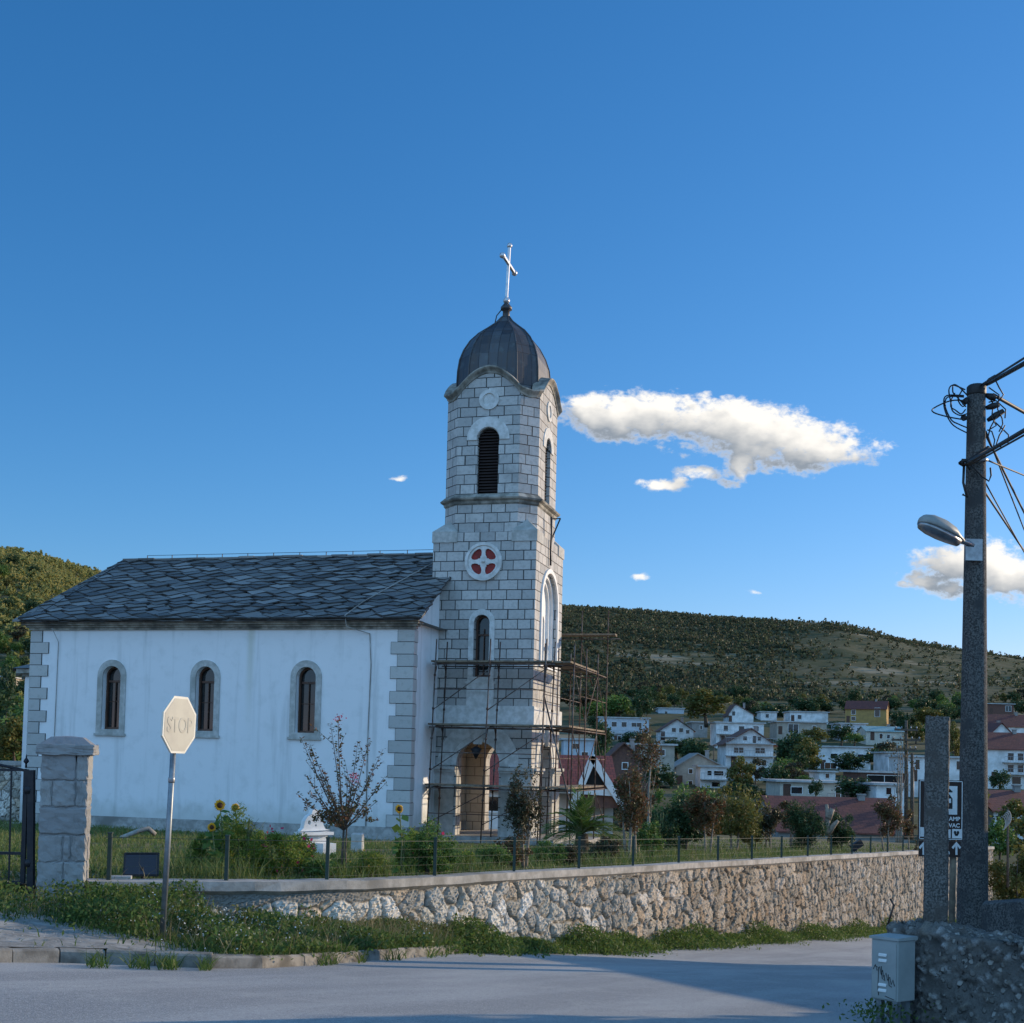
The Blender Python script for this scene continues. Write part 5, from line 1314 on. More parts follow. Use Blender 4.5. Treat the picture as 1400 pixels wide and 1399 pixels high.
def arrow(px, par):
    m = MB(); S_ = lambda x, y: SX(x, y, .005)
    m.prism([S_(px,1151),S_(px+6.5,1158.5),S_(px+4.5,1161),S_(px+1.4,1157),S_(px+1.4,1169),S_(px-1.4,1169),S_(px-1.4,1157),S_(px-4.5,1161),S_(px-6.5,1158.5)], (0,.002,0)); m.build('arrow', 'sign_white', par, world=True)
arrow(1307.5, bd2); arrow(1262.5, bd2); text_obj('lettering', 'm', .085, TM(1295.3,1165.5), 'sign_white', bd2, .001, .002)
m = MB(); f = at(1300.5,1300,SY+.07); m.tube([f, Vector((f.x+.02,SY+.07,sa_.z-.2))], .045, 10); m.build('pole', 'pale_wood', sign, world=True)

# low far wall at the right edge
fw = thing('low_wall', 'dark mossy low wall behind the foot of the concrete utility pole', 'wall', at(1380,1260,15))
m = MB(); a, b_ = at(1342,1236,17.5), at(1480,1228,16); 
m.prism([(a.x,a.y,a.z-1.6),(b_.x,b_.y,b_.z-1.6),(b_.x,b_.y,b_.z),(a.x,a.y,a.z)], (.2,.45,0)); m.build('wall_body', 'pole_concrete', fw, world=True, bevel=.02)
# ================================================================== VILLAGE
class LB(MB): pass
def house(name, label, px0, px1, pye, pyb, Y, kind='flat', wall='plaster_house', roof='roof_flat', depth=9., rot=0., apex=None, pyr=None, wins=(), balc=(), chim=(), over=.45, group=None, cat='house', extra_base=None, win_mat='dark_glass'):
    """pye eave row, pyb base row, pyr ridge row, apex column of a front gable; all at depth Y"""
    A, B = at(px0, pyb, Y), at(px1, pyb, Y); W_ = (B.x-A.x)/max(.3, math.cos(rot)); z0 = min(A.z, B.z); ze = at((px0+px1)/2, pye, Y).z
    cx = (A.x+B.x)/2
    root = thing(name, label, cat, (cx, Y, z0), rot, group)
    h = ze-z0; hw_ = W_/2; zb = -3.5
    m = MB()
    if kind == 'gable_front':
        ax = (at(apex, pyb, Y).x-cx) if apex else 0.; zr_ = at(apex or (px0+px1)/2, pyr, Y).z-z0
        m.prism([(-hw_,0,zb),(hw_,0,zb),(hw_,0,h),(ax,0,zr_),(-hw_,0,h)], (0,depth,0))
    elif kind == 'gable_side':
        zr_ = at((px0+px1)/2, pyr, Y+depth/2).z-z0
        m.prism([(-hw_,0,zb),(-hw_,depth,zb),(-hw_,depth,h),(-hw_,depth/2,zr_-.1),(-hw_,0,h)], (W_,0,0))
    else: m.box(-hw_, hw_, 0, depth, zb, h)
    wall_o = m.build('wall', wall, root)
    m = MB(); t = .14
    if kind == 'gable_front':
        for (ex, ez) in ((-hw_, h), (hw_, h)):
            s_ = 1 if ex > ax else -1; sl_ = (zr_-h)/abs(ax-ex)
            o = ex+s_*over; oz = h-sl_*over
            m.prism([(ax,-over,zr_+.02),(o,-over,oz+.02),(o,-over,oz+.02+t*1.3),(ax,-over,zr_+.02+t*1.3)], (0,depth+2*over,0))
    elif kind == 'gable_side':
        sl_ = (zr_-h)/(depth/2)
        for y0, s_ in ((0,-1),(depth,1)):
            o = y0+s_*over; oz = h-sl_*over
            m.prism([(-hw_-over*.6,depth/2,zr_),(-hw_-over*.6,o,oz),(-hw_-over*.6,o,oz+t),(-hw_-over*.6,depth/2,zr_+t)], (W_+over*1.2,0,0))
    else: m.box(-hw_-over, hw_+over, -over, depth+over, h+.003, h+.28)
    rf = m.build('roof', roof, root)
    for (fx, fz, fw, fh) in wins:
        x = -hw_+W_*fx; z = h*fz; w_, h_ = max(W_*fw/2, .3), max(h*fh/2, .35)
        m = MB(); e = .09
        for a in ((x-w_-e,x-w_,z-h_-e,z+h_+e),(x+w_,x+w_+e,z-h_-e,z+h_+e),(x-w_,x+w_,z+h_,z+h_+e),(x-w_,x+w_,z-h_-e,z-h_)): m.box(a[0],a[1],-.06,.0,a[2],a[3])
        if w_ > .8: m.box(x-.04, x+.04, -.05, 0, z-h_, z+h_)
        wo_ = m.build('window', 'white_paint', root)
        m = MB(); m.box(x-w_, x+w_, -.012, .05, z-h_, z+h_); m.build('pane', win_mat, wo_)
    for (f0, f1, fz) in balc:
        x0, x1, z = -hw_+W_*f0, -hw_+W_*f1, h*fz
        m = MB(); m.box(x0, x1, -1.3, -.002, z-.16, z); b = m.build('balcony', 'roof_flat', root)
        m = MB(); m.bar((x0,-1.27,z+.9),(x1,-1.27,z+.9),.06)
        n = max(2, int((x1-x0)/.45))
        for i in range(n+1): m.bar((x0+(x1-x0)*i/n,-1.27,z),(x0+(x1-x0)*i/n,-1.27,z+.9),.03)
        m.build('railing', 'steel', b)
    if kind != 'flat' and not chim and Y > 100: chim = [(.72, .7)]
    if Y > 140 and W_ > 6:
        fx_ = .07+.05*((px0*7) % 3); xd = -hw_+W_*fx_; m = MB(); m.box(xd-.5, xd+.5, -.04, .02, 0, 2.1); m.build('door', 'brown_wood', root)
    for fx, dz_ in chim:
        x = -hw_+W_*fx; zt2 = (zr_ if kind != 'flat' else h)
        m = MB(); m.box(x-.3,x+.3,depth*.45,depth*.45+.55,h*.8,zt2+dz_); m.box(x-.38,x+.38,depth*.45-.08,depth*.45+.63,zt2+dz_-.15,zt2+dz_); m.build('chimney', 'wall_grey', rf)
    return root
HOUSES = []; SHADE_TREES = []
def H(*a, **k):
    r = house(*a, **k); HOUSES.append((a[2], a[3], k.get('pyr') or a[4], a[5], a[6])); return r
two = [(.2,.72,.13,.22),(.5,.72,.16,.22),(.8,.72,.13,.22)]
H('house', 'long white flat roofed house left of the white gabled cottage', 819, 887, 982, 1003, 340, wall='wall_blue', wins=[(.12,.6,.08,.35),(.3,.6,.1,.3),(.5,.6,.1,.3),(.75,.6,.2,.25)], balc=[(.25,1.,.0)])
H('house', 'white gabled cottage with dark eaves beside the big olive round tree', 903, 948, 999, 1012, 305, 'gable_front', roof='wall_brick', apex=925, pyr=984, wins=[(.4,1.05,.12,.4),(.62,1.05,.12,.4),(.82,.9,.1,.35)], balc=[(-.15,.5,.35)])
H('house', 'small grey flat house high up under the hill', 900, 935, 969, 984, 420, wall='wall_blue', wins=[(.3,.55,.1,.4)])
H('house', 'plain grey block behind the white gabled cottage', 946, 967, 988, 1004, 330, wall='wall_grey', wins=[(.6,.6,.15,.3)])
H('house', 'white flat roofed two storey house with a long upper balcony', 979, 1044, 989, 1017, 295, wins=[(.2,.75,.09,.25),(.53,.75,.11,.22),(.85,.75,.08,.22),(.2,.25,.2,.3)], balc=[(0,.36,.48)])
H('house', 'small white gabled house with a dark red rim on the upper slope', 996, 1030, 977, 988, 380, 'gable_front', wall='plaster_house', roof='wall_brick', apex=1005, pyr=963, wins=[(.2,1.1,.12,.5)])
h7 = H('house', 'tall white gabled house with three rows of balconies on a grey plinth', 992, 1057, 1017, 1049, 222, 'gable_front', roof='wall_brick', apex=1026, pyr=997, wins=[(.4,1.22,.08,.15),(.6,1.18,.06,.3),(.7,1.22,.06,.15),(.27,.72,.2,.22),(.72,.72,.2,.22),(.75,.22,.2,.22)], balc=[(-.02,1.02,1.02),(-.02,1.02,.5)], over=.7)
m = MB(); m.box(-4.2,-.9,-.8,2,-6.,-.05); m.build('plinth', 'wall_grey', h7)
H('house', 'low white flat house on the top row under the hill', 1080, 1132, 974, 987, 390, wins=[(.25,.5,.1,.4)], wall='plaster_house')
H('house', 'unfinished brown flat roofed house with a dark open loggia', 1062, 1130, 988, 1004, 325, wall='wall_beige', wins=[(.33,.5,.2,.7),(.75,.6,.07,.3)])
H('house', 'ochre house with a steep dull red roof and a white gable', 1158, 1209, 969, 988, 385, 'gable_side', wall='wall_yellow', roof='tile_far', pyr=959, wins=[(.2,.75,.1,.3),(.2,.3,.1,.25),(.78,.75,.12,.6)], depth=10, rot=-.35)
H('house', 'white flat house below the ochre house', 1148, 1184, 990, 1012, 330, wall='wall_blue', wins=[(.3,.5,.08,.55),(.7,.5,.08,.55)])
H('house', 'low white house with a pale green sheet roof', 1184, 1235, 1000, 1012, 318, 'gable_side', wall='wall_cream', roof='roof_green', pyr=994, wins=[(.4,.45,.08,.5),(.6,.45,.08,.4)], depth=8)
H('house', 'long white flat roofed house with a chimney behind the dark bushy trees', 1112, 1190, 1022, 1053, 255, wins=[(.36,.62,.12,.2),(.62,.62,.1,.2),(.82,.62,.1,.2),(.3,.2,.2,.25)], chim=[(.12,1.1)])
H('house', 'low white bungalow with a wide flat overhanging roof', 1066, 1148, 1070, 1094, 165, wall='wall_cream', wins=[(.28,.55,.18,.35),(.52,.55,.07,.25),(.97,.45,.03,.7)], balc=[(.75,1.05,.05)], over=.6)
H('house', 'small bright white house with a flat grey roof near the twin poles', 1198, 1240, 1074, 1096, 150, wins=[(.4,.65,.12,.4),(.72,.7,.08,.2)])
H('shed', 'open dark shed with a flat roof above the small white house', 1176, 1242, 1057, 1074, 175, wall='wall_brick', wins=[(.5,.5,.7,.6)], cat='shed', win_mat='black')
H('house', 'near house with a broad dull red tiled roof beyond the lawn', 1064, 1242, 1137, 1150, 112, 'gable_side', wall='wall_grey', roof='tile_far', pyr=1092, depth=13, chim=[(.78,.5)])
H('house', 'grey beige gabled house left of the tall white gabled house', 924, 990, 1049, 1078, 205, 'gable_front', wall='wall_beige', roof='wall_grey', apex=953, pyr=1031, wins=[(.3,.8,.05,.12),(.3,.25,.05,.12)])
H('house', 'white glazed extension in front of the grey beige gabled house', 957, 993, 1049, 1078, 196, wins=[(.35,.72,.16,.2),(.7,.72,.36,.2),(.6,.2,.3,.2)], balc=[(0,1,.45)], depth=5)
H('house', 'dark red brick gabled house behind the scaffold', 822, 886, 1046, 1072, 150, 'gable_front', wall='wall_brick', roof='wall_brick', apex=852, pyr=1017, wins=[(.18,.75,.1,.22),(.5,.95,.06,.18)])
H('house', 'grey flat roofed house with one wide window left of the red brick house', 860, 922, 1019, 1038, 190, wall='wall_beige', wins=[(.66,.5,.25,.4)])
H('house', 'dark red roofed house uphill at the right edge', 1349, 1420, 993, 1005, 290, 'gable_side', roof='tile_far', pyr=978, depth=10, wins=[(.3,.5,.1,.4)])
H('house', 'white gabled house tucked under the dark red roof at the right edge', 1354, 1384, 1004, 1012, 270, 'gable_front', roof='tile_far', apex=1369, pyr=989, wins=[(.5,.7,.12,.4)])
H('house', 'white three storey house with balconies at the right edge', 1346, 1425, 1024, 1072, 215, 'gable_side', roof='tile_far', pyr=1003, depth=11, wins=[(.45,.78,.1,.2),(.62,.78,.1,.2),(.45,.45,.1,.2),(.62,.45,.1,.2),(.55,.12,.15,.2)], balc=[(.3,1,.63),(.3,1,.3)])
H('house', 'dull red roofed house lower down at the right edge', 1358, 1440, 1109, 1122, 120, 'gable_side', roof='tile_far', pyr=1083, depth=10)
H('house', 'bright white flat house seen between the two concrete posts', 1240, 1318, 1036, 1068, 185, wins=[(.18,.7,.05,.4),(.9,.7,.06,.35)])
H('house', 'dark brick building high on the slope at the right', 1349, 1386, 963, 977, 420, wall='wall_brick', wins=[(.8,.6,.2,.5)])
H('house', 'plain white house half hidden behind the scaffold poles', 770, 812, 1012, 1040, 210, wall='wall_blue', wins=[(.4,.7,.2,.25),(.7,.3,.2,.25)])
for lb, x0, x1, yt, yb, Y_, wl, ws in [
 ('tiny white flat house above the two storey house with the long balcony', 1040, 1062, 974, 986, 400, 'plaster_house', [(.4,.6,.2,.4)]),
 ('small cream house between the brown unfinished house and the ochre house', 1133, 1151, 999, 1013, 335, 'wall_cream', [(.4,.6,.2,.4)]),
 ('small pale blue house under the long white flat roofed house', 838, 872, 1004, 1017, 315, 'wall_blue', [(.25,.6,.14,.4),(.65,.6,.14,.4)]),
 ('small white cube house right of the olive tree above the bungalow', 1120, 1142, 1056, 1068, 215, 'plaster_house', [(.5,.6,.2,.4)]),
 ('white upright house behind the broad dark tree near the twin poles', 1214, 1238, 1030, 1050, 225, 'plaster_house', [(.3,.7,.16,.25),(.7,.7,.16,.25),(.3,.25,.16,.25)]),
 ('pale house high on the slope left of the white gable with a dark red rim', 950, 985, 968, 979, 430, 'wall_cream', [(.3,.6,.12,.4),(.7,.6,.12,.4)])]:
    H('house', lb, x0, x1, yt, yb, Y_, wall=wl, wins=ws)
# small pale ruins on the left slope
H('house', 'small pale hut on the slope far left of the church', -4, 12, 926, 937, 290, wall='wall_beige', wins=[(.5,.5,.2,.4)])
# red roofed house right behind the tower
RY = 64.
rh = H('house', 'near white house with a red tiled roof and a white pointed gable behind the tower', 640, 838, 1079, 1125, RY, 'gable_side', roof='tile_red', wall='plaster_house', pyr=1035, depth=9, wins=[(.3,.55,.06,.4),(.18,.55,.06,.4)], over=.4)
A, B, Cx = at(782, 1105, RY-2.2), at(852, 1105, RY-2.2), at(810, 1038, RY-2.2)
m = MB(); m.prism([A, B, Cx], (0,2.2,0)); m.build('gable_wall', 'wall_brick', rh, world=True)
m = MB()
for e in (A, B):
    d = (e-Cx); n_ = d.cross(Vector((0,1,0))).normalized()
    m.obox((Cx+e)/2+Vector((0,-.12,.05)), d*.54, Vector((0,.14,0)), n_*.17)
m.build('bargeboard', 'white_paint', rh, world=True)
m = MB(); f0, f1, f2 = at(800,1073,RY-2.3), at(826,1073,RY-2.3), at(812,1052,RY-2.3); m.prism([f0,f1,f2], (0,.09,0)); m.build('gable_opening', 'black', rh, world=True)
m = MB(); q0, q1 = at(776,1080,RY-2.25), at(838,1084,RY-2.25); m.obox((q0+q1)/2, (q1-q0)/2, (0,.1,0), (0,0,.16)); m.build('gable_beam', 'white_paint', rh, world=True)
m = MB(); q0, q1 = at(748,1073,RY-1.2), at(806,1086,RY-1.2); m.box(q0.x,q1.x,RY-1.2,RY-.5,q1.z,q0.z); m.build('parapet', 'wall_beige', rh, world=True)

# low building and trees added out of view at the right to shade the road
oh = thing('workshop', 'long low grey workshop across the road beyond the right edge', 'building', (19.5, 20.5, -4))
m = MB(); m.box(-4.5,4.5,-10,7.6,-2,4.9); ow = m.build('wall', 'wall_grey', oh)
m = MB(); m.box(-4.8,4.8,-10.3,7.9,4.9,5.1); m.build('roof', 'roof_flat', oh)
for y_ in (-8,-4,0,4):
    m = MB(); m.box(-4.55,-4.4,y_-.6,y_+.6,2.2,3.6); m.build('window', 'dark_glass', oh)
SHADE_TREES += [(9.8,10.2,5.2,5.), (8.6,7.6,4.8,4.6), (12.2,13.6,5.4,5.), (11.,5.5,5.2,5.)]
SHADE_TREES_LB = ['leafy tree by the roadside just past the right edge', 'small leafy tree nearest the camera past the right edge', 'leafy tree in front of the grey workshop past the right edge', 'leafy tree beside the camera past the right edge']

# sunlit rubble wall and bits at the far left
lwl = thing('garden_wall', 'sunlit pale rubble garden wall behind the iron gate at the left edge', 'stone wall', at(10,1112,46))
a_, b_ = at(-160,1112,47), at(33,1112,46); n_ = 160
pts = np.array([(a_.x+(b_.x-a_.x)*t, a_.y+(b_.y-a_.y)*t) for t in np.linspace(0,1,n_)]); zt3 = at(10,1046,46).z
v, q, c = rubble_sheet(pts, np.full(n_, zt3), np.full(n_, z_lawn(-17,46)-.2), np.tile([[.0,-1.]], (n_,1)), (.34,.3), 46, .06, TON, (.1,.09,.075), 15)
npmesh('stone_face', to_root(v, lwl), q, 'rubble', lwl, col=c)
m = MB(); m.box(a_.x, b_.x, min(a_.y,b_.y)-.06, max(a_.y,b_.y)+.5, zt3-.01, zt3+.14); m.build('coping', 'coping', lwl, world=True)

# ================================================================== TREES OF THE VILLAGE AND FIELDS
def make_tree(name, kind, seed, n, leaf, mat, flat=1.):
    """unit tree: height 1, crown radius ~.4"""
    rg = np.random.default_rng(seed); 
    root = bpy.data.objects.new(name, None); ROOTM[root.name] = Matrix(); COL.objects.link(root)
    if kind == 'cypress':
        z = rg.random(n)**.8; r = .13*np.sin(np.clip(z*1.05+.06, 0, 1)*np.pi)**.7*(.5+.5*rg.random(n)); a = rg.random(n)*6.28
        pts = np.stack([r*np.cos(a), r*np.sin(a), .05+.93*z], 1)
    else:
        pts = crown_points((0,0,.58), .40, .40*flat, n, 30, .30, rg, .45)
        pts = pts[pts[:, 2] > .1]
    v, q = leaves(pts, leaf, .7, .4, rg)
    npmesh('crown', v, q, mat, root)
    m = MB(); limbs(m, (0,0,-.05), (0,0,.7), .03, 6, .25, random.Random(seed)); m.build('trunk', 'bark', root)
    return root
PROTO = [make_tree('tree', 'round', 1, 1900, .07, 'leaf_dark'), make_tree('tree', 'round', 2, 1900, .07, 'leaf_olive', .95), make_tree('tree', 'round', 3, 1900, .07, 'leaf_green', .9),
         make_tree('tree', 'round', 4, 1700, .07, 'leaf_bronze', .85), make_tree('cypress', 'cypress', 5, 1500, .06, 'leaf_dark'), make_tree('tree', 'round', 6, 1900, .07, 'leaf_dark', .8)]
USED = set()
def put_tree(k, loc, h, w, label, group, cat='tree'):
    p = PROTO[k]
    if k not in USED: USED.add(k); r = p
    else:
        r = p.copy(); COL.objects.link(r)
        for ch in list(p.children):
            c = ch.copy(); COL.objects.link(c); c.parent = r
    r.matrix_world = Matrix.Translation(loc) @ Matrix.Rotation(random.uniform(0, 6.28), 4, 'Z') @ Matrix.Diagonal((w, w, h, 1))
    props(r, label, cat, group)
    if not group and 'group' in r: del r['group']
    return r
def tree_px(k, px, pyt, pyb, wpx, Y, label, group=None):
    b, t = at(px, pyb, Y), at(px, pyt, Y); h = (t.z-b.z)/.98; w = wpx*Y/FPX/.86
    if k == 4: w = wpx*Y/FPX/.26
    return put_tree(k, Vector((b.x, Y, b.z)), h, w, label, group, 'cypress' if k == 4 else 'tree')
VT = [(1,966,945,990,72,300,'big olive brown round tree above the white gabled cottage'),
 (2,845,950,985,46,360,'pale green broad tree above the long white flat roofed house'),
 (0,878,948,985,34,350,'dark dense tree between the long flat house and the small grey house'),
 (1,905,958,980,36,430,'low olive tree behind the small grey flat house'),
 (0,1088,1000,1064,58,238,'large dark tree right of the tall white gabled house'),
 (1,1104,1012,1066,44,232,'olive tinted tree in front of the large dark tree'),
 (0,1160,1028,1062,46,236,'dark round tree in front of the long white house with a chimney'),
 (5,1205,1022,1062,54,240,'broad dark tree right of the long white house with a chimney'),
 (0,1150,990,1018,38,300,'dark tree left of the white flat house below the ochre house'),
 (2,1168,1002,1020,30,280,'small light green tree below the ochre house'),
 (1,1110,996,1022,44,278,'olive tree in front of the unfinished brown house'),
 (0,1060,962,990,62,420,'dark broad tree above the tall white gabled house'),
 (0,1110,955,978,60,440,'dark broad tree on the top row behind the low white flat house'),
 (2,1040,960,990,44,430,'green tree beside the small white gable with a dark red rim'),
 (5,926,1008,1040,66,250,'dark low tree below the white gabled cottage'),
 (0,868,1000,1022,44,290,'dark bush tree below the long white flat roofed house'),
 (5,950,1020,1048,40,240,'dark tree between the cottage and the grey beige gabled house'),
 (0,900,1044,1084,50,140,'dark tree in front of the grey flat roofed house with one wide window'),
 (2,1278,985,1012,36,270,'dark green tree behind the square concrete post'),
 (1,1303,990,1044,24,230,'yellowish upright tree between the square post and the utility pole'),
 (1,1270,968,996,50,350,'olive tree behind the twin wooden poles'),
 (0,1115,1066,1092,20,150,'small dark tree in front of the low white bungalow'),
 (0,1170,1062,1098,60,155,'dark tree between the bungalow and the small bright white house'),
 (5,1030,1078,1104,50,175,'dark clump under the tall white gabled house'),
 (0,1010,1068,1100,50,180,'dark tree below the grey plinth of the tall white house'),
 (0,1366,1052,1085,28,180,'dark small tree beside the white three storey house'),
 (1,1390,1096,1150,60,95,'yellow green tree above the small cable pole at the right edge'),
 (2,1366,1120,1190,52,80,'green bushy tree right of the utility pole foot'),
 (1,1418,1110,1200,90,75,'large olive tree at the right edge beyond the wall'),
 (2,1100,1060,1074,24,190,'light green small tree above the bungalow roof'),
 (4,874,960,986,9,345,'slim dark cypress among the houses at the left of the village'),
 (4,1240,975,1010,8,320,'slim dark cypress left of the square concrete post'),
 (3,1335,960,985,60,450,'bronze brown tree high behind the utility pole'),
 (0,822,985,1040,34,230,'dark green tree right of the scaffold frames'),
 (2,812,960,990,46,380,'light green tree behind the tall scaffold frames'),
 (3,790,940,975,60,420,'bronze brown tree high behind the scaffold'),
 (1,20,985,1048,60,60,'dry yellowish bushy tree over the far left garden wall'),
 (0,-30,930,1010,90,110,'dark tree at the left edge behind the garden wall'),
 (0,8,905,985,26,120,'dark narrow tree at the left edge beside the apse')]
for a in VT: tree_px(*a)
for (x_, y_, h_, w_), lb in zip(SHADE_TREES, SHADE_TREES_LB): put_tree(2, Vector((x_, y_, zr(x_, y_))), h_, w_, lb, None)
rg = random.Random(42); cnt = 0; tries = 0
while cnt < 170 and tries < 6000:
    tries += 1
    Y = rg.uniform(120, 520); px = rg.uniform(780, 1420) if rg.random() < .86 else rg.uniform(-40, 40); X = (px-700)/FPX*Y+.02*Y*0
    z = float(terrain(X, Y)); h = rg.uniform(3.5, 7.5); w = h*rg.uniform(.9, 1.35)
    tx, ty = proj((X, Y, z+h)); bx, by = proj((X, Y, z)); hwp = w*.4*FPX/Y
    bad = False
    for x0, x1, yt, yb, hy in HOUSES:
        if hy > Y-2 and bx+hwp > x0-2 and bx-hwp < x1+2 and ty < yb-(yb-yt)*.28 and by > yt: bad = True; break
        if abs(hy+4-Y) < 9 and x0-4 < bx < x1+4: bad = True; break
    if bad: continue
    put_tree(rg.choice([0,0,1,2,3,5,5,0]), Vector((X, Y, z-.1)), h, w, 'bushy green or olive tree filling the gaps between the village houses', 'trees between the village houses'); cnt += 1

# ================================================================== HILL SCRUB (nobody could count it)
def scrub(name, label, mat, u, y, seed, smin, smax, thin, nl=40):
    rg = np.random.default_rng(seed); VS = []; n_var = 7; var = []
    for k in range(n_var):
        p = crown_points((0,0,.42), .50, .44, nl, 10, .28, rg, .3); v, q = leaves(p, .33, .8, .5, rg); var.append(v)
    X_ = u*y; Y_ = y
    dens = .62+.5*smooth_noise(X_*3, Y_*3, 3)+.30*np.sin(Y_*.052+.9*np.sin(X_*.011))+thin(X_/Y_, Y_)
    keep = rg.random(len(X_)) < np.clip(dens, .1, 1); X_, Y_ = X_[keep], Y_[keep]
    Z_ = terrain(X_, Y_)
    S_ = rg.uniform(smin, smax, len(X_)); ang = rg.random(len(X_))*6.28; tall = rg.uniform(.7, 1.25, len(X_))
    for k in range(n_var):
        s = np.arange(len(X_)) % n_var == k; v = var[k]
        ca, sa = np.cos(ang[s])[:, None], np.sin(ang[s])[:, None]; sc2 = S_[s][:, None]
        x = (v[None, :, 0]*ca-v[None, :, 1]*sa)*sc2+X_[s][:, None]; y2 = (v[None, :, 0]*sa+v[None, :, 1]*ca)*sc2+Y_[s][:, None]
        z = v[None, :, 2]*sc2*tall[s][:, None]+Z_[s][:, None]-.3
        VS.append(np.stack([x, y2, z], -1).reshape(-1, 3))
    v = np.concatenate(VS); return props(npmesh(name, v, np.arange(len(v)).reshape(-1, 4), mat), label, 'scrub', kind='stuff')
rs = np.random.default_rng(5); N1 = 48000
scrub('hill_scrub', 'dark green and olive scrub covering the hillside above the village', 'scrub', rs.uniform(-.06, .56, N1), 500+(rs.random(N1)**.8)*780, 5, 1.7, 4.3, lambda u, y: np.where(u > .2, -.40*np.clip((u-.2)/.12, 0, 1), .35)-.5*np.clip((860-y)/160, 0, 1)*np.clip((y-560)/60, 0, 1)-.12*np.sin(u*37+y*.013), 24)
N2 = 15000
scrub('hill_scrub', 'golden olive scrub on the sunlit hill left of the church', 'scrub_gold', rs.uniform(-.52, -.24, N2), 230+(rs.random(N2)**.75)*540, 6, 1.3, 3.8, lambda u, y: .35-.35*(np.sin(y*.05+u*40) > .6), 44)

# ================================================================== GARDEN PLANTS
def gz_(x, y): return z_lawn(x, y)-.05
def plant(name, label, cat, px, Y, pyt, wpx, mat, n, leaf, clumps=20, crown_lo=.25, stems=1, bark='bark', spread=.32, group=None, flowers=None, aspect=.5, base=None):
    b = at(px, 1150, Y); gx = b.x; gzv = gz_(gx, Y) if base is None else base
    t = at(px, pyt, Y); h = t.z-gzv; w = wpx*Y/FPX
    r = thing(name, label, cat, (gx, Y, gzv), 0, group)
    c = (0, 0, h*(crown_lo+(1-crown_lo)/2))
    rg = np.random.default_rng(int(px*7+Y)); p = crown_points(c, w*.44, h*(1-crown_lo)*.46, int(n*1.55), int(clumps*1.3), spread*.92, rg, .25); p = p[p[:, 2] > .02]
    v, q = leaves(p, leaf*(.74 if Y < 60 else .85), aspect, .35, rg); npmesh('foliage', v, q, mat, r)
    m = MB(); rr = random.Random(int(px))
    for i in range(stems):
        a = rr.uniform(0, 6.28); o = .05*h*(stems > 1)
        limbs(m, (math.cos(a)*o, math.sin(a)*o, -.05), (math.cos(a)*w*.16*(stems > 1), math.sin(a)*w*.16*(stems > 1), h*.8), .018*h**.7+.006, 5, w*.28, rr)
    m.build('trunk' if stems == 1 else 'stems', bark, r)
    if flowers:
        fm, fn2, fs = flowers; p = crown_points(c, w*.46, h*(1-crown_lo)*.5, fn2, 14, .2, rg, .8); v, q = leaves(p, fs, .9, .2, rg); npmesh('flowers', v, q, fm, r)
    return r
# crape myrtle with spread wands
def myrtle():
    Y = 18.9; b = at(467, 1206, Y); r = thing('crape_myrtle', 'sparse crape myrtle with fanned bronze branches and a few pink flowers behind the fence', 'shrub', (b.x, Y, gz_(b.x, Y)))
    P = lambda px, py, dy=0.: at(px, py, Y+dy)-Vector((b.x, Y, gz_(b.x, Y)))
    m = MB(); rg = np.random.default_rng(3); pts, dirs = [], []; tips = []
    hub = P(470,1135)
    m.tube([P(466,1206), P(468,1170), P(470,1135)], [.026,.021,.017], 6); m.tube([P(474,1206), P(472,1165), P(474,1132)], [.02,.016,.013], 6)
    for i, (tx, ty) in enumerate([(412,1010),(424,1018),(452,990),(462,984),(489,1016),(503,1018),(524,1024),(526,1062),(406,1085),(440,1050),(476,1062),(508,1060),(430,1085),(516,1095),(420,1060),(486,1068),(448,1075)]):
        dy = rg.uniform(-.5, .5); e = P(tx, ty, dy); mid = hub.lerp(e, .5)+Vector((rg.uniform(-.04,.04), 0, -.05+rg.uniform(-.03,.03)))
        path = [hub*(1-t)**2+mid*2*t*(1-t)+e*t*t for t in np.linspace(0, 1, 9)]; m.tube(path, [.011*(1-t)+.0028 for t in np.linspace(0, 1, 9)], 5); tips.append(e)
        L_ = (e-hub).length; n = int(L_*46)
        for t in np.linspace(.22, 1, n):
            c = hub*(1-t)**2+mid*2*t*(1-t)+e*t*t; s = rg.choice([-1, 1]); d = np.array([s*rg.uniform(.4,1), rg.uniform(-.8,.8), rg.uniform(-.1,.7)]); d /= np.linalg.norm(d)
            pts.append(np.array(c)+d*.035); dirs.append(d)
        for k in range(2):
            t = rg.uniform(.45, .85); c = hub*(1-t)**2+mid*2*t*(1-t)+e*t*t; d = (e-hub).normalized()+Vector(rg.normal(size=3))*.5; q = c+d*rg.uniform(.12,.3); m.tube([c, q], [.005, .002], 4)
            for u in np.linspace(.2, 1, 9): dd = rg.normal(size=3); dd /= np.linalg.norm(dd); pts.append(np.array(c.lerp(q, u))+dd*.03); dirs.append(dd)
    m.build('branches', 'bark', r)
    low = crown_points(np.array(P(470,1118)), .42, .2, 900, 16, .3, rg, .2); pts = np.concatenate([np.array(pts), low]); dirs = np.concatenate([np.array(dirs), rg.normal(size=(len(low),3))])
    v, q = leaves(pts, .05, .5, .2, rg, dirs); npmesh('foliage', v, q, 'leaf_red', r)
    fp = np.concatenate([np.array(e)+rg.normal(size=(70,3))*[.05,.05,.035] for e in (P(463,984), P(486,1066), P(484,1060))]); v, q = leaves(fp[::2], .022, .9, .2, rg); npmesh('flowers', v, q, 'petal_pink', r)
myrtle()
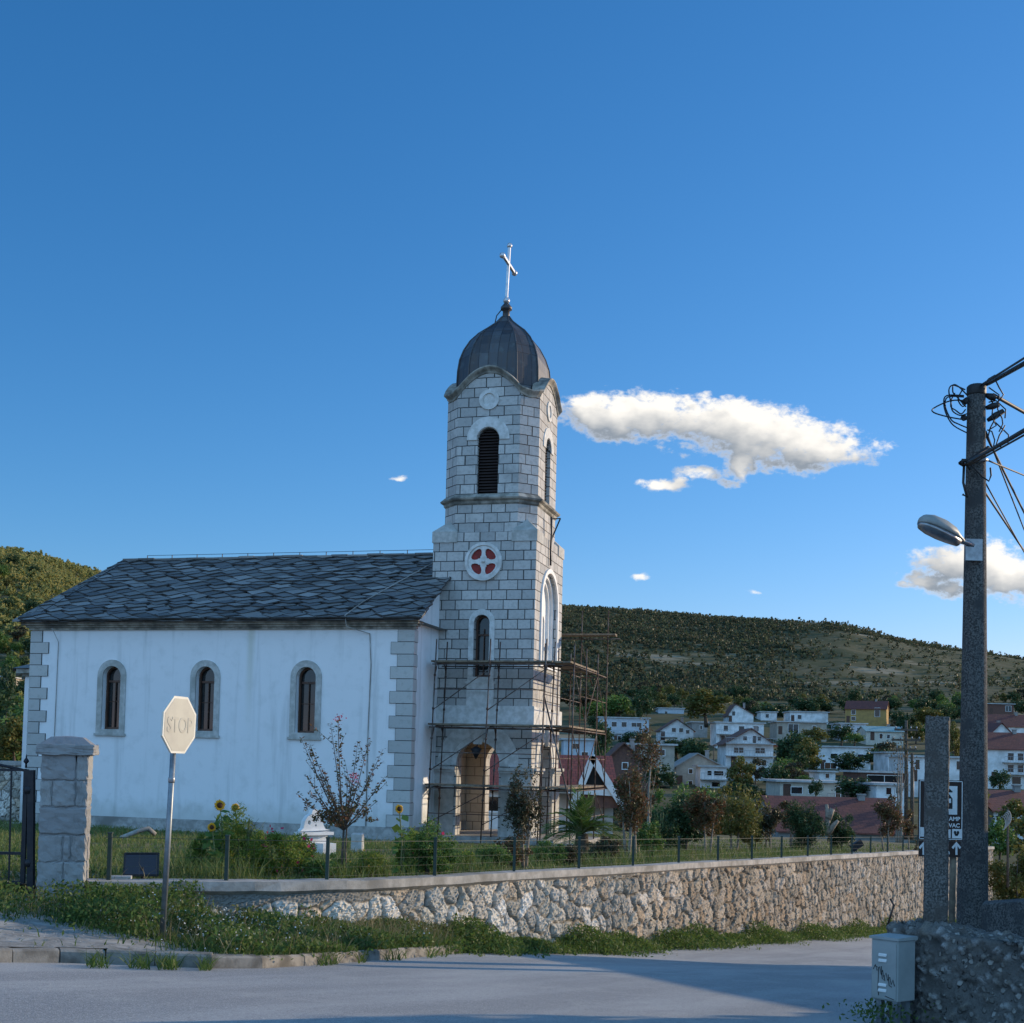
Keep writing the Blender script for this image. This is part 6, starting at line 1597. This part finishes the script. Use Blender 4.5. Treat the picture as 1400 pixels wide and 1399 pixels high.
# sunflowers
def sunflower(label, px, pyh, pyb, Y, head=.11, heads=1, lean=0.):
    b = at(px+lean, pyb, Y); g = gz_(b.x, Y); r = thing('sunflower', label, 'sunflower', (b.x, Y, g)); o = Vector((b.x, Y, g)); rg = np.random.default_rng(px)
    t = at(px, pyh, Y)-o; m = MB(); mid = t*.5+Vector((.04,0,0)); m.tube([(0,0,-.05), mid, t], [.016,.013,.008], 6); m.build('stem', 'green_iron' if False else 'stem_green', r)
    P_, D_ = [], []
    for k in range(16):
        u = rg.uniform(.15,.92); c = (mid*2*u*(1-u)+t*u*u); d = np.array([rg.uniform(-1,1), rg.uniform(-1,1), rg.uniform(-.5,.2)]); d /= np.linalg.norm(d); P_.append(np.array(c)+d*.10); D_.append(d)
    v, q = leaves(P_, .19, .6, .6, rg, D_); npmesh('leaves', v, q, 'leaf_green', r)
    m = MB(); c = t+Vector((0,-.02,0)); nrm = Vector((.45,-.85,.1)).normalized(); a = nrm.orthogonal().normalized(); b2 = nrm.cross(a)
    m.loft([[c+nrm*z+(a*math.cos(j)+b2*math.sin(j))*rr for j in np.linspace(0, 6.283, 13)[:-1]] for z, rr in ((-.02,head*.3),(0,head*.5),(.02,head*.42))], True, True); hd = m.build('flower_head', 'seed', r)
    m = MB()
    for j in range(17):
        an = j*2*math.pi/17+rg.uniform(-.1,.1); d = a*math.cos(an)+b2*math.sin(an); s = nrm.cross(d); p0 = c+d*head*.45; ln_ = head*rg.uniform(.5,.65)
        m.add([p0-s*.010, p0+d*ln_*.5-s*.017+nrm*.008, p0+d*ln_-nrm*.012, p0+d*ln_*.5+s*.017+nrm*.008, p0+s*.010], [(0,1,2,3,4)])
    m.build('petals', 'petal_yellow', hd)
M['stem_green'] = plain('green_stem', (.1,.14,.04), (.16,.15,.06), 8., .8)
sunflower('tallest sunflower with a big orange head left in the flower bed', 301, 1101, 1206, 18.2, .085)
sunflower('smaller sunflower just right of the tallest one', 322, 1104, 1206, 18.6, .062)
sunflower('short sunflower low beside the bed at its left end', 290, 1131, 1206, 18.0, .065)
sunflower('lone tall sunflower drooping in front of the quoined church corner', 546, 1106, 1205, 19.4, .07)
plant('flower_bush', 'yellow green feathery flower bush under the sunflowers', 'bush', 325, 18.4, 1098, 96, 'leaf_bright', 3600, .05, 34, .0, 3, 'stem_green', .26, aspect=.3)
plant('flower_bush', 'dark green leafy plant mass right of the sunflowers', 'bush', 385, 18.7, 1132, 96, 'leaf_bright', 3200, .055, 30, .0, 3, 'stem_green', .28, flowers=('petal_pink', 26, .05))
plant('flower_bush', 'low grass green plant between the white fountain and crape myrtle', 'bush', 505, 19.5, 1158, 70, 'leaf_bright', 2600, .05, 24, .0, 3, 'stem_green', .28, aspect=.3, flowers=('petal_yellow', 14, .04))
plant('flower_bush', 'low leafy plant at the foot of the crape myrtle', 'bush', 440, 18.6, 1172, 60, 'leaf_green', 1900, .05, 20, .0, 2, 'stem_green', .28)
plant('rose_bush', 'dense dark green rose bush in front of the scaffold foot', 'bush', 590, 20.6, 1122, 88, 'leaf_green', 5200, .06, 36, .0, 4, 'bark', .27, flowers=('petal_pink', 10, .06))
plant('rose_bush', 'small paler bush left against the rose bush', 'bush', 556, 20.2, 1130, 36, 'leaf_bright', 1500, .05, 18, .0, 3, 'stem_green', .28)
plant('shrub', 'low spreading green shrub at the left of the slender dark tree', 'bush', 672, 23.5, 1152, 60, 'leaf_green', 2300, .06, 22, .0, 3, 'bark', .3)
plant('young_tree', 'slender dark leaved young tree in front of the tower corner', 'tree', 716, 24.6, 1058, 66, 'leaf_bronze', 2600, .085, 26, .22, 2, 'pale_bark', .3)
plant('shrub', 'low brownish rose shrub between the slender tree and palm', 'bush', 775, 27, 1152, 64, 'leaf_bronze', 1900, .07, 24, .0, 4, 'bark', .3)
plant('young_tree', 'tall reddish young tree right of the palm', 'tree', 862, 31, 1040, 62, 'leaf_red', 2800, .10, 26, .25, 3, 'pale_bark', .3)
plant('young_tree', 'thin airy young tree with few leaves high above the reddish tree', 'tree', 880, 34, 985, 56, 'leaf_red', 900, .11, 20, .45, 2, 'pale_bark', .3)
plant('round_bush', 'big dark round bush behind the fence right of the reddish tree', 'bush', 935, 40, 1088, 82, 'leaf_dark', 5200, .14, 36, .0, 3, 'bark', .28)
plant('young_tree', 'rusty crowned young tree with two pale trunks in front of the big round bush', 'tree', 966, 38, 1078, 66, 'leaf_red', 2600, .12, 26, .3, 2, 'pale_bark', .3)
plant('young_tree', 'olive leaved young tree beside the rusty crowned one', 'tree', 1004, 43, 1082, 76, 'leaf_olive', 2800, .13, 28, .12, 3, 'pale_bark', .3)
plant('young_tree', 'dark narrow young tree in the middle of the lawn', 'tree', 1050, 44, 1094, 44, 'leaf_bronze', 1700, .13, 20, .2, 2, 'pale_bark', .3)
plant('round_bush', 'dark yucca like bush on the lawn left of the pale trunks', 'bush', 1100, 48, 1092, 62, 'leaf_dark', 3600, .2, 30, .0, 3, 'bark', .3, aspect=.22)
plant('round_bush', 'dark spiky bush on the lawn right of the pale trunks', 'bush', 1148, 49, 1104, 44, 'leaf_dark', 2400, .2, 24, .0, 2, 'bark', .3, aspect=.22)
plant('young_tree', 'reddish small tree in front of the red tiled roof', 'tree', 1212, 52, 1090, 48, 'leaf_red', 1800, .14, 22, .25, 2, 'pale_bark', .3)
plant('young_tree', 'thin small reddish tree beside the brown sign', 'tree', 1243, 54, 1108, 24, 'leaf_red', 700, .13, 14, .3, 1, 'pale_bark', .3)
plant('young_tree', 'reddish bare topped small tree left of the yucca bush', 'tree', 1078, 50, 1092, 36, 'leaf_red', 900, .14, 16, .4, 2, 'pale_bark', .3)
plant('hanging_bush', 'small brown dry bush hanging over the coping left of the sign', 'bush', 1251, 50, 1148, 14, 'leaf_bronze', 700, .1, 12, .0, 1, 'bark', .3, base=-4.3)
dst = thing('dead_trunk', 'forked pale dead trunk standing between the two dark spiky bushes', 'tree trunk', (at(1130,1140,48.5).x, 48.5, gz_(at(1130,1140,48.5).x, 48.5)))
m = MB(); o = Vector(dst.location); P_ = lambda px, py: at(px, py, 48.2)-o
for q in ([(1128,1142),(1132,1120),(1130,1100)],[(1130,1142),(1140,1128),(1146,1122)],[(1132,1120),(1138,1106)],[(1128,1142),(1124,1126)]): m.tube([P_(*a) for a in q], [.13,.1,.06][:len(q)], 7)
m.build('trunk', 'pale_bark', dst)
for i, (px, Y, w) in enumerate([(985,30,0)]): pass
plant('bush', 'olive scrub hedge beyond the lawn below the grey beige gabled house', 'bush', 1000, 78, 1072, 120, 'leaf_olive', 5200, .26, 40, .0, 3, 'bark', .24, base=-6)
plant('bush', 'green scrub hedge beyond the lawn right of the dark red brick house', 'bush', 930, 84, 1062, 110, 'leaf_green', 4600, .26, 36, .0, 3, 'bark', .24, base=-6.5)
plant('bush', 'autumn red topped scrub hedge beyond the big round bush', 'bush', 955, 70, 1082, 70, 'leaf_red', 2600, .24, 26, .0, 3, 'bark', .26, base=-6)
plant('bush', 'dark scrub beyond the lawn under the dark red brick house', 'bush', 862, 80, 1068, 90, 'leaf_bronze', 3400, .26, 30, .0, 3, 'bark', .26, base=-6)
plant('bush', 'yellow green scrub at the right edge below the red roof', 'bush', 1395, 62, 1150, 100, 'leaf_olive', 4200, .2, 34, .0, 3, 'bark', .24, base=-7)
for nm, lb, ct, px, Y, top, w, mt, n, lf, cl_, fl_ in [
 ('flower_bush', 'tall thin yellow stalked plant between the two sunflowers', 'bush', 312, 18.9, 1112, 44, 'leaf_bright', 1300, .05, 18, None),
 ('flower_bush', 'loose pale green plant at the left end of the flower bed', 'bush', 272, 18.3, 1142, 40, 'leaf_bright', 1300, .05, 16, None),
 ('flower_bush', 'leafy clump with pink blooms left against the white fountain', 'bush', 412, 19.6, 1136, 44, 'leaf_green', 1700, .05, 18, ('petal_pink', 18, .05)),
 ('flower_bush', 'bright green clump in the middle of the flower bed', 'bush', 352, 19.4, 1126, 60, 'leaf_bright', 2200, .05, 22, None),
 ('shrub', 'low dark clump at the foot of the fountain pedestal', 'bush', 457, 20.5, 1168, 44, 'leaf_green', 1500, .055, 16, None),
 ('shrub', 'loose green shrub right of the lone tall sunflower', 'bush', 572, 22.5, 1128, 50, 'leaf_bright', 1500, .055, 20, None),
 ('shrub', 'low loose shrub below the tower scaffold left of the slender tree', 'bush', 640, 24.5, 1160, 60, 'leaf_bright', 1500, .06, 20, None),
 ('shrub', 'brown leaved loose bush around the foot of the slender tree', 'bush', 700, 24.2, 1140, 58, 'leaf_red', 1300, .07, 20, None),
 ('shrub', 'dense green bush left below the palm', 'bush', 752, 26.5, 1148, 50, 'leaf_green', 1700, .07, 20, None),
 ('shrub', 'mixed brown green bush right below the palm', 'bush', 822, 29, 1140, 56, 'leaf_bronze', 1800, .08, 22, None),
 ('shrub', 'green bush at the foot of the reddish young tree', 'bush', 888, 33, 1120, 50, 'leaf_green', 1700, .09, 20, None),
 ('shrub', 'dark green bush filling the gap left of the big round bush', 'bush', 905, 37, 1098, 50, 'leaf_dark', 1700, .1, 20, None),
 ('shrub', 'olive bush between the olive tree and the middle of the lawn', 'bush', 1030, 44, 1116, 40, 'leaf_olive', 1300, .11, 18, None)]:
    plant(nm, lb, ct, px, Y, top, w, mt, n, lf, cl_, .0, 3, 'stem_green', .3, flowers=fl_)
# palm
def palm():
    Y = 32.; b = at(795, 1165, Y); r = thing('palm', 'green feather palm with arching fronds in front of the scaffold', 'palm', (b.x, Y, gz_(b.x, Y)))
    g = gz_(b.x, Y); cz = at(795, 1140, Y).z-g; rg = np.random.default_rng(8)
    m = MB(); m.tube([(0,0,-.1),(0,0,cz*.5),(0,0,cz)], [.2,.19,.15], 10); m.build('trunk', 'bark', r)
    VV, n0 = [], 0; m = MB(); pts, dirs, szs = [], [], []
    for k in range(34):
        a = k*2.399; el = rg.uniform(.25, 1.45); L_ = rg.uniform(1.1, 1.6)
        d = Vector((math.cos(a)*math.cos(el), math.sin(a)*math.cos(el), math.sin(el)))
        path = [Vector((0,0,cz))+d*L_*t+Vector((0,0,-.75*L_*t*t*math.cos(el)**.7)) for t in np.linspace(0, 1, 12)]
        m.tube(path, [.018*(1-t)+.004 for t in np.linspace(0, 1, 12)], 4)
        for t in np.linspace(.15, 1, 34):
            i = min(10, int(t*11)); p = path[i].lerp(path[i+1], t*11-i); tg = (path[i+1]-path[i]).normalized(); s = tg.cross(Vector((0,0,1))).normalized() if abs(tg.z) < .98 else Vector((1,0,0))
            for sg in (-1, 1):
                dd = (s*sg+tg*.75+Vector((0,0,.12))).normalized(); ll = .34*(1-.6*abs(t-.45))
                pts.append(p+dd*ll/2); dirs.append(dd); szs.append(ll)
    m.build('frond_ribs', 'stem_green', r)
    pts = np.array(pts); dirs = np.array(dirs); n = len(pts); sz = np.array(szs)
    w = np.cross(dirs, rg.normal(size=(n,3))*.4+[0,0,1]); w /= np.linalg.norm(w, axis=1)[:, None]
    h = dirs*sz[:, None]/2; w = w*.012
    v = np.stack([pts-h, pts+w, pts+h, pts-w], 1).reshape(-1, 3); npmesh('fronds', v, np.arange(4*n).reshape(-1, 4), 'leaf_green', r)
palm()

# white bell shaped fountain stone with trefoil holes
wf = thing('stone_fountain', 'white bell shaped stone fountain with dark round holes in the flower garden', 'fountain', (at(432,1172,27).x, 27, gz_(at(432,1172,27).x, 27)))
P_ = lambda px, py: at(px, py, 27)
prof_ = [(410,1138),(415,1134),(417,1125),(421,1119),(426,1116),(428,1111),(432,1110),(436,1112),(437,1117),(441,1121),(442,1130),(445,1136),(452,1138)]
holes = [[(423+1.9*math.cos(a),1127+3*math.sin(a)) for a in np.linspace(0,6.28,11)[:-1]], [(433+2.2*math.cos(a),1123+2.4*math.sin(a)) for a in np.linspace(0,6.28,11)[:-1]], [(432+1.2*math.cos(a),1131+1.6*math.sin(a)) for a in np.linspace(0,6.28,9)[:-1]]]
fr = Frame((0,27,0), (1,0,0), (0,-1,0)); lp2 = lambda q: [(P_(*p).x, P_(*p).z) for p in q]
m = MB(); panel(m, fr, lp2(prof_), [lp2(h) for h in holes], .14, back=True); o_ = lp2(prof_)
for (a, b_) in zip(o_, o_[1:]): m.add([fr.p(*a), fr.p(*b_), fr.p(*b_, -.14), fr.p(*a, -.14)], [(0,1,2,3)])
m.build('bell_top', 'white_paint', wf, world=True, recalc=False)
m = MB(); a, b_ = P_(412,1139), P_(447,1172); m.box(a.x, b_.x, 27.0, 27.16, b_.z-.2, a.z-.05); m.box(a.x-.04, b_.x+.08, 26.9, 27.2, a.z-.06, a.z); m.box(a.x+.33,b_.x+.05,26.75,27.0,b_.z-.2,a.z-.22); m.build('pedestal', 'white_paint', wf, world=True)
wf.matrix_world = ROOTM[wf.name] @ Matrix.Rotation(R(42), 4, 'Z') @ Matrix.Diagonal((1.18,1,1.06,1))
pls = thing('stone_planter', 'small grey stone block standing behind the crape myrtle', 'stone block', (at(493,1165,30).x,30,gz_(at(493,1165,30).x,30)))
m = MB(); a, b_ = at(480,1140,30), at(495,1166,30); m.box(a.x,b_.x,30,30.4,b_.z-.2,a.z); m.build('block', 'limestone', pls, world=True, bevel=.02)
# pipe and boards against the plinth
bd_ = thing('timber_board', 'pale bent timber board leaning in the grass by the church plinth', 'board', at(200,1142,33))
m = MB(); m.tube([at(165,1146,32), at(190,1136,32.3), at(203,1133,32.4), at(212,1141,32.5)], .06, 6); m.build('board', 'coping', bd_, world=True)
bd2_ = thing('stone_slab', 'flat pale stone slab lying on the coping beside the solar light', 'slab', at(165,1200,16.4))
m = MB(); c = at(163,1203,16.45); m.obox(c+Vector((0,0,.02)), (.15,.03,0), (-.02,.09,0), (0,0,.03)); m.build('slab', 'quoin', bd2_, world=True, bevel=.006)

# poles of the village
def wood_pole(label, px, pyb, pyt, Y, arms=(), r=.13, mat='bark'):
    b, t = at(px, pyb, Y), at(px, pyt, Y); o = thing('wooden_pole', label, 'utility pole', b)
    m = MB(); m.tube([b-Vector((0,0,1)), t], [r, r*.65], 8); m.build('shaft', mat, o, world=True)
    for py, w in arms:
        c = at(px, py, Y-.2); m = MB(); m.obox(c, (w/2,0,0), (0,.06,0), (0,0,.07)); m.build('crossarm', mat, o, world=True)
        for s in (-.45,-.2,.2,.45):
            m = MB(); m.lathe(c+Vector((s*w,0,.07)), [(.03,0),(.06,.06),(.05,.14),(.02,.18)], 7); m.build('insulator', 'zinc', o, world=True)
    return o
wood_pole('dark double armed wooden pole left of the square concrete post', 1239, 1128, 985, 88, [(998,1.6),(1012,2.),(1025,1.4)], .16)
wood_pole('second dark wooden pole leaning beside the double armed pole', 1247, 1128, 1030, 88, [], .15)
wood_pole('thin pale pole with cable loops at the right edge', 1378, 1184, 1106, 60, [], .07, 'bark')
wood_pole('thin pole standing left of the tall white gabled house', 976, 1045, 1018, 215, [(1020,1.)], .12)
wood_pole('thin grey lamp pole right of the small bright white house', 1249, 1100, 1056, 130, [], .07, 'zinc')
bt = plant('bare_tree', 'bare twiggy tree tangled round the double armed wooden pole', 'tree', 1232, 86, 990, 44, 'leaf_bronze', 160, .2, 14, .45, 3, 'pale_bark', .3, base=-6)
lpg = thing('cable_coil', 'bundle of pale cable loops hanging at the thin right pole', 'cable', at(1372,1115,59.8))
m = MB()
for k in range(5): m.tube([at(1378-3*k*.6+math.sin(a)*4, 1118+k*2+math.cos(a)*9, 59.8) for a in np.linspace(0,3.4,9)], .03, 5)
m.build('loops', 'coping', lpg, world=True)

# ================================================================== GRASS, WEEDS
def blades(name, label, P, h, w, mat, kind='stuff', lean=.5, seed=1, cat='grass'):
    rg = np.random.default_rng(seed); n = len(P); P = np.asarray(P); a = rg.random(n)*6.28; hh = h*(.5+rg.random(n)); l = rg.normal(size=(n,2))*lean*hh[:, None]
    s = np.stack([np.cos(a), np.sin(a), 0*a], 1)*(w*(.6+.8*rg.random(n)))[:, None]
    tip = P+np.concatenate([l, hh[:, None]], 1); mid = P+np.concatenate([l*.35, hh[:, None]*.6], 1)
    v = np.stack([P-s, P+s, mid+s*.7, tip, mid-s*.7], 1).reshape(-1, 3)
    k = np.arange(n)[:, None]*5; q = np.concatenate([k+np.array([[0,1,2,4]]), k+np.array([[4,2,3,3]])], 0)
    tri = np.concatenate([k+np.array([[4,2,3]])], 0); quad = k+np.array([[0,1,2,4]])
    f = np.concatenate([quad[:, :3], quad[:, [0,2,3]], tri], 0)
    return props(npmesh(name, v, f, mat), label, cat, kind=kind)
def inside_church(x, y):
    q = CM.inverted() @ Vector((x, y, -2)); return -15.5 < q.x < 4.5 and -.2 < q.y < 9
def lawn_pts(n, seed, far=False):
    rg = random.Random(seed); out = []
    while len(out) < n:
        y = 15.5+(rg.random()**1.5)*(50 if far else 30); u = rg.uniform(-.46, .42); x = u*y
        # left of the wall line
        d = (Vector((x,y,0))-COR); s = d.dot(WN)
        if s > -.14: continue
        if y < 21 and x < COR.x+.6:
            t = (x-P0.x)/(COR.x-P0.x); yl = P0.y+(COR.y-P0.y)*t+.2
            if y < max(yl, 15.9): continue
            if x < P0.x-.2 and y < 17.8: continue
        if inside_church(x, y): continue
        nz = math.sin(x*1.1+y*.7)+math.sin(x*.43-y*.9+2)+math.sin(x*2.9+y*2.2)*.5
        if nz < -.6 and rg.random() < .7: continue
        out.append((x, y, z_lawn(x, y)-.06))
    return np.array(out)
blades('lawn_grass', 'uneven green garden grass round the church', lawn_pts(42000, 3), .11, .008, 'grass', seed=2)
blades('lawn_grass', 'short green grass on the far lawn', lawn_pts(30000, 4, True), .09, .016, 'grass', seed=3)
blades('dry_grass', 'scattered dry yellow stalks in the garden grass', lawn_pts(2600, 5), .22, .005, 'dry', seed=4)
tg = lawn_pts(60000, 9); nz_t = np.sin(tg[:, 0]*2.1+tg[:, 1]*1.3)+np.sin(tg[:, 0]*.9-tg[:, 1]*2.2+1)
near_wall = np.array([min(abs((Vector((x, y, 0))-COR).dot(WN)), 9) if y > COR.y else (y-(P0.y+(COR.y-P0.y)*(x-P0.x)/(COR.x-P0.x))) for x, y, _ in tg])
tg = tg[(nz_t > .35) & (near_wall < 2.4)]
blades('tall_grass', 'tall unmown grass behind the coping of the long wall', tg, .30, .006, 'grass', seed=19, lean=.45)
# roadside weeds: the bank between kerb and wall and the strip along the wall's foot
rgw = np.random.default_rng(21)
def bank_pts(n, seed):
    rg = np.random.default_rng(seed); flat = bkA; out = []; nr, nc = flat.shape[:2]
    while len(out) < n:
        i = rg.integers(0, nr-1); j = rg.integers(0, nc-1); u, v = rg.random(2)
        p = flat[i, j]*(1-u)*(1-v)+flat[i+1, j]*u*(1-v)+flat[i, j+1]*(1-u)*v+flat[i+1, j+1]*u*v
        px, py = proj(p)
        # bare gravelly pavement at the left: below a line from (0,1258) to (250,1302)
        edge = 1254+max(0, px-60)*.22
        t_ = (py-edge)
        if px < 300 and t_ > 0 and rg.random() < min(.985, .55+t_*.05): continue
        if px < -40: continue
        hgt = (j+v)/(nc-1)
        out.append((p[0], p[1], p[2]-.02))
    return np.array(out)
def foot_pts(n, seed, width=.55, s0=2.):
    rg = np.random.default_rng(seed); out = []
    while len(out) < n:
        s = s0+(rg.random()**1.9)*(WLEN-s0-1); p, d = wall_at(s); nrm = Vector((d.y,-d.x,0)); w = abs(rg.normal())*width*.6
        cl_ = math.sin(s*1.3)+.6*math.sin(s*3.1+1)
        w *= 1+.3*cl_; q = p+nrm*(.12+w)
        out.append((q.x, q.y, zr(q.x, q.y)+(.0 if w > .5 else .02), w, cl_))
    return np.array(out)
B0 = bank_pts(2200, 41); blades('dry_stalks', 'dry straw coloured stalks among the roadside weeds', B0, .26, .004, 'dry', seed=42, lean=.6)
B1 = bank_pts(30000, 1); blades('roadside_grass', 'rough tufts of grass on the bank between kerb and wall', B1, .12, .006, 'weeds', seed=6, lean=.6)
def weed_leaves(name, label, base, hmax, leaf, mat, seed, stalk=5, cat='weeds'):
    rg = np.random.default_rng(seed); n = len(base); up_ = rg.random((n, stalk)); hh = hmax(base)[:, None]*up_**.8
    p = base[:, None, :3].repeat(stalk, 1).copy(); p[..., 2] += hh; p[..., :2] += rg.normal(size=(n, stalk, 2))*.07
    v, q = leaves(p.reshape(-1, 3), leaf, .45, .45, rg); return props(npmesh(name, v, q, mat), label, cat, kind='stuff')
B2 = bank_pts(9500, 8); B2 = B2[(np.sin(B2[:, 0]*2.3)+np.sin(B2[:, 0]*5.1+B2[:, 1]*3)) > -.7]
weed_leaves('roadside_weeds', 'leafy green weeds on the bank below the wall', B2, lambda b: (.10+.14*(b[:, 0] < -2.6))+.14*np.clip(.5+.5*np.sin(b[:, 0]*3.1+1)*np.cos(b[:, 1]*2.7), 0, 1), .055, 'weeds', 9)
F1 = foot_pts(15000, 5); hF = lambda b: np.clip(.42-.3*b[:, 3], .06, 1)*np.clip(.75+.4*b[:, 4], .3, 1.6)
weed_leaves('wall_foot_weeds', 'green weeds and creepers along the foot of the long wall', F1, hF, .06, 'weeds', 10, 6)
blades('wall_foot_grass', 'grass along the foot of the long wall', F1[::2, :3], .2, .007, 'weeds', seed=12)
# white flowers, kerb tufts
WF = bank_pts(2600, 14); k_ = (np.exp(-((WF[:, 0]+3.4)/.75)**2) > rgw.random(len(WF))) | ((np.sin(WF[:, 0]*4)+np.cos(WF[:, 1]*5)) > 1.75)
WF = WF[k_].copy(); WF[:, 2] += .1+.2*rgw.random(len(WF)); v, q = leaves(WF, .022, .95, .9, rgw); props(npmesh('white_flowers', v, q, 'petal_white'), 'small white flowers dotted over the roadside weeds', 'flowers', kind='stuff')
KT = []
for (ka, kb) in ((100,205),(215,290),(430,500),(520,640)):
    for _ in range(260):
        px = random.uniform(ka, kb)
        if math.sin(px*.11+ka) < -.1: continue
        f = np.interp(px, [0,330,650], [1318,1326,1303]); P_ = on_road(px, f+random.uniform(-2,3)); KT.append((P_.x, P_.y, P_.z))
blades('kerb_grass', 'grass tufts growing from the road joint along the kerb', np.array(KT), .13, .006, 'weeds', seed=15, lean=.8)
# small weed under the cabinet
cw2 = [(cb(.12,.1,0)+Vector((random.gauss(-.12,.13), random.gauss(-.05,.1), 0))) for _ in range(80)]
weed_leaves('cabinet_weeds', 'ragged weeds growing at the foot of the grey cabinet', np.array([(p.x, p.y, zr(p.x, p.y)) for p in cw2]), lambda b: np.full(len(b), .2), .04, 'weeds', 17, 4)
# gravel and pebbles on the pavement
GP = bank_pts(4000, 30); 
rgp = np.random.default_rng(31); i_ = rgp.integers(0, bkA.shape[0]-1, 2200); j_ = rgp.integers(0, bkA.shape[1]-1, 2200); u = rgp.random((2200,1)); w_ = rgp.random((2200,1))
gp_ = bkA[i_, j_]*(1-u)*(1-w_)+bkA[i_+1, j_]*u*(1-w_)+bkA[i_, j_+1]*(1-u)*w_+bkA[i_+1, j_+1]*u*w_
vs, fs = [], []
oct_ = np.array([(1,0,0),(-1,0,0),(0,1,0),(0,-1,0),(0,0,.7),(0,0,-.7)]); of = np.array([(0,2,4),(2,1,4),(1,3,4),(3,0,4),(2,0,5),(1,2,5),(3,1,5),(0,3,5)])
for k, p in enumerate(gp_): s = rgp.uniform(.004,.014); vs.append(p+oct_*s*rgp.uniform(.6,1.3,(6,1))); fs.append(of+6*k)
props(npmesh('loose_gravel', np.concatenate(vs), np.concatenate(fs), 'coping'), 'loose pale gravel scattered on the pavement', 'gravel', kind='stuff')
